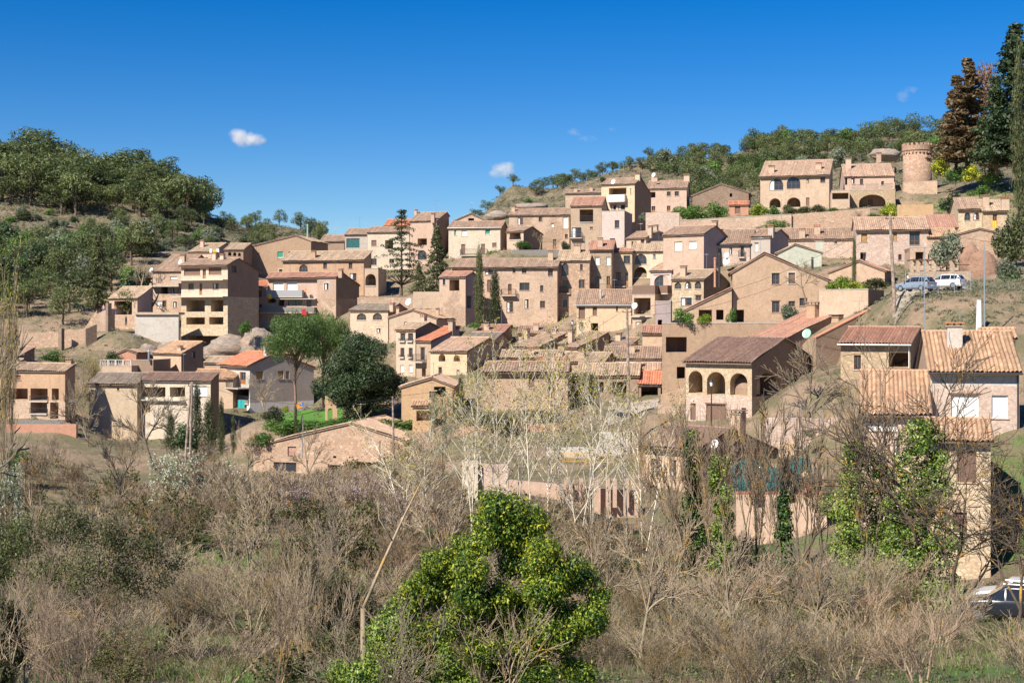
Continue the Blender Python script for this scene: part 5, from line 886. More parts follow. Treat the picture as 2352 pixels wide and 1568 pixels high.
def poplarproto(name, seed):
    rng = random.Random(seed); segs, pts = [], []; up_ = np.array((0, 0, 1.))
    def limb(p, d, L, r, n, lvl):
        p = np.array(p, float); d = np.array(d, float); d /= np.linalg.norm(d); nodes = []
        for i in range(n):
            d = d+np.array((rng.gauss(0, .035), rng.gauss(0, .035), .04 if lvl else 0)); d /= np.linalg.norm(d); q = p+d*L/n; segs.append((p, q, max(.0008, r*(1-.85*i/n)), max(.0008, r*(1-.85*(i+1)/n)))); nodes.append((q, d.copy(), (i+1)/n, r*(1-.85*(i+1)/n))); p = q
        return nodes
    for st in range(rng.choice((1, 2, 2))):
        a0 = rng.uniform(0, 6.28); ln = rng.uniform(.02, .11)
        main = limb((0, 0, -.03), (math.cos(a0)*ln, math.sin(a0)*ln, 1), rng.uniform(.9, 1.05) if st == 0 else rng.uniform(.6, .85), .0075, 16, 0)
        for q, d, t, r in main:
            if t < .28: continue
            for k in range(rng.choice((1, 2, 2, 3))):
                a = rng.uniform(0, 6.28); sp = rng.uniform(.45, .75); L = .30*(1.08-t)+.05
                for q2, d2, t2, r2 in limb(q, d*math.cos(sp)+np.array((math.cos(a), math.sin(a), 0))*math.sin(sp), L*rng.uniform(.7, 1.25), max(.0016, r*.55), 5, 1):
                    if t2 > .3: pts.append(q2)
                    for kk in range(rng.choice((0, 1, 1, 2))):
                        b2 = rng.uniform(0, 6.28); tw = limb(q2, d2+np.array((math.cos(b2), math.sin(b2), .3))*.6, L*.28, .001, 2, 2); pts += [x[0] for x in tw]
    g = np.random.default_rng(seed); z = max(s_[1][2] for s_ in segs); segs = [(s_[0]/z, s_[1]/z, s_[2], s_[3]) for s_ in segs]; c = np.repeat(np.array(pts)/z, 2, 0)+g.normal(size=(len(pts)*2, 3))*.006; v, q = leaves(c, g.normal(size=c.shape), .0048, .7, seed)
    fx = np.array((2.0, 2.0, 1)); segs = [(s_[0]*fx, s_[1]*fx, s_[2], s_[3]) for s_ in segs]; v = v*fx
    PR[name] = [('branches', segmesh(name, segs, 'tw_white', 4)), ('buds', np_mesh(name+'_l', v, q, 'lf_bud'))]
for i in range(5): poplarproto('poplar%d' % i, 260+i)
for i in range(3): bareproto('bare%d' % i, 270+i, 1, 4, 'tw_grey', .6, .10, (3, 4), .2, .03, .34, 4, .0018, .1, k=4)
bareproto('oldbare', 280, 1, 4, 'tw_dark', .68, .07, (3, 5), .15, .022, .36, 5, .0013, .12, shrink=.64, k=5)
for i in range(2): bareproto('lichen%d' % i, 285+i, 2, 4, 'tw_or', .5, .14, (3, 4), .35, .018, .36, 4, .0017, .1, k=4)
bareproto('blossomw', 290, 7, 3, 'tw_brown', .6, .1, (3, 4), .9, .01, .36, 3, .002, bud=(7, .011, 'lf_white')); bareproto('blossomp', 291, 7, 3, 'tw_brown', .5, .14, (3, 4), .7, .01, .36, 3, .002, bud=(3, .0085, 'lf_pink'))
bareproto('yellowish', 292, 5, 3, 'tw_grey', .4, .25, (4, 5), .35, .012, .4, 4, .0018, bud=(2, .011, 'lf_bud'))
def plant(kind, loc, w, h, rz, name, label, cat, group=None):
    r = thing(name, loc, label, cat, group, rz, (w, w, h))
    for nm, me in PR[kind]: ob(nm, me, r)
    return r
def P_(kind, px, ytop, Y, wpx, name, label, cat, yb=None, rz=None, group=None):
    x = (px-CX)/F*Y; z = gz(x, Y) if yb is None else wp(0, yb, Y)[2]; h = wp(0, ytop, Y)[2]-z; rg = random.Random(int(px*7+ytop))
    wm = {'fir': .56, 'brownfir': .36, 'darkfir': .55, 'cedar': .8, 'droopcedar': .8, 'stonepine': .98, 'holm': .95, 'hedge': 1.05, 'dhedge': 1.05, 'cypress0': .8, 'cypress1': .8}.get(kind, .95)
    return plant(kind, (x, Y, z-.1), wpx*Y/F/wm, max(h, .5), rg.uniform(0, 6.28) if rz is None else rz, name, label, cat, group)
rg = random.Random(11)
# hillside trees (counted one by one in the photo only as a kind)
def scatter(n, pxr, yr, kinds, hr, name, label, cat, group, dens=None, mind=3.0, wk=1.0):
    done = []; tries = 0
    while len(done) < n and tries < n*40:
        tries += 1; px = rg.uniform(*pxr); Y = rg.uniform(*yr)
        if dens and rg.random() > dens(px, Y): continue
        x = (px-CX)/F*Y
        if any((x-a)**2+(Y-b_)**2 < mind**2 for a, b_ in done): continue
        done.append((x, Y)); h = rg.uniform(*hr); plant(rg.choice(kinds), (x, Y, gz(x, Y)-.2), h*rg.uniform(.8, 1.15)*wk, h, rg.uniform(0, 6.28), name, label, cat, group)
pk = ['pine%d' % i for i in range(5)]
scatter(92, (-60, 470), (372, 436), pk, (8, 14), 'pine_tree', 'dark pine in the wood along the crest of the left hill', 'pine tree', 'pines on the crest of the left hill', lambda p, Y: 1 if p < 230 else .8, 3.6, 1.25)
scatter(46, (200, 740), (338, 402), pk+['obush', 'litepine0'], (4, 8), 'pine_tree', 'lone pine scattered on the open slope right of the left hill wood', 'pine tree', 'scattered pines on the open left slope', lambda p, Y: 1 if p > 330 else .45, 5)
scatter(76, (-60, 330), (250, 325), pk+['litepine0', 'litepine1', 'obush', 'dbush', 'cbush', 'pine1'], (5.5, 9), 'broadleaf_tree', 'green tree in the lower wood behind the ruined garden wall', 'tree', 'lower wood on the left slope', lambda p, Y: 0 if (165 < p < 285 and Y < 275) else (1 if Y < 300 or p > 60 else .5) if p < 205 else .3, 3.6, 1.1)
scatter(112, (1530, 2330), (470, 612), pk+['bush0', 'obush'], (6, 9.5), 'pine_tree', 'round-headed pine in the wood covering the right-hand hill', 'pine tree', 'pines covering the right hill', lambda p, Y: 1 if Y > 560 or p < 1750 else .6, 5.0, 1.15)
scatter(42, (1520, 1800), (395, 480), pk, (5.5, 8), 'pine_tree', 'pine on the dense slope just above the long two-chimney house', 'pine tree', 'pines above the long house', None, 4.0, 1.1)
scatter(34, (1035, 1530), (575, 612), pk, (5, 7.5), 'pine_tree', 'small round pine on the thinly wooded skyline ridge', 'pine tree', 'pines along the skyline ridge', lambda p, Y: 1 if p < 1150 or p > 1280 else .3, 6.0, 1.2)
scatter(30, (1100, 1530), (420, 560), ['obush', 'dbush', 'bush1', 'cbush'], (1.8, 3.4), 'bush', 'low rounded bush on the bare slope below the skyline ridge', 'bush', 'bushes on the bare right slope', None, 6.0, 1.3)
def wood(name, label, n, pxr, yr, hr, seed, mat='lf_pine', per=420, size=.34):
    g = np.random.default_rng(seed); Y = g.uniform(*yr, n); px = g.uniform(*pxr, n); x = (px-CX)/F*Y; z = gzs(x, Y); h = g.uniform(*hr, n); c = np.repeat(np.stack((x, Y, z+h*.55), 1), per, 0); hh = np.repeat(h, per)[:, None]
    d = g.normal(size=c.shape); d /= np.linalg.norm(d, axis=1)[:, None]; lump = 1+.25*np.sin(d[:, :1]*6+c[:, :1])*np.cos(d[:, 1:2]*5+c[:, 1:2]); p = c+d*hh*np.array((.5, .5, .38))*lump*g.uniform(.75, 1, (len(c), 1))
    v, q = leaves(p, d+g.normal(size=d.shape)*.5, size, .6, seed); tag(ob(name, np_mesh(name, v, q, mat)), label, kind='stuff')
wood('wood', 'closed pine wood filling in behind the single crowns on the right hill', 170, (1500, 2420), (500, 620), (4.5, 7.5), 21)
wood('wood', 'closed pine wood filling in behind the single crowns on the left hill', 110, (-200, 470), (385, 440), (6, 9), 22)
scatter(70, (-80, 640), (326, 372), ['obush', 'cbush', 'dbush', 'bush0'], (1.4, 3.2), 'bush', 'low bush on the brown slope under the left hill wood', 'bush', 'bushes on the brown left slope', None, 3.0, 1.4)
# scrub: nobody could count it
def scrub(name, label, pxr, yr, n, per, size, hgt, mat, seed, dens=None):
    g = np.random.default_rng(seed); Y = g.uniform(*yr, n); px = g.uniform(*pxr, n); x = (px-CX)/F*Y; z = gzs(x, Y)
    if dens is not None: k = dens(px, Y, g); x, Y, z = x[k], Y[k], z[k]
    s = g.uniform(.5, 1.3, len(x))*hgt; c = np.repeat(np.stack((x, Y, z), 1), per, 0); ss = np.repeat(s, per)[:, None]; d = g.normal(size=(len(c), 3)); d /= np.linalg.norm(d, axis=1)[:, None]; d[:, 2] = np.abs(d[:, 2])
    v, q = leaves(c+d*ss*np.array((1, 1, .75)), d+g.normal(size=d.shape)*.5, size, .6, seed); tag(ob(name, np_mesh(name, v, q, mat)), label, kind='stuff')
scrub('scrub', 'low grey-green scrub dotted over the left hillside', (-200, 820), (322, 430), 4200, 24, .19, .9, 'lf_scrub', 1)
scrub('scrub', 'low grey-green scrub dotted over the right hillside', (1000, 2500), (345, 612), 5200, 22, .27, 1.2, 'lf_scrub', 2)
scrub('undergrowth', 'weeds and low shrubs between the village houses', (0, 2400), (185, 330), 4200, 18, .13, .55, 'lf_scrub', 3)
# single trees and bushes of the village
T_ = [('fir', 224, 533, 256, 92, 'spruce_tree', 'dark cone-shaped spruce standing alone left of the pavilion', 'spruce', 712),
 ('cedar', 922, 474, 262, 145, 'cedar_tree', 'thin feathery conifer with gaps, its top breaking the skyline', 'conifer', 672),
 ('droopcedar', 1003, 508, 257, 112, 'cedar_tree', 'dense drooping conifer just right of the thin feathery one', 'conifer', 680),
 ('droopcedar', 962, 600, 259, 62, 'cedar_tree', 'short conifer tucked between the feathery and the drooping ones', 'conifer', 675),
 ('cypress0', 1101, 590, 238, 33, 'cypress_tree', 'taller, browner of the two cypresses beside the long red house', 'cypress', 750),
 ('cypress1', 1137, 632, 237, 42, 'cypress_tree', 'shorter, greener of the two cypresses beside the long red house', 'cypress', 755),
 ('stonepine', 680, 710, 188, 160, 'umbrella_pine', 'umbrella pine with a bare trunk in front of the grey side wall', 'umbrella pine', 948),
 ('stonepine', 742, 708, 193, 130, 'umbrella_pine', 'umbrella pine behind, touching the big dark evergreen', 'umbrella pine', 945),
 ('holm', 828, 750, 180, 205, 'evergreen_oak', 'big dense dark evergreen mound in the middle of the photo', 'evergreen tree', 968),
 ('bush1', 560, 728, 240, 32, 'bush', 'green bush growing on top of the boulder', 'bush', 768),
 ('bush0', 1150, 570, 285, 60, 'bush', 'rounded green bush under the long low balcony', 'bush', 598),
 ('dbush', 1298, 550, 283, 22, 'bush', 'small dark clipped bush at the right end of the reed fence', 'bush', 576),
 ('bush1', 1568, 467, 286, 50, 'bush', 'leftmost bush of the hedge below the rough stone gable', 'bush', 500),
 ('bush2', 1600, 463, 285, 62, 'bush', 'wide green bush in the middle of the hedge below the rough gable', 'bush', 504),
 ('bush0', 1648, 456, 284, 52, 'bush', 'taller dark bush with a pale stem left of the red lean-to', 'bush', 502),
 ('obush', 1477, 484, 272, 22, 'bush', 'grey-green bush at the foot of the shadowed side wall', 'bush', 510),
 ('ybush', 1745, 464, 288, 48, 'bush', 'yellowish bush at the left corner of the farmhouse', 'bush', 498),
 ('bush1', 1780, 466, 287, 28, 'bush', 'round bush before the left arched porch', 'bush', 496),
 ('cbush', 1812, 466, 286, 34, 'bush', 'round bush before the second arched porch', 'bush', 494),
 ('cbush', 1845, 472, 285, 46, 'bush', 'clipped low bush below the small farmhouse windows', 'bush', 490),
 ('cbush', 1878, 466, 286, 36, 'bush', 'clipped mound at the right corner of the farmhouse', 'bush', 488),
 ('bush0', 1912, 474, 286, 26, 'bush', 'small bush beside the open store', 'bush', 487),
 ('bush2', 1778, 500, 268, 66, 'bush', 'bright green creeper bush hanging over the rubble terrace wall', 'bush', 526),
 ('ybush', 2042, 460, 266, 46, 'bush', 'yellow-green shrub in front of the wide stone arch', 'bush', 502),
 ('bush0', 2010, 486, 264, 30, 'bush', 'dark shrub at the foot of the yellow-green shrub', 'bush', 503),
 ('brownfir', 2222, 130, 300, 130, 'cypress_tree', 'tall rusty brown conifer right of the round tower', 'conifer', 385),
 ('brownfir', 2196, 170, 306, 90, 'cypress_tree', 'slimmer brown conifer merging with the tall rusty one', 'conifer', 385),
 ('darkfir', 2332, 48, 288, 190, 'conifer_tree', 'tallest dark green conifer at the right edge', 'conifer', 400),
 ('darkfir', 2288, 170, 292, 110, 'conifer_tree', 'dark conifer behind, left of the tallest one', 'conifer', 396),
 ('cypress0', 2340, 152, 262, 48, 'cypress_tree', 'columnar cypress reaching down to the tiled house at the right edge', 'cypress', 480),
 ('cypress1', 2167, 300, 322, 18, 'cypress_tree', 'small slim cypress right behind the round tower', 'cypress', 356),
 ('ybush', 2160, 348, 305, 44, 'bush', 'yellow-green bush right beside the round tower', 'bush', 410),
 ('bush0', 2195, 372, 300, 50, 'bush', 'green bush under the rusty conifer', 'bush', 420),
 ('ybush', 2232, 374, 298, 46, 'bush', 'yellow-topped bush under the dark conifer', 'bush', 420),
 ('bush2', 2275, 370, 298, 56, 'bush', 'dark green bush left of the columnar cypress', 'bush', 422),
 ('dbush', 2185, 438, 272, 58, 'bush', 'dark bush on the bank above the worn red roof', 'bush', 494),
 ('bush1', 2250, 420, 280, 50, 'bush', 'pale bush on the bank below the conifers', 'bush', 450),
 ('cbush', 2322, 484, 205, 92, 'bush', 'large rounded dark bush above the red cliff at the right edge', 'bush', 606),
 ('obush', 2318, 588, 178, 74, 'bush', 'grey-green bush on the bank right of the white car', 'bush', 660),
 ('dbush', 2326, 612, 172, 82, 'bush', 'dark green bush below the grey-green one at the right edge', 'bush', 712),
 ('obush', 2174, 522, 198, 78, 'olive_tree', 'spreading olive tree behind the wooden pergola', 'olive tree', 622),
 ('ybush', 1932, 628, 172, 74, 'bush', 'bright yellow-green bush on the planter terrace', 'bush', 678),
 ('ybush', 1972, 640, 171, 44, 'bush', 'yellow bush at the foot of the ivy-wrapped pole', 'bush', 678),
 ('cypress1', 1962, 553, 171, 15, 'ivy_column', 'slender ivy-wrapped stem rising from the yellow-green bush', 'climber', 672),
 ('cbush', 2012, 634, 174, 74, 'hedge', 'mown-looking hedge between the yellow bush and the wooden pole', 'hedge', 664),
 ('bush0', 1572, 698, 179.3, 46, 'bush', 'dark shrub on the corner of the modern house terrace', 'bush', 744),
 ('ybush', 1618, 716, 179.3, 36, 'bush', 'trailing shrub in front of the open terrace bays', 'bush', 744),
 ('bush1', 1680, 698, 179.3, 24, 'bush', 'thin climber beside the widest terrace bay', 'bush', 742),
 ('obush', 1812, 692, 179, 46, 'bush', 'straggly grey shrub at the foot of the modern gable', 'bush', 738),
 ('cypress0', 452, 898, 158, 40, 'cypress_tree', 'leaning dark conifer behind the twin wooden poles', 'conifer', 1030),
 ('cypress1', 480, 925, 157, 44, 'cypress_tree', 'bushy dark conifer right of the twin wooden poles', 'conifer', 1035),
 ('cypress0', 508, 930, 156, 28, 'cypress_tree', 'narrow dark conifer before the white stilted wall', 'conifer', 1035),
 ('cypress1', 536, 958, 155, 20, 'cypress_tree', 'smallest dark conifer in the row near the white stilted wall', 'conifer', 1035),
 ('cypress0', 392, 958, 158, 34, 'cypress_tree', 'dark conifer left of the twin wooden poles', 'conifer', 1030),
 ('dbush', 425, 965, 156, 70, 'bush', 'spreading dark juniper at the foot of the twin poles', 'bush', 1040),
 ('cypress0', 679, 935, 172, 15, 'cypress_tree', 'slim cypress in the hedge below the flag', 'cypress', 1000),
 ('cypress1', 694, 955, 172, 10, 'cypress_tree', 'thin short cypress beside the slim one in the hedge', 'cypress', 1000),
 ('ybush', 655, 928, 180, 20, 'bush', 'small yellow flowering bush at the edge of the lawn', 'bush', 946),
 ('cbush', 628, 928, 176, 56, 'bush', 'flat-topped brownish shrub left of the lawn', 'bush', 972),
 ('bush0', 640, 955, 174, 60, 'bush', 'green shrub under the flat-topped one', 'bush', 995),
 ('bush1', 600, 985, 170, 60, 'bush', 'green shrub at the left end of the barn roof', 'bush', 1025),
 ('hedge', 712, 962, 173, 130, 'hedge', 'clipped green hedge between lawn and barn', 'hedge', 996),
 ('hedge', 800, 958, 175, 90, 'hedge', 'clipped green hedge under the big dark evergreen', 'hedge', 988),
 ('hedge', 935, 960, 172, 145, 'hedge', 'long green hedge right of the barn ridge', 'hedge', 994),
 ('dhedge', 1130, 942, 160, 170, 'hedge', 'tall dark hedge behind the low reddish wall', 'hedge', 985),
 ('dhedge', 1240, 938, 161, 110, 'hedge', 'tall dark hedge below the blue-curtained door', 'hedge', 975),
 ('dhedge', 1340, 852, 170, 100, 'hedge', 'high dark green hedge left of the garage bays', 'hedge', 960),
 ('cypress1', 1058, 868, 163, 24, 'cypress_tree', 'dark columnar shrub left of the wavy-roofed house', 'cypress', 960),
 ('bush2', 38, 1020, 150, 70, 'bush', 'green bush at the left edge below the orange wall', 'bush', 1080),
 ('bush0', 115, 795, 226, 56, 'bush', 'dark shrub at the foot of the ruined garden wall', 'bush', 842),
 ('dbush', 262, 800, 228, 44, 'bush', 'dark shrub among the boulders above the baluster terrace', 'bush', 846),
 ('ybush', 2420, 640, 150, 60, 'bush', 'yellowish bush just outside the right edge', 'bush', 700),
 ('bush1', 1090, 737, 225, 34, 'bush', 'dark creeper bush at the end of the tan gable roof', 'bush', 752),
 ('bush1', 1200, 548, 283.5, 40, 'creeper', 'creeper covering the parapet of the tiled porch', 'creeper', 572),
 ('obush', 1860, 980, 133, 40, 'bush', 'grey shrub behind the mesh fence', 'bush', 1002),
 ('yellowish', 212, 788, 205, 82, 'willow_tree', 'yellowish leafless willow behind the open-fronted house', 'willow', 975),
 ('bare0', 170, 838, 186, 90, 'bare_tree', 'pale leafless tree right of the open-fronted house', 'bare tree', 1040),
 ('bare1', 205, 870, 180, 70, 'bare_tree', 'leafless tree in front of the cream end wall', 'bare tree', 1050),
 ('bare2', 350, 848, 170, 150, 'bare_tree', 'wide leafless tree in front of the brown terrace band', 'bare tree', 1080),
 ('bare0', 400, 880, 172, 80, 'bare_tree', 'leafless tree left of the twin wooden poles', 'bare tree', 1060),
 ('lichen0', 300, 960, 160, 90, 'bare_tree', 'lichen-spotted leafless tree below the cream end wall', 'bare tree', 1100),
 ('bare1', 612, 850, 195, 70, 'bare_tree', 'small leafless tree against the grey side wall', 'bare tree', 960),
 ('bare2', 325, 590, 262, 110, 'bare_tree', 'brown leafless tree on the slope above the two-arched house', 'bare tree', 690),
 ('bare0', 1240, 528, 281, 40, 'bare_tree', 'pollarded bare tree before the wide stone house', 'bare tree', 574),
 ('bare1', 1278, 545, 281, 30, 'bare_tree', 'second, lighter pollarded tree before the wide stone house', 'bare tree', 574),
 ('bare2', 1850, 590, 173, 80, 'bare_tree', 'white-twigged bare tree left of the yellow-green bush', 'bare tree', 690),
 ('bare0', 1963, 478, 268, 60, 'bare_tree', 'bare thorny bush on the rubble terrace wall', 'bare tree', 520),
 ('bare1', 838, 690, 255, 40, 'bare_tree', 'small bare tree beside the arched porch annex', 'bare tree', 683),
 ('bare2', 1838, 765, 138, 170, 'bare_tree', 'pale spreading bare tree against the shadowed arcaded house wall', 'bare tree', 1010),
 ('blossomw', 1015, 890, 138, 80, 'blossom_tree', 'white-blossoming pear tree behind the pale broken wall', 'blossoming tree', 1080),
 ('blossomw', 435, 1030, 118, 190, 'blossom_bush', 'white and green blossoming bush below the dark conifers', 'blossoming bush', 1230),
 ('blossomp', 700, 1075, 96, 150, 'almond_tree', 'pink-blossoming almond in front of the barn doors', 'almond tree', None),
 ('blossomp', 830, 1068, 98, 150, 'almond_tree', 'pink-blossoming almond in front of the barn corner', 'almond tree', None),
 ('blossomp', 930, 1110, 92, 150, 'almond_tree', 'paler almond blossom left of the ivy mound', 'almond tree', None),
 ('blossomw', 8, 1050, 88, 110, 'blossom_tree', 'pale blossoming bush at the left edge', 'blossoming bush', None),
 ]
for k, px, yt, Y, w, nm, lab, cat, yb in T_:
    if px < 2400: P_(k, px, yt, Y, w, nm, lab, cat, yb)
treeproto('rustpine', rc(170, 14, .45, .9, .34, .16, .8), 2200, .025, 'lf_rust', 171)
P_('rustpine', 2262, 140, 312, 80, 'pine_tree', 'rust-coloured dead pine crown between the tall conifers', 'pine tree', 330)
# poplars in the centre
for i, (px, yt, Y) in enumerate([(1052, 850, 100), (1084, 770, 98), (1118, 812, 103), (1148, 725, 99), (1186, 750, 104), (1222, 790, 96), (1256, 715, 101), (1292, 742, 105), (1330, 800, 97), (1362, 720, 102), (1402, 745, 99), (1440, 775, 104), (1478, 860, 97), (930, 930, 96), (985, 900, 99)]):
    P_('poplar%d' % (i % 5), px, yt, Y, 230, 'poplar_tree', 'slender whitish poplar with yellow buds in the central row', 'poplar', None, i*1.7, group='poplars in the central row')
# lichened and ivy-clad trees on the right
def ivy_tree(px, Y, ytop, yivy, wpx, bpx, label, seed, kind='lichen0', n=5000, sz=.085, extra=()):
    x = (px-CX)/F*Y; z = gz(x, Y); h = wp(0, ytop, Y)[2]-z; hi = wp(0, yivy, Y)[2]-z; r = thing('ivy_clad_tree', (x, Y, z-.2), label, 'tree', None); rgi = random.Random(seed); k = wpx*Y/F
    b_ = ob('branches', PR[kind][0][1], r); b_.scale = (bpx*Y/F, bpx*Y/F, h); b_.rotation_euler = (0, 0, seed)
    cl = []; m = int(hi/.55)
    for i in range(m):
        t = i/m; w = k*(.5-.25*t)
        for j in range(4): cl.append(((rgi.uniform(-w, w)*.9, rgi.uniform(-w, w)*.5, .3+hi*t), (w*.45+.16, w*.42+.16, .5)))
    for (dx, y_, rr) in extra: cl.append(((dx*Y/F, rgi.uniform(-.4, .4), wp(0, y_, Y)[2]-z), (rr*Y/F,)*3))
    ob('ivy', crown_mesh('ivy', cl, n, sz, 'lf_ivy2', seed, .75, .5), r)
ivy_tree(1592, 92, 900, 985, 56, 190, 'ivy-clad tree with orange branches left of the white dish on the dark gable', 1, 'lichen1', 9000)
ivy_tree(1655, 88, 930, 1040, 64, 160, 'ivy-clad tree standing before the netted terrace, second from the left', 2, 'lichen0', 9000)
ivy_tree(1800, 84, 880, 1120, 46, 230, 'slim ivy-clad tree left of the terracotta urn wall', 3, 'lichen1', 9000)
ivy_tree(1985, 80, 860, 1010, 150, 210, 'broad ivy tower in front of the white awning house', 4, 'lichen0', 22000, .08, [(-70, 1150, 36), (-50, 1250, 42), (50, 1130, 36), (-30, 1340, 60), (40, 1360, 60)])
ivy_tree(2115, 78, 740, 960, 160, 420, 'largest ivy-covered tree, its bare crown over the golden roofs', 5, 'oldbare', 28000, .08, [(40, 1110, 44), (-50, 1150, 40), (60, 1230, 52), (-40, 1280, 60), (20, 1380, 80), (-70, 1400, 50), (80, 1370, 45)])
for px, yt, Y, w, k, nm, lab in [(2212, 980, 58, 330, 'oldbare', 'bare_tree', 'dark leafless tree spreading in front of the parked off-road car'), (2330, 1000, 55, 260, 'oldbare', 'bare_tree', 'leafless tree at the right edge with lichened boughs'),
  (1520, 920, 90, 130, 'lichen0', 'bare_tree', 'orange-lichened leafless tree left of the brown-roofed house'), (1720, 900, 92, 150, 'lichen1', 'bare_tree', 'orange-lichened leafless tree in front of the dark gable'), (1905, 900, 90, 160, 'lichen0', 'bare_tree', 'leafless tree between mesh fence and golden awning'),
  (1755, 1000, 86, 120, 'lichen0', 'bare_tree', 'small orange-twigged tree before the netting'), (-40, 690, 46, 200, 'bare1', 'bare_tree', 'whitish boughs reaching in from the left edge'), (20, 560, 120, 90, 'yellowish', 'willow_tree', 'yellow-twigged tree at the left edge in front of the lower wood'),
  (1005, 1090, 60, 190, 'bare0', 'bare_tree', 'black-twigged young tree just left of the ivy mound top'), (2000, 1230, 66, 110, 'bare2', 'bare_tree', 'grey forked stem standing before the ivy towers')]:
    P_(k, px, yt, Y, w, nm, lab, 'bare tree' if nm == 'bare_tree' else 'willow')
# ivy mound in the foreground
def mound(name, label, cat, Y, px0, blobs, n, size, mat, seed, trunk=True, asp=.5, droop=1.2):
    x = (px0-CX)/F*Y; z = gz(x, Y); r = thing(name, (x, Y, z), label, cat); g = random.Random(seed); cl = []
    for bx, by, br in blobs:
        p = wp(bx, by, Y); R_ = br*Y/F; c = np.array((p[0]-x, g.uniform(-.5, .5), p[2]-z))
        for j in range(7):
            a, e = g.uniform(0, 6.28), g.uniform(-1, 1); q = c+np.array((math.cos(a)*math.cos(e), math.sin(a)*math.cos(e)*.8, math.sin(e)))*R_*.6; cl.append((q, (R_*.62,)*3))
    ob('foliage', crown_mesh(name+'_leaves', cl, n, size, mat, seed, asp, .35, 0, droop, (.6, 1.38)), r)
    segs, tips = [], []
    for i in range(7): grow(g, (g.uniform(-.3, .3), g.uniform(-.3, .3), -.2), (g.gauss(0, .4), g.gauss(0, .3), 1), 1.6, .05, 3, segs, tips, (3, 4), .6, .08, .12, .65, 4, .005)
    ob('branches', segmesh(name+'_br', segs, 'tw_grey', 4), r)
mound('ivy_mound', 'glossy yellow-green ivy mound filling the centre foreground', 'ivy bush', 34, 1160,
  [(1150, 1185, 62), (1105, 1225, 50), (1200, 1215, 58), (1240, 1260, 45), (1050, 1265, 42), (1010, 1305, 45), (965, 1345, 45), (1030, 1345, 48), (1085, 1365, 40), (985, 1395, 40), (1290, 1300, 50), (1330, 1350, 52), (1262, 1355, 55), (1200, 1390, 50), (1345, 1405, 45),
   (1092, 1300, 50), (1190, 1300, 50), (1125, 1368, 50), (1085, 1340, 36), (1000, 1450, 50), (1380, 1380, 34), (1160, 1240, 40), (930, 1400, 40), (1372, 1430, 36), (1130, 1420, 50), (1060, 1430, 45), (1270, 1420, 60), (1200, 1460, 60), (1310, 1470, 55), (1110, 1480, 50), (1230, 1530, 55), (1150, 1550, 55), (1320, 1545, 45)], 110000, .046, 'lf_ivy', 5)
for a_, (Y_, px_, bl, lb) in enumerate([(52, 230, [(60, 1230, 60), (150, 1220, 60), (240, 1240, 66), (330, 1270, 60), (390, 1310, 44), (300, 1330, 60), (200, 1320, 66), (100, 1300, 60), (20, 1300, 60), (180, 1180, 40)], 'large mixed bramble mass with green leaves at the left'), (58, 60, [(-20, 1210, 50), (40, 1240, 44), (-40, 1290, 60), (20, 1390, 44)], 'bramble mass cut by the left edge'), (36, 20, [(-20, 1440, 50), (10, 1500, 40), (-10, 1560, 50)], 'dark bramble at the bottom left corner'), (62, 760, [(700, 1330, 44), (760, 1350, 50), (820, 1380, 44), (650, 1360, 40)], 'olive-brown bramble mass left of the leaning trunk')]):
    mound('bramble_mass', lb, 'bramble', Y_, px_, bl, 15000, .055, 'lf_bramble', 60+a_)
mound('bramble_mound', 'dark green bramble and ivy mass left of the glossy mound', 'bramble', 33, 880, [(905, 1440, 50), (860, 1470, 50), (930, 1500, 60), (850, 1540, 60), (990, 1530, 60), (800, 1560, 50), (1050, 1560, 50)], 26000, .045, 'lf_ivy2', 6)
# thicket
def maxY(px): return float(np.interp(px, [-200, 560, 600, 1040, 1060, 1460, 1500, 1760, 1800, 2050, 2100, 2352, 2500], [168, 160, 150, 145, 104, 104, 104, 102, 90, 84, 62, 56, 56]))
clear = [(320, 600, 30, 63, .05), (60, 210, 62, 72, .2), (-100, 70, 88, 112, .1), (440, 640, 74, 92, .35), (100, 260, 88, 165, .55), (2180, 2500, 40, 70, .12), (880, 1420, 20, 44, 0), (180, 300, 54, 64, .4)]
def ok(px, Y):
    if Y > maxY(px): return False
    for a, b_, c, d, pr in clear:
        if a < px < b_ and c < Y < d and rg.random() > pr: return False
    return True
done = []; kinds = {'shrub': ('grey leafless shrub in the thicket, %s', 'shrub', 'grey leafless shrubs, %s'), 'bshrub': ('brown tangled leafless shrub in the thicket, %s', 'shrub', 'brown leafless shrubs, %s'), 'oshrub': ('orange-lichened leafless shrub in the thicket, %s', 'shrub', 'lichened shrubs, %s'), 'mshrub': ('reddish-twigged sapling in the thicket, %s', 'sapling', 'reddish saplings, %s'), 'bramble': ('low dark bramble clump in the thicket, %s', 'bramble', 'brambles, %s')}
NK = {'shrub': 5, 'bshrub': 3, 'oshrub': 2, 'mshrub': 2, 'bramble': 3}; merged = []
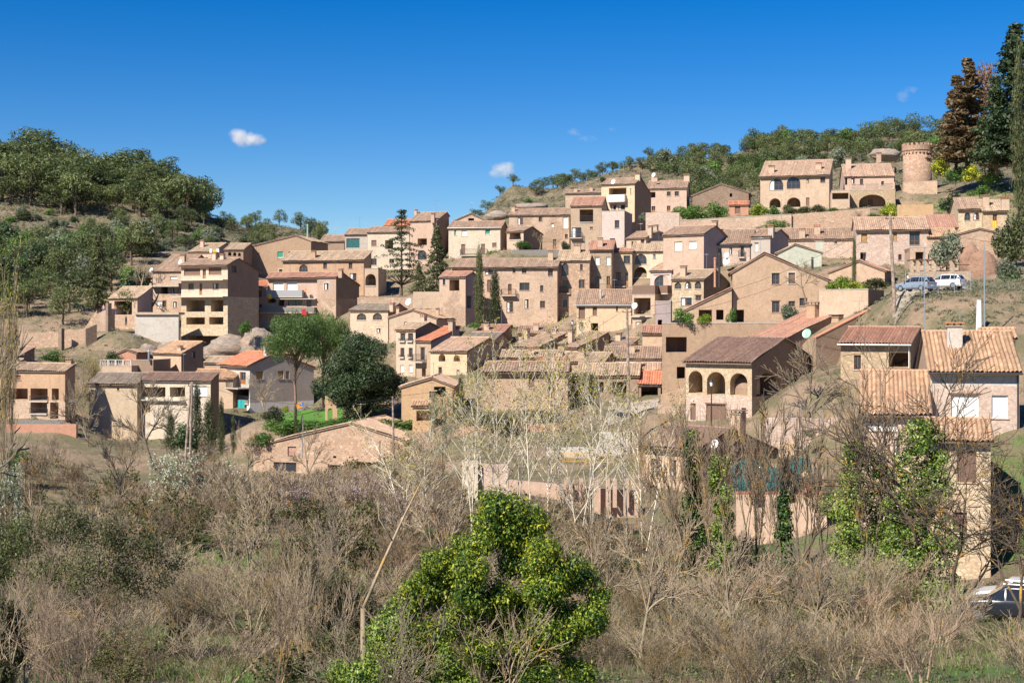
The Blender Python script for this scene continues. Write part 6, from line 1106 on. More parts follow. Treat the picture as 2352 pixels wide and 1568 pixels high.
for i in range(9000):
    if len(done) >= 560: break
    Y = 38+(rg.random()**.85)*130; px = rg.uniform(-120, 2450); x = (px-CX)/F*Y
    if not ok(px, Y): continue
    if any((x-a)**2+(Y-b_)**2 < 1.9 for a, b_ in done): continue
    done.append((x, Y)); u = rg.random(); left = px < 900
    k = 'bramble' if u < (.44 if left else .28) else 'bshrub' if u < .62 else 'shrub' if u < .90 else 'oshrub' if u < .94 else 'mshrub'
    h = {'bramble': rg.uniform(1.5, 2.8), 'bshrub': rg.uniform(1.8, 3.2), 'shrub': rg.uniform(2.4, 4.3), 'oshrub': rg.uniform(2.2, 4.0), 'mshrub': rg.uniform(2.5, 4.2)}[k]
    if Y < 60: h *= .72
    w = h*rg.uniform(.9, 1.4); rz = rg.uniform(0, 6.28)
    if Y > 78: merged.append((k, (x, Y, gz(x, Y)-.1), w, h, rz)); continue
    kk = k+str(rg.randrange(NK[k])); lab, cat, grp = kinds[k]; where = ('lower left', 'left of the ivy mound', 'right of the ivy mound', 'lower right')[0 if px < 450 else 1 if px < 1000 else 2 if px < 1750 else 3]
    plant(kk, (x, Y, gz(x, Y)-.1), w, h, rz, 'bramble_clump' if k == 'bramble' else 'sapling' if k == 'mshrub' else 'bare_shrub', lab % where, cat, grp % where)
for i in range(2):
    bareproto('far_shrub%d' % i, 300+i, 6, 3, 'tw_grey', .5, .16, (2, 4), .75, .009, .36, 2, .0024); bareproto('far_bshrub%d' % i, 310+i, 7, 3, 'tw_brown', .7, .05, (2, 4), 1.1, .008, .34, 2, .0024, .2)
    bareproto('far_bramble%d' % i, 320+i, 9, 2, 'tw_brown', .8, -.1, (3, 4), 1.6, .011, .5, 3, .005, .28, bud=(8, .032, 'lf_bramble'))
def meshdata(me):
    v = np.empty(len(me.vertices)*3, np.float32); me.vertices.foreach_get('co', v); l = np.empty(len(me.loops), np.int32); me.loops.foreach_get('vertex_index', l); return v.reshape(-1, 3), l.reshape(-1, 4)
for key, mt in (('far_shrub', 'tw_grey'), ('far_bshrub', 'tw_brown'), ('far_bramble', 'tw_brown')):
    vs, qs, mi, k0 = [], [], [], 0
    for j, (k, loc, w, h, rz) in enumerate(merged):
        if {'shrub': 'far_shrub', 'oshrub': 'far_shrub', 'mshrub': 'far_bshrub', 'bshrub': 'far_bshrub', 'bramble': 'far_bramble'}[k] != key: continue
        for pi, (nm, me) in enumerate(PR[key+str(j % 2)]):
            v, q = meshdata(me); c, s_ = math.cos(rz), math.sin(rz); v = v*np.array((w, w, h)); v = np.stack((v[:, 0]*c-v[:, 1]*s_, v[:, 0]*s_+v[:, 1]*c, v[:, 2]), 1)+np.array(loc); vs.append(v); qs.append(q+k0); mi.append(np.full(len(q), pi)); k0 += len(v)
    if vs: tag(ob('thicket', np_mesh('thicket', np.concatenate(vs), np.concatenate(qs), [mt, 'lf_bramble'], np.concatenate(mi))), {'far_shrub': 'grey leafless brushwood on the far part of the valley floor', 'far_bshrub': 'brown tangled brushwood on the far part of the valley floor', 'far_bramble': 'dark bramble undergrowth on the far part of the valley floor'}[key], kind='stuff')
P_('mshrub0', 95, 1240, 34, 120, 'sapling', 'tall reddish bare sapling at the lower left', 'sapling'); P_('mshrub1', 170, 1360, 33, 150, 'sapling', 'forked reddish sapling beside the tall one at lower left', 'sapling')
P_('oshrub0', 625, 1250, 40, 170, 'bare_shrub', 'lichened bare shrub right of the grass clearing', 'shrub'); P_('shrub2', 720, 1220, 42, 190, 'bare_shrub', 'dense grey shrub between clearing and leaning dead trunk', 'shrub')
mb = MB(); mb.tube([wp(835, 1395, 40), wp(880, 1290, 40.3), wp(930, 1180, 40.6), wp(975, 1092, 41)], [.055, .045, .03, .012], 7); mb.tube([wp(900, 1240, 40.4), wp(870, 1190, 40.5), wp(868, 1150, 40.6)], [.03, .02, .01], 5)
q = wp(835, 1395, 40); mb.tube([(q[0], q[1], gz(q[0], q[1])-.2), q], [.1, .085], 7, cap=False); tag(mb.build('dead_trunk', 'tw_grey', None, (0, 0, 0), True), 'bare dead trunk leaning to the right, left of the ivy mound', 'dead tree')
for i, (px, yt, Y, w, k) in enumerate([(330, 1150, 70, 150, 'lichen0'), (560, 1120, 72, 170, 'bare1'), (640, 1160, 58, 150, 'lichen1'), (780, 1100, 66, 150, 'bare0'), (1390, 1120, 60, 160, 'bare2'), (1470, 1160, 52, 170, 'bare0'), (1560, 1150, 62, 150, 'bare1'), (1700, 1180, 56, 180, 'bare2'), (1860, 1190, 54, 150, 'bare0'), (180, 1080, 96, 140, 'bare2'), (480, 1010, 120, 120, 'lichen0'), (260, 980, 128, 130, 'bare1'), (90, 985, 130, 120, 'lichen1'), (720, 960, 140, 90, 'bare2'), (560, 960, 146, 90, 'bare0')]):
    P_(k, px, yt, Y, w, 'bare_tree', 'young leafless tree rising out of the thicket', 'bare tree', None, i*2.1, group='young trees rising out of the thicket')
# grass and ground litter
def blades(name, label, areas, n, h, w, mat, seed):
    g = np.random.default_rng(seed); xs, ys = [], []
    for a, b_, c, d in areas:
        Y = g.uniform(c, d, n//len(areas)); px = g.uniform(a, b_, len(Y)); xs.append((px-CX)/F*Y); ys.append(Y)
    x, y = np.concatenate(xs), np.concatenate(ys); pn = np.sin(x*1.7+seed)*np.cos(y*1.3)+np.sin(x*.6-y*.8); k = pn+g.normal(size=len(x))*.5 > -.3; x, y = x[k], y[k]; z = gzs(x, y); n = len(x)
    a = g.uniform(0, 6.28, n); hh = h*g.uniform(.5, 1.4, n); lx, ly = g.normal(size=n)*.35*hh, g.normal(size=n)*.35*hh; ww = w*g.uniform(.6, 1.3, n); c, s = np.cos(a)*ww, np.sin(a)*ww
    b0 = np.stack((x-c, y-s, z-.02), 1); b1 = np.stack((x+c, y+s, z-.02), 1); t = np.stack((x+lx, y+ly, z+hh), 1); m_ = (b0+b1)/2*.45+t*.55
    v = np.stack((b0, b1, t+(b1-b0)*.12, t-(b1-b0)*.12), 1).reshape(-1, 3); tag(ob(name, np_mesh(name, v, np.arange(4*n).reshape(-1, 4), mat)), label, kind='stuff')
blades('grass', 'green grass in the clearings between the shrubs', [(330, 600, 44, 64), (40, 230, 58, 74), (-150, 80, 86, 114), (430, 650, 72, 94), (2150, 2500, 44, 70), (90, 280, 120, 168)], 60000, .16, .012, 'lf_grass', 4)
blades('dry_grass', 'dry straw-coloured grass and fallen twigs on the valley floor', [(-150, 2500, 36, 80), (-150, 2500, 80, 160)], 90000, .38, .012, 'lf_dry', 5)
scrub('undergrowth', 'low leafy undergrowth beneath the thicket', (-150, 2450), (38, 150), 4200, 26, .055, .5, 'lf_bramble', 7)
scrub('bank_grass', 'rough grass and weeds on the bank under the parked cars', (1960, 2450), (140, 172), 900, 26, .10, .38, 'lf_scrub', 8)
scrub('bank_grass', 'green weeds on the bank below the conifers', (2030, 2450), (255, 300), 500, 26, .16, .5, 'lf_grass', 9)
# ---------------------------------------------------------------- tower, rocks, vehicles, poles and small things
def tower():
    Y = 318; px, py = pp('C5', 1372, 1245); x = (px-CX)/F*Y; zb = wp(0, py, Y)[2]; zt = wp(0, pp('C5', 0, 940)[1], Y)[2]; r = 3.15
    root = thing('round_tower', (x, Y, zb), 'round rubble tower with a crenellated brick crown on the hilltop', 'tower'); org = (x, Y, zb)
    mb = MB(); mb.lathe((x, Y, zb-4), [(r*1.04, 0), (r*1.01, 4), (r, zt-zb+4)], 40); mb.build('wall', 'stone_tower', root, org, True)
    mb = MB(); h = .55
    mb.lathe((x, Y, zt+.003), [(r+.02, 0), (r+.22, .25), (r+.22, .9), (r+.22, 1.3)], 40)
    for i in range(26): a = i*2*math.pi/26; mb.box((x+math.cos(a)*(r+.12), Y+math.sin(a)*(r+.12), zt-.45), .3, .34, .45, a)
    mb.build('corbelled_parapet', 'stone_tower', root, org)
    for i in range(20):
        a = i*2*math.pi/20; mb = MB(); mb.box((x+math.cos(a)*(r+.05), Y+math.sin(a)*(r+.05), zt+1.305), .36, .55, .5, a); mb.build('merlon', 'brick', root, org)
tower()
def boulder(px, py, wx, hy, Y, label, seed, mat='rock', name='boulder', dp=.8):
    g = random.Random(seed); c = wp(px, py, Y); a, bz = wx/2*Y/F, hy/2*Y/F; c = c+np.array((0, a*dp*.7, 0)); vs, fs = [], []; nu, nv = 28, 16; off = [g.uniform(0, 6) for _ in range(6)]
    for j in range(nv+1):
        for i in range(nu):
            th, ph = 2*math.pi*i/nu, math.pi*j/nv; d = np.array((math.sin(ph)*math.cos(th), math.sin(ph)*math.sin(th), math.cos(ph)))
            k = 1+.10*math.sin(3*d[0]+off[0]+2*d[2])+.08*math.sin(5*d[1]+off[1])*math.cos(4*d[2]+off[2])+.04*math.sin(11*d[2]+off[3]+3*d[0])+.03*math.sin(17*d[0]+off[4])
            vs.append(d*k*np.array((a, a*dp, bz)))
    q = [(j*nu+i, j*nu+(i+1) % nu, (j+1)*nu+(i+1) % nu, (j+1)*nu+i) for j in range(nv) for i in range(nu)]
    o = ob(name, np_mesh(name, np.array(vs), np.array(q)[:, ::-1], mat, smooth=True), None, c); tag(o, label, 'rock')
m, n, b = newmat('rock'); P = geo(n).outputs['Position']; col = mix(n, ramp(n, noise(n, mapv(n, P, (1, 1, 3)), .8, 6, .7), [(.4, (0,)*3), (.6, (1,)*3)]), (.37, .30, .24), (.22, .18, .15)); col = mix(n, ramp(n, noise(n, P, .5, 4), [(.55, (0,)*3), (.65, (.6,)*3)]), col, (.45, .28, .19))
n.links.new(col, b.inputs['Base Color']); b.inputs['Roughness'].default_value = 1; bump(n, b, noise(n, mapv(n, P, (1, 1, 2.5)), 1.2, 8, .75), 1.0, .4); M['rock'] = m
m, n, b = newmat('redearth'); P = geo(n).outputs['Position']; col = mix(n, noise(n, P, 1.5, 6, .7), (.26, .13, .08), (.50, .32, .22)); n.links.new(col, b.inputs['Base Color']); b.inputs['Roughness'].default_value = 1; bump(n, b, noise(n, P, 1.5, 8, .8), 1, .5); M['redearth'] = m
BL = [(592, 800, 98, 92, 243, 'huge grey boulder beside the stilted stone storeys'), (520, 805, 120, 66, 247, 'rounded pinkish boulder under the stone-framed storeys'), (385, 808, 76, 46, 236, 'boulder beneath the concrete retaining wall'), (338, 814, 52, 44, 234, 'boulder left of the golden steep-roofed house'), (290, 790, 70, 50, 240, 'earthy rock outcrop under the red foundation wall'),
      (240, 800, 60, 40, 238, 'low outcrop below the ruined shed'), (1140, 497, 60, 26, 345, 'smooth grey outcrop behind the stone gable'), (1222, 474, 74, 20, 380, 'long bare rock slab on the slope below the ridge'), (2040, 354, 74, 30, 430, 'grey cliff block on the hill left of the round tower'), (2182, 340, 40, 40, 420, 'pale cliff block behind the rusty conifer'),
      (2268, 628, 84, 110, 186, 'crumbling red earth cliff above the white car'), (2232, 600, 44, 80, 192, 'red earth bank right of the pergola')]
for t in BL: boulder(*t, seed=int(t[0]), mat='redearth' if 'red earth' in t[5] else 'rock')
def car(loc, head, label, paint, dark=False, L=4.3, Wd=.9, H_=1.58):
    root = thing('parked_car', loc, label, 'car', None, head); k = L/4.3; h = H_/1.58
    S_ = [(-2.12, .74, .38, .86, .86, .70), (-2.10, .84, .30, .95, 1.00, .68), (-1.75, .89, .24, .98, 1.50, .60), (-1.0, .90, .22, .98, 1.58, .66), (0.1, .90, .22, .96, 1.56, .66), (0.95, .90, .22, .95, 1.00, .74), (1.55, .87, .24, .88, .89, .74), (2.0, .80, .28, .76, .78, .66), (2.14, .66, .36, .62, .63, .55)]
    vs, fs, ms = [], [], []; rings = []
    for x, w, zb, belt, top, wt in S_:
        w *= Wd/.9; wt *= Wd/.9; r_ = [(w*.86, zb), (w, zb+.16), (w, belt-.12), (w*.96, belt), (wt, top-.05), (wt*.86, top)]; ring = []
        for y, z in r_+[(-y, z) for y, z in r_[::-1]]: ring.append(len(vs)); vs.append((x*k, y, z*h))
        rings.append(ring)
    q = []; win = []
    for si, (A, B) in enumerate(zip(rings, rings[1:])):
        for j in range(12):
            f = (A[j], A[(j+1) % 12], B[(j+1) % 12], B[j]); (win if (1 <= si <= 4 and j in (3, 7)) or (si in (1, 4) and j == 5) else q).append(f)
    me = bpy.data.meshes.new('body'); me.from_pydata(vs, [], q+win+[tuple(rings[0]), tuple(rings[-1][::-1])]); me.materials.append(M[paint]); body = ob('body', me, root)
    for p in me.polygons: p.use_smooth = True
    bv = body.modifiers.new('b', 'BEVEL'); bv.width = .03; bv.segments = 2; bv.limit_method = 'ANGLE'; bv.angle_limit = R(25)
    for f in win:
        c = np.mean([vs[i] for i in f], 0); nrm = np.cross(np.array(vs[f[1]])-vs[f[0]], np.array(vs[f[2]])-vs[f[0]]); nrm /= np.linalg.norm(nrm)+1e-9
        if np.dot(nrm, c-np.array((0, 0, .8))) < 0: nrm = -nrm
        mb = MB(); mb.poly([c+(np.array(vs[i])-c)*np.array((.93, .93, .86))+nrm*.012 for i in f]); o = mb.build('window', 'carglass', root)
    for sx in (-1.32, 1.32):
        for sy in (-1, 1):
            t = MB(); cx, cy = sx*k, sy*(Wd-.09); t.tube([(cx, cy-.11, .33), (cx, cy-.09, .33), (cx, cy+.09, .33), (cx, cy+.11, .33)], [.29, .33, .33, .29], 20); w = t.build('wheel', 'rubber', root)
            r2 = MB(); yo = cy+sy*.115; r2.tube([(cx, yo-.01*sy, .33), (cx, yo, .33)], [.21, .20], 16); r2.build('rim', 'metal', w)
    for sy in (-1, 1):
        mb = MB(); mb.boxo((-2.13*k, sy*.70-.13, .78*h), (.06, 0, 0), (0, .26, 0), (0, 0, .2)); mb.build('taillight', 'red', root)
        mb = MB(); mb.boxo((1.98*k, sy*.62-.14, .60*h), (.1, 0, 0), (0, .28, 0), (0, 0, .14)); mb.build('headlight', 'metal', root)
        mb = MB(); mb.boxo((.72*k, sy*(Wd+.1)-.09, .93*h), (.12, 0, 0), (0, .18, 0), (0, 0, .13)); mb.build('mirror', paint, root)
    mb = MB(); mb.boxo((-2.17*k, -.26, .52), (.03, 0, 0), (0, .52, 0), (0, 0, .12)); mb.build('number_plate', 'whitep', root)
    mb = MB(); mb.boxo((-2.16*k, -.78, .28), (.1, 0, 0), (0, 1.56, 0), (0, 0, .2)); mb.build('bumper', 'rubber' if dark else paint, root)
    if dark:
        mb = MB(); mb.tube([(-1.5, .55, 1.66*h), (.2, .55, 1.66*h)], .025, 6); mb.build('roof_rail', 'metal', root); mb = MB(); mb.tube([(-1.5, -.55, 1.66*h), (.2, -.55, 1.66*h)], .025, 6); mb.build('roof_rail', 'metal', root)
def paintm(name, c, r=.3):
    m, n, b = newmat(name); b.inputs['Base Color'].default_value = (*c, 1); b.inputs['Roughness'].default_value = r; b.inputs['Metallic'].default_value = .2
    b.inputs['Coat Weight'].default_value = .6; M[name] = m
paintm('p_white', (.80, .80, .80)); paintm('p_blue', (.13, .19, .28)); paintm('p_grey', (.26, .31, .39)); paintm('p_black', (.018, .022, .03)); paintm('p_silver', (.50, .52, .54)); paintm('carglass', (.02, .025, .03), .08)
def ground_car(px, Y, head, *a, yb=None, **k):
    x = (px-CX)/F*Y; z = gz(x, Y) if yb is None else wp(0, yb, Y)[2]; car((x, Y, z), R(head), *a, **k)
ground_car(2170, 155, 138, 'white compact off-roader parked facing away beside the stone retaining wall', 'p_white', yb=663)
ground_car(2103, 152, 128, 'blue-grey estate car parked just left of the white one', 'p_grey', yb=669)
ground_car(1424, 170, 120, 'dark car parked behind the mesh fence near the wooden pole', 'p_black', yb=976, dark=True)
ground_car(1433, 178, 118, 'pale blue van-like car behind the dark car', 'p_grey', yb=968)
ground_car(2316, 68, 158, 'dark off-road car with a red tail lamp at the lower right edge', 'p_black', dark=True, L=4.4, H_=1.75)
ground_car(2330, 74, 158, 'silver car behind the dark off-road car at the lower right edge', 'p_silver')
def pole(px, y0, y1, Y, r, mat, label, name='utility_pole', cat='pole', lean=0, arms=True):
    a, b_ = wp(px, y1, Y), wp(px+lean, y0, Y); root = thing(name, a, label, cat); mb = MB(); mb.tube([a-np.array((0, 0, 2)), a, b_], [r*1.15, r*1.1, r*.8], 9); mb.build('shaft', mat, root, a)
    if arms:
        mb = MB(); mb.boxo(b_+np.array((-.5, -.05, -.5)), (1.0, 0, 0), (0, .1, 0), (0, 0, .08))
        for i in range(3): mb.lathe(b_+np.array((-.42+i*.42, 0, -.42)), [(.03, 0), (.05, .06), (.03, .16)], 6)
        mb.build('crossarm', 'iron', root, a)
    return b_
W1 = pole(2054, 493, 690, 158, .19, 'pole', 'thick weathered wooden pole beside the blue-grey car', lean=-10)
W2 = pole(1446, 707, 1010, 150, .17, 'pole', 'tall wooden pole standing right of the poplars', lean=-6)
W3 = pole(437, 876, 1035, 151, .13, 'pole', 'right one of the twin wooden poles before the dark conifers', lean=5)
pole(427, 878, 1035, 151, .13, 'pole', 'left one of the twin wooden poles before the dark conifers', lean=12, arms=False)
W4 = pole(904, 910, 1040, 150, .12, 'pole', 'wooden pole at the right corner of the barn', lean=-2)
W5 = pole(872, 1012, 1078, 161, .12, 'pole', 'short wooden post against the barn front', arms=False)
pole(695, 958, 1012, 160, .05, 'metal', 'thin metal post left of the barn roof', 'metal_post', arms=False)
pole(2123, 568, 760, 138, .05, 'metal', 'thin metal mast in front of the grassy bank', 'metal_post', arms=False)
pole(2261, 563, 760, 136, .07, 'metal', 'metal mast rising right of the white car', 'metal_post', arms=False)
pole(1795, 457, 530, 266, .05, 'metal', 'white antenna mast before the arched porches', 'antenna_mast', 'mast', arms=False)
pole(2241+8, 689, 760, 139, .28, 'whitep', 'pale corrugated panel standing on the bank', 'panel_post', 'panel', arms=False)
def lamp(px, y0, y1, Y, label, mat='iron'):
    a, b_ = wp(px, y1, Y), wp(px, y0, Y); root = thing('street_lamp', a, label, 'street lamp'); mb = MB(); mb.tube([a-np.array((0, 0, 1)), a, b_-np.array((0, 0, .7))], [.09, .08, .05], 8); mb.build('post', mat, root, a)
    mb = MB(); mb.lathe(b_-np.array((0, 0, .68)), [(.06, 0), (.13, .08), (.2, .45), (.2, .47)], 6); mb.build('lantern', 'curtain', root, a); mb = MB(); mb.lathe(b_-np.array((0, 0, .2)), [(.26, 0), (.12, .14), (.03, .25)], 6); mb.build('lamp_cap', mat, root, a)
lamp(1634, 872, 968, 141, 'black lantern lamp post in front of the arcaded house'); lamp(1315, 735, 800, 212, 'lantern lamp above the slanting little roofs'); lamp(1376, 884, 965, 166, 'lantern lamp before the high dark hedge')
lamp(2086, 628, 645, 176, 'small white lantern right of the wooden pole'); pole(2124, 762, 850, 133, .09, 'greenmetal', 'peeling green lamp post by the golden roof', 'lamp_post', 'street lamp', arms=False)
def cable(a, b_, sag, label):
    a, b_ = np.array(a), np.array(b_); pts = [a+(b_-a)*t-np.array((0, 0, sag*4*t*(1-t))) for t in np.linspace(0, 1, 15)]; mb = MB(); mb.tube(pts, .018, 3); tag(mb.build('cable', 'iron'), label, 'cable')
cable(W3, W4, 1.6, 'overhead cable sagging from the twin poles to the pole at the barn corner')
cable(W4, W2, 2.0, 'overhead cable from the barn corner pole across the poplars')
cable(W2, W1, 2.2, 'uppermost of the cables crossing the modern gable'); cable(W2-np.array((0, 0, .8)), W1-np.array((0, 0, .9)), 2.6, 'lower of the cables crossing the modern gable')
cable(wp(872, 1015, 161), wp(1160, 1128, 118), 1.2, 'cable falling from the short post at the barn front'); cable(W1, wp(2400, 560, 150), 1.0, 'cable leading from the thick pole to the right edge')
# pergola on the retaining wall
def pergola():
    Y = 178; root = None; pts = [(2096, 2.1), (2110, 1.2), (2127, .4), (2144, 0), (2186, .5)]; a = wp(2140, 626, Y); root = thing('pergola', a, 'wooden pergola of stone pillars and dark beams above the retaining wall', 'pergola'); tops = []
    for px, dy in pts:
        q = wp(px, 628, Y+dy); t = wp(px, 599, Y+dy); mb = MB(); mb.box(q-np.array((0, 0, 1.5)), .55, .55, t[2]-q[2]+1.5); mb.build('pillar', 'stone_tan', root, a); tops.append(t)
        mb = MB(); mb.boxo(t+np.array((-.08, -1.0, .002)), (.16, 0, 0), (0, 3.2, 0), (0, 0, .2)); mb.build('beam', 'wood', root, a)
    for p, q in zip(tops, tops[1:]+[wp(2226, 599, Y+.5)]):
        for dz in (-.5, -1.25): mb = MB(); mb.tube([p+np.array((0, -.1, dz)), q+np.array((0, -.1, dz))], .07, 5); mb.build('rail', 'wood', root, a)
pergola()
# terrace netting, railing, pillars and urns above the high pink wall
def netted():
    Y = 120; vs, q = [], []; nx, ny = 60, 10
    for i in range(nx+1):
        u = i/nx; px = 1683+(1868-1683)*u; top = 1075-14*abs(math.sin(u*math.pi*1.5))-8*math.sin(u*9)
        for j in range(ny+1): v = j/ny; p = wp(px, 1128+(top-1128)*v, Y+3); p[1] += 1.2*v*v+.15*math.sin(i*1.7+j); vs.append(p)
    for i in range(nx):
        for j in range(ny): a = i*(ny+1)+j; q.append((a, a+ny+1, a+ny+2, a+1))
    o = ob('windbreak_net', np_mesh('windbreak_net', np.array(vs), np.array(q), 'net_teal')); so = o.modifiers.new('s', 'SOLIDIFY'); so.thickness = .04; tag(o, 'dark teal windbreak netting draped along the terrace behind the bars', 'netting')
    a = wp(1780, 1130, 118.2); root = thing('terrace_railing', a, 'vertical-bar railing between ochre pillars on the high pink wall', 'railing')
    for x0, x1 in ((1683, 1729), (1744, 1805), (1822, 1876)):
        p, r_ = wp(x0, 1128, 118.4), wp(x1, 1128, 118.2); t = wp(0, 1090, 118.4)[2]; n = int((r_[0]-p[0])/.14); mb = MB()
        for i in range(n+1): mb.box((p[0]+(r_[0]-p[0])*i/n, p[1], p[2]-.1), .022, .022, t-p[2]+.1)
        mb.boxo((p[0], p[1]-.02, t), (r_[0]-p[0], 0, 0), (0, .05, 0), (0, 0, .05)); mb.build('bars', 'iron', root, a)
    for px in (1736, 1813): p = wp(px, 1136, 118.3); mb = MB(); mb.box(p-np.array((0, 0, .3)), .5, .5, 2.1); mb.build('pillar', 'stone_och', root, a)
    p = wp(1853, 1129, 118.1); mb = MB(); mb.lathe(p, [(.42, 0), (.5, .35), (.55, .9), (.58, .92)], 14); tag(mb.build('planter', 'terracotta', None, (0, 0, 0)), 'square-shouldered orange planter beside the terracotta jar', 'planter')
    p = wp(1853, 1107, 118.5); mb = MB(); mb.lathe(p, [(.2, 0), (.45, .2), (.52, .5), (.38, .78), (.26, .84), (.32, .9)], 14); tag(mb.build('terracotta_jar', 'tan2', None, (0, 0, 0), True), 'pale terracotta jar above the orange planter on the terrace', 'jar')
netted()
for i, px in enumerate((1396, 1412, 1440, 1370, 1335, 1300)):
    p = wp(px, 1122, 121.6); mb = MB(); mb.box(p-np.array((0, 0, 1.6)), .34, .34, 2.5); tag(mb.build('wall_post', 'pinkish'), ['square pink wall post, left of the wall corner', 'square pink wall post at the corner', 'square pink wall post nearest the brown-roofed house', 'square pink wall post before the lawn', 'square pink wall post left of the lawn', 'leftmost square pink wall post'][i], 'post')
for (x0, x1, y0, y1, Y) in [(1284, 1345, 1040, 1066, 128), (1347, 1410, 1038, 1068, 127.5)]:
    a, b_ = wp(x0, y1, Y), wp(x1, y1, Y); t = wp(0, y0, Y)[2]; mb = MB(); mb.tube([a, (a[0], a[1], t), (b_[0], b_[1], t), b_], .03, 6); n = 14
    for i in range(1, n): x = a[0]+(b_[0]-a[0])*i/n; mb.tube([(x, a[1], a[2]+.25), (x, a[1], t)], .012, 4)
    mb.tube([(a[0], a[1], a[2]+.25), (b_[0], a[1], a[2]+.25)], .02, 4); tag(mb.build('crowd_barrier', 'yellow'), 'yellow crowd barrier, %s of the two on the dry field' % ('left' if x0 < 1300 else 'right'), 'barrier')
# mesh fence near the parked cars and along the long pale wall
def meshfence(x0, x1, y0, y1, Y0, Y1, n, label):
    a, b_ = wp(x0, y1, Y0), wp(x1, y1, Y1); h = wp(0, y0, Y0)[2]-a[2]; root = thing('wire_fence', a, label, 'fence')
    for i in range(n+1): p = a+(b_-a)*i/n; mb = MB(); mb.tube([p-np.array((0, 0, .5)), p+np.array((0, 0, h))], .035, 6); mb.build('post', 'metal', root, a)
    mb = MB()
    for j in range(6): z = np.array((0, 0, h*(j+.5)/6)); mb.tube([a+z, b_+z], .008, 3)
    w = np.linalg.norm(b_-a); k = int(w/.35)
    for i in range(k): p = a+(b_-a)*i/k; mb.tube([p, p+np.array((0, 0, h))], .006, 3)
    mb.build('wire_mesh', 'metal', root, a)
meshfence(1362, 1505, 925, 985, 160, 158, 7, 'galvanised mesh fence in front of the dark parked car')
meshfence(1790, 1915, 928, 962, 136, 135, 5, 'mesh fence on the long pale rubble wall')
meshfence(2080, 2230, 622, 668, 150, 149, 4, 'wire fence in front of the white and blue-grey cars')
def sheet_ground(name, label, mat, pts, dz=.06):           # a patch that follows the ground
    xs = [p[0] for p in pts]; ys = [p[1] for p in pts]; X, Yg = np.meshgrid(np.linspace(min(xs), max(xs), 40), np.linspace(min(ys), max(ys), 40)); Z = gzs(X.ravel(), Yg.ravel())+dz
    q = []
    for j in range(39):
        for i in range(39):
            if inpoly(((X[j, i]+X[j, i+1])/2, (Yg[j, i]+Yg[j+1, i])/2), pts): a = j*40+i; q.append((a, a+1, a+41, a+40))
    tag(ob(name, np_mesh(name, np.stack((X.ravel(), Yg.ravel(), Z), 1), np.array(q), mat, smooth=True)), label, kind='structure')
pxy = lambda px, Y: ((px-CX)/F*Y, Y)
m, n, b = newmat('lawn'); n.links.new(mix(n, noise(n, geo(n).outputs['Position'], 2, 4), (.055, .15, .012), (.10, .24, .025)), b.inputs['Base Color']); b.inputs['Roughness'].default_value = 1; M['lawn'] = m
flat('road', (.34, .28, .22), .95, 0, .12, .8)
sheet_ground('lawn', 'mown bright green lawn between the villa and the barn', 'lawn', [pxy(640, 177), pxy(782, 177), pxy(790, 192), pxy(650, 192)]); sheet_ground('lawn', 'small green lawn behind the pink garden wall', 'lawn', [pxy(1290, 123.5), pxy(1400, 123.5), pxy(1400, 131), pxy(1290, 131)])
sheet_ground('road', 'pale concrete lane where the cars are parked', 'road', [pxy(1395, 160), pxy(1500, 160), pxy(1515, 176), pxy(1400, 180)], .12); sheet_ground('road', 'dusty lane under the white and blue-grey cars', 'road', [pxy(2050, 151.5), pxy(2235, 151.5), pxy(2240, 161), pxy(2060, 163)], .1)
# flag and garden arch
a = wp(676, 962, 178); root = thing('flag', a, 'yellow and red striped flag with a blue star corner above the lawn', 'flag'); mb = MB(); t = wp(690, 930, 178); mb.tube([a, a+np.array((0, 0, 2.6))], .03, 6); mb.build('flagpole', 'metal', root, a)
P0 = wp(680, 940, 177.6); U, V = np.array((.90, 0, .42)), np.array((.0, 0, .62)); nst = 9
for mt, sel in (('yellow', 0), ('red', 1)):
    mb = MB()
    for i in range(nst):
        if i % 2 == sel: mb.boxo(P0+V*i/nst, U, (0, .015, 0), V/nst)
    mb.build('flag_cloth', mt, root, a)
mb = MB(); c0, c1, c2 = P0+U, P0+U+V, P0+U*.45+V*.5; yo = np.array((0, -.012, 0)); mb.poly([c0+yo, c1+yo, c2+yo]); mb.poly([c2+yo*-2, c1+yo*-2, c0+yo*-2]); mb.build('flag_triangle', 'blue', root, a)
cs = P0+U*.80+V*.5+yo*2; mb = MB(); mb.poly([cs+np.array((math.cos(math.pi/2+k*math.pi/5), 0, math.sin(math.pi/2+k*math.pi/5)))*(.11 if k % 2 == 0 else .045) for k in range(10)]); mb.build('star', 'whitep', root, a)
a = wp(760, 962, 176); root = thing('garden_arch', a, 'ochre stone double arch standing on the lawn', 'arch'); mb = MB(); T_x = np.array((1., 0, 0)); w = 27*176/F; outer = [(0, -.3), (w, -.3), (w, 2.0), (w*.1, 2.9), (0, 2.9)]
wall_mesh(mb, outer, [hole('ar', w*.2, -.25, w*.62, 1.35)], lambda u, z: wp(747, 962, 176)+np.array((u, 0, z)), [.35], np.array((0, 1., 0))); mb.build('arch_wall', 'ochre', root, a)
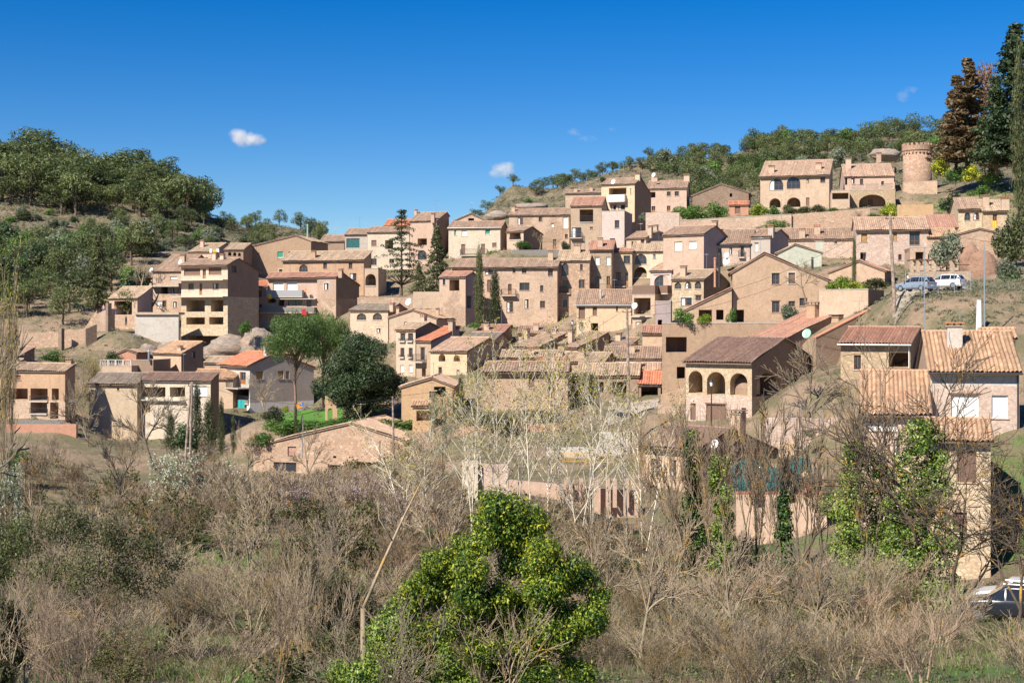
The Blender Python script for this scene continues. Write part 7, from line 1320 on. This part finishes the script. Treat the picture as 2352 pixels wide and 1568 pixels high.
# people
def person(px, py, Y, h, label, shirt, sitting=False, skin='skin'):
    o_ = wp(px, py, Y); rt = h/1.75; me = bpy.data.meshes.new('body')
    J = [(0, 0, .95), (0, 0, 1.15), (0, 0, 1.38), (0, 0, 1.5), (0, .02, 1.63), (0, .02, 1.72), (.19, 0, 1.4), (.25, -.05, 1.15), (.22, -.2, .97), (-.19, 0, 1.4), (-.27, .02, 1.13), (-.25, -.08, .9), (.1, 0, .9), (.11, -.02, .5), (.12, 0, .08), (.12, -.14, .03), (-.1, 0, .9), (-.12, .05, .5), (-.12, .1, .08), (-.12, -.04, .03)]
    E = [(0, 1), (1, 2), (2, 3), (3, 4), (4, 5), (2, 6), (6, 7), (7, 8), (2, 9), (9, 10), (10, 11), (0, 12), (12, 13), (13, 14), (14, 15), (0, 16), (16, 17), (17, 18), (18, 19)]
    RR = [.14, .13, .15, .06, .10, .085, .06, .045, .035, .06, .045, .035, .09, .065, .045, .04, .09, .065, .045, .04]
    me.from_pydata([tuple(np.array(j)*rt) for j in J], E, []); me.materials.append(M['skin']); me.materials.append(M[shirt]); o = bpy.data.objects.new('person', me); COL.objects.link(o); o.location = o_
    sk = o.modifiers.new('s', 'SKIN'); sv = me.skin_vertices[0].data
    for i, r_ in enumerate(RR): sv[i].radius = (r_*rt, r_*rt*.8)
    sv[0].use_root = True; o.modifiers.new('u', 'SUBSURF').levels = 1
    tag(o, label, 'person')
    hs_ = MB(); hs_.lathe((0, .03, 1.64*rt), [(.11*rt, 0), (.115*rt, .06), (.08*rt, .12), (.02, .14)], 10); hr = hs_.build('hair', 'wood', o)
    if shirt != 'skin':
        sh = MB(); sh.lathe((0, 0, .93*rt), [(.165, 0), (.165, .2), (.185, .4), (.15, .5), (.07, .56)], 12); s2 = sh.build('shirt', shirt, o)
    tr = MB()
    for s in (-1, 1): tr.tube([(s*.1, 0, .98*rt), (s*.115, 0, .5*rt), (s*.12, .03, .12*rt)], [.11, .08, .065], 8)
    tr.build('trousers', 'blue' if shirt != 'teal' else 'dark', o)
flat('skin', (.52, .30, .20), .6, 0, 0)
person(238, 722, 244, 1.75, 'bare-chested person standing at the wall left of the pavilion', 'skin'); person(265, 722, 249.2, 1.65, 'person in the open front of the pavilion', 'terracotta')
person(1199, 782, 231, 1.75, 'person in a teal shirt on the terrace behind the poplars', 'teal')
# laundry and odds and ends
for px, py, Y, w, h, mt, lab in [(493, 573, 299, .7, 1.0, 'yellow', 'yellow cloth on the high washing line'), (500, 571, 299, .6, .8, 'curtain', 'white cloth on the high washing line'), (484, 571, 299, .5, .9, 'whitep', 'white sheet at the left end of the high washing line'), (2284, 507, 247, .7, 1.2, 'yellow', 'yellow and white towel hanging from the door of the cypress-foot house'),
  (554, 918, 204, 1.0, 1.2, 'teal', 'teal cloth hanging in the lower balcony of the orange-roofed villa'), (698, 710, 260, .9, 1.1, 'red', 'red striped cloth on the cliff terrace fence'), (620, 675, 260.5, .6, .9, 'yellow', 'yellow cloth on the glassy balcony'), (2113, 830, 137.5, .5, 1.3, 'blue', 'blue clothes hanging in the loggia of the white-guttered house')]:
    p = wp(px, py, Y); vs, q = [], []
    for i in range(7):
        for j in range(5): vs.append((p[0]+w*(i/6-.5), p[1]+.04*math.sin(i*2)*(1-j/5), p[2]-h*j/4+.02*math.sin(i*3)))
    for i in range(6):
        for j in range(4): k = i*5+j; q.append((k, k+1, k+6, k+5))
    o = ob('hanging_cloth', np_mesh('hanging_cloth', np.array(vs), np.array(q), mt)); so = o.modifiers.new('s', 'SOLIDIFY'); so.thickness = .012; tag(o, lab, 'cloth')
# ---------------------------------------------------------------- clouds: small real volumes in the sky
def cloud(px, py, D, parts, dens, label, seed):
    m = bpy.data.materials.new('cloud'); m.use_nodes = True; n = m.node_tree; n.nodes.remove(n.nodes['Principled BSDF']); v = n.nodes.new('ShaderNodeVolumePrincipled'); n.links.new(v.outputs[0], n.nodes['Material Output'].inputs['Volume'])
    v.inputs['Color'].default_value = (1, 1, 1, 1); v.inputs['Anisotropy'].default_value = .2; tc = n.nodes.new('ShaderNodeTexCoord'); c = wp(px, py, D); k = D/F
    lo = [1e9]*3; hi = [-1e9]*3; acc = None; P = geo(n).outputs['Position']
    nz = N(n, 'ShaderNodeTexNoise'); nz.inputs['Scale'].default_value = .075; nz.inputs['Detail'].default_value = 5; n.links.new(P, nz.inputs['Vector']); wv = n.nodes.new('ShaderNodeVectorMath'); wv.operation = 'MULTIPLY_ADD'; n.links.new(nz.outputs['Color'], wv.inputs[0]); wv.inputs[1].default_value = (14*k,)*3; n.links.new(P, wv.inputs[2])
    for dx, dy, rx, ry in parts:
        q = c+np.array((dx*k, 0, -dy*k))+7*k; r_ = np.array((rx, min(rx, ry)*1.2, ry))*k; mp = n.nodes.new('ShaderNodeMapping'); n.links.new(wv.outputs[0], mp.inputs[0]); mp.inputs['Scale'].default_value = tuple(1/r_); mp.inputs['Location'].default_value = tuple(-q/r_)
        ln = n.nodes.new('ShaderNodeVectorMath'); ln.operation = 'LENGTH'; n.links.new(mp.outputs[0], ln.inputs[0]); f = mth(n, 'MAXIMUM', mth(n, 'SUBTRACT', 1.0, ln.outputs['Value']), 0.0); acc = f if acc is None else mth(n, 'MAXIMUM', acc, f)
        for i in range(3): lo[i] = min(lo[i], q[i]-r_[i]-9*k); hi[i] = max(hi[i], q[i]+r_[i]+2*k)
    det = ramp(n, noise(n, P, .05, 6, .6), [(.38, (.15,)*3), (.62, (1,)*3)])
    n.links.new(mth(n, 'MULTIPLY', mth(n, 'MULTIPLY', acc, det), dens), v.inputs['Density']); M['cloud'] = m
    mb = MB(); mb.boxo(lo, (hi[0]-lo[0], 0, 0), (0, hi[1]-lo[1], 0), (0, 0, hi[2]-lo[2])); tag(mb.build('cloud', 'cloud'), label, 'cloud')
cloud(566, 316, 2600, [(-18, -4, 24, 20), (14, 4, 30, 18), (-4, 8, 28, 16), (30, 8, 20, 10)], .16, 'brightest small white cloud, high above the left side of the village', 1)
cloud(1156, 390, 2600, [(0, 0, 30, 20), (-16, 8, 20, 12), (14, -8, 16, 12)], .12, 'round white puff of cloud above the middle of the village', 2)
cloud(2080, 216, 2600, [(-6, 6, 16, 16), (12, -10, 20, 10)], .035, 'faint wisp of cloud left of the tall conifers', 3)
cloud(1336, 310, 2600, [(-18, -6, 18, 10), (14, 8, 26, 8)], .035, 'faint flat wisp of cloud right of the round puff', 4)
cloud(1404, 296, 2600, [(0, 0, 16, 7)], .02, 'barely visible smallest wisp of cloud', 5)
cloud(770, 518, 3600, [(-30, 4, 120, 10), (60, -6, 110, 7)], .012, 'thin flat cloud bank just above the left skyline houses', 6)
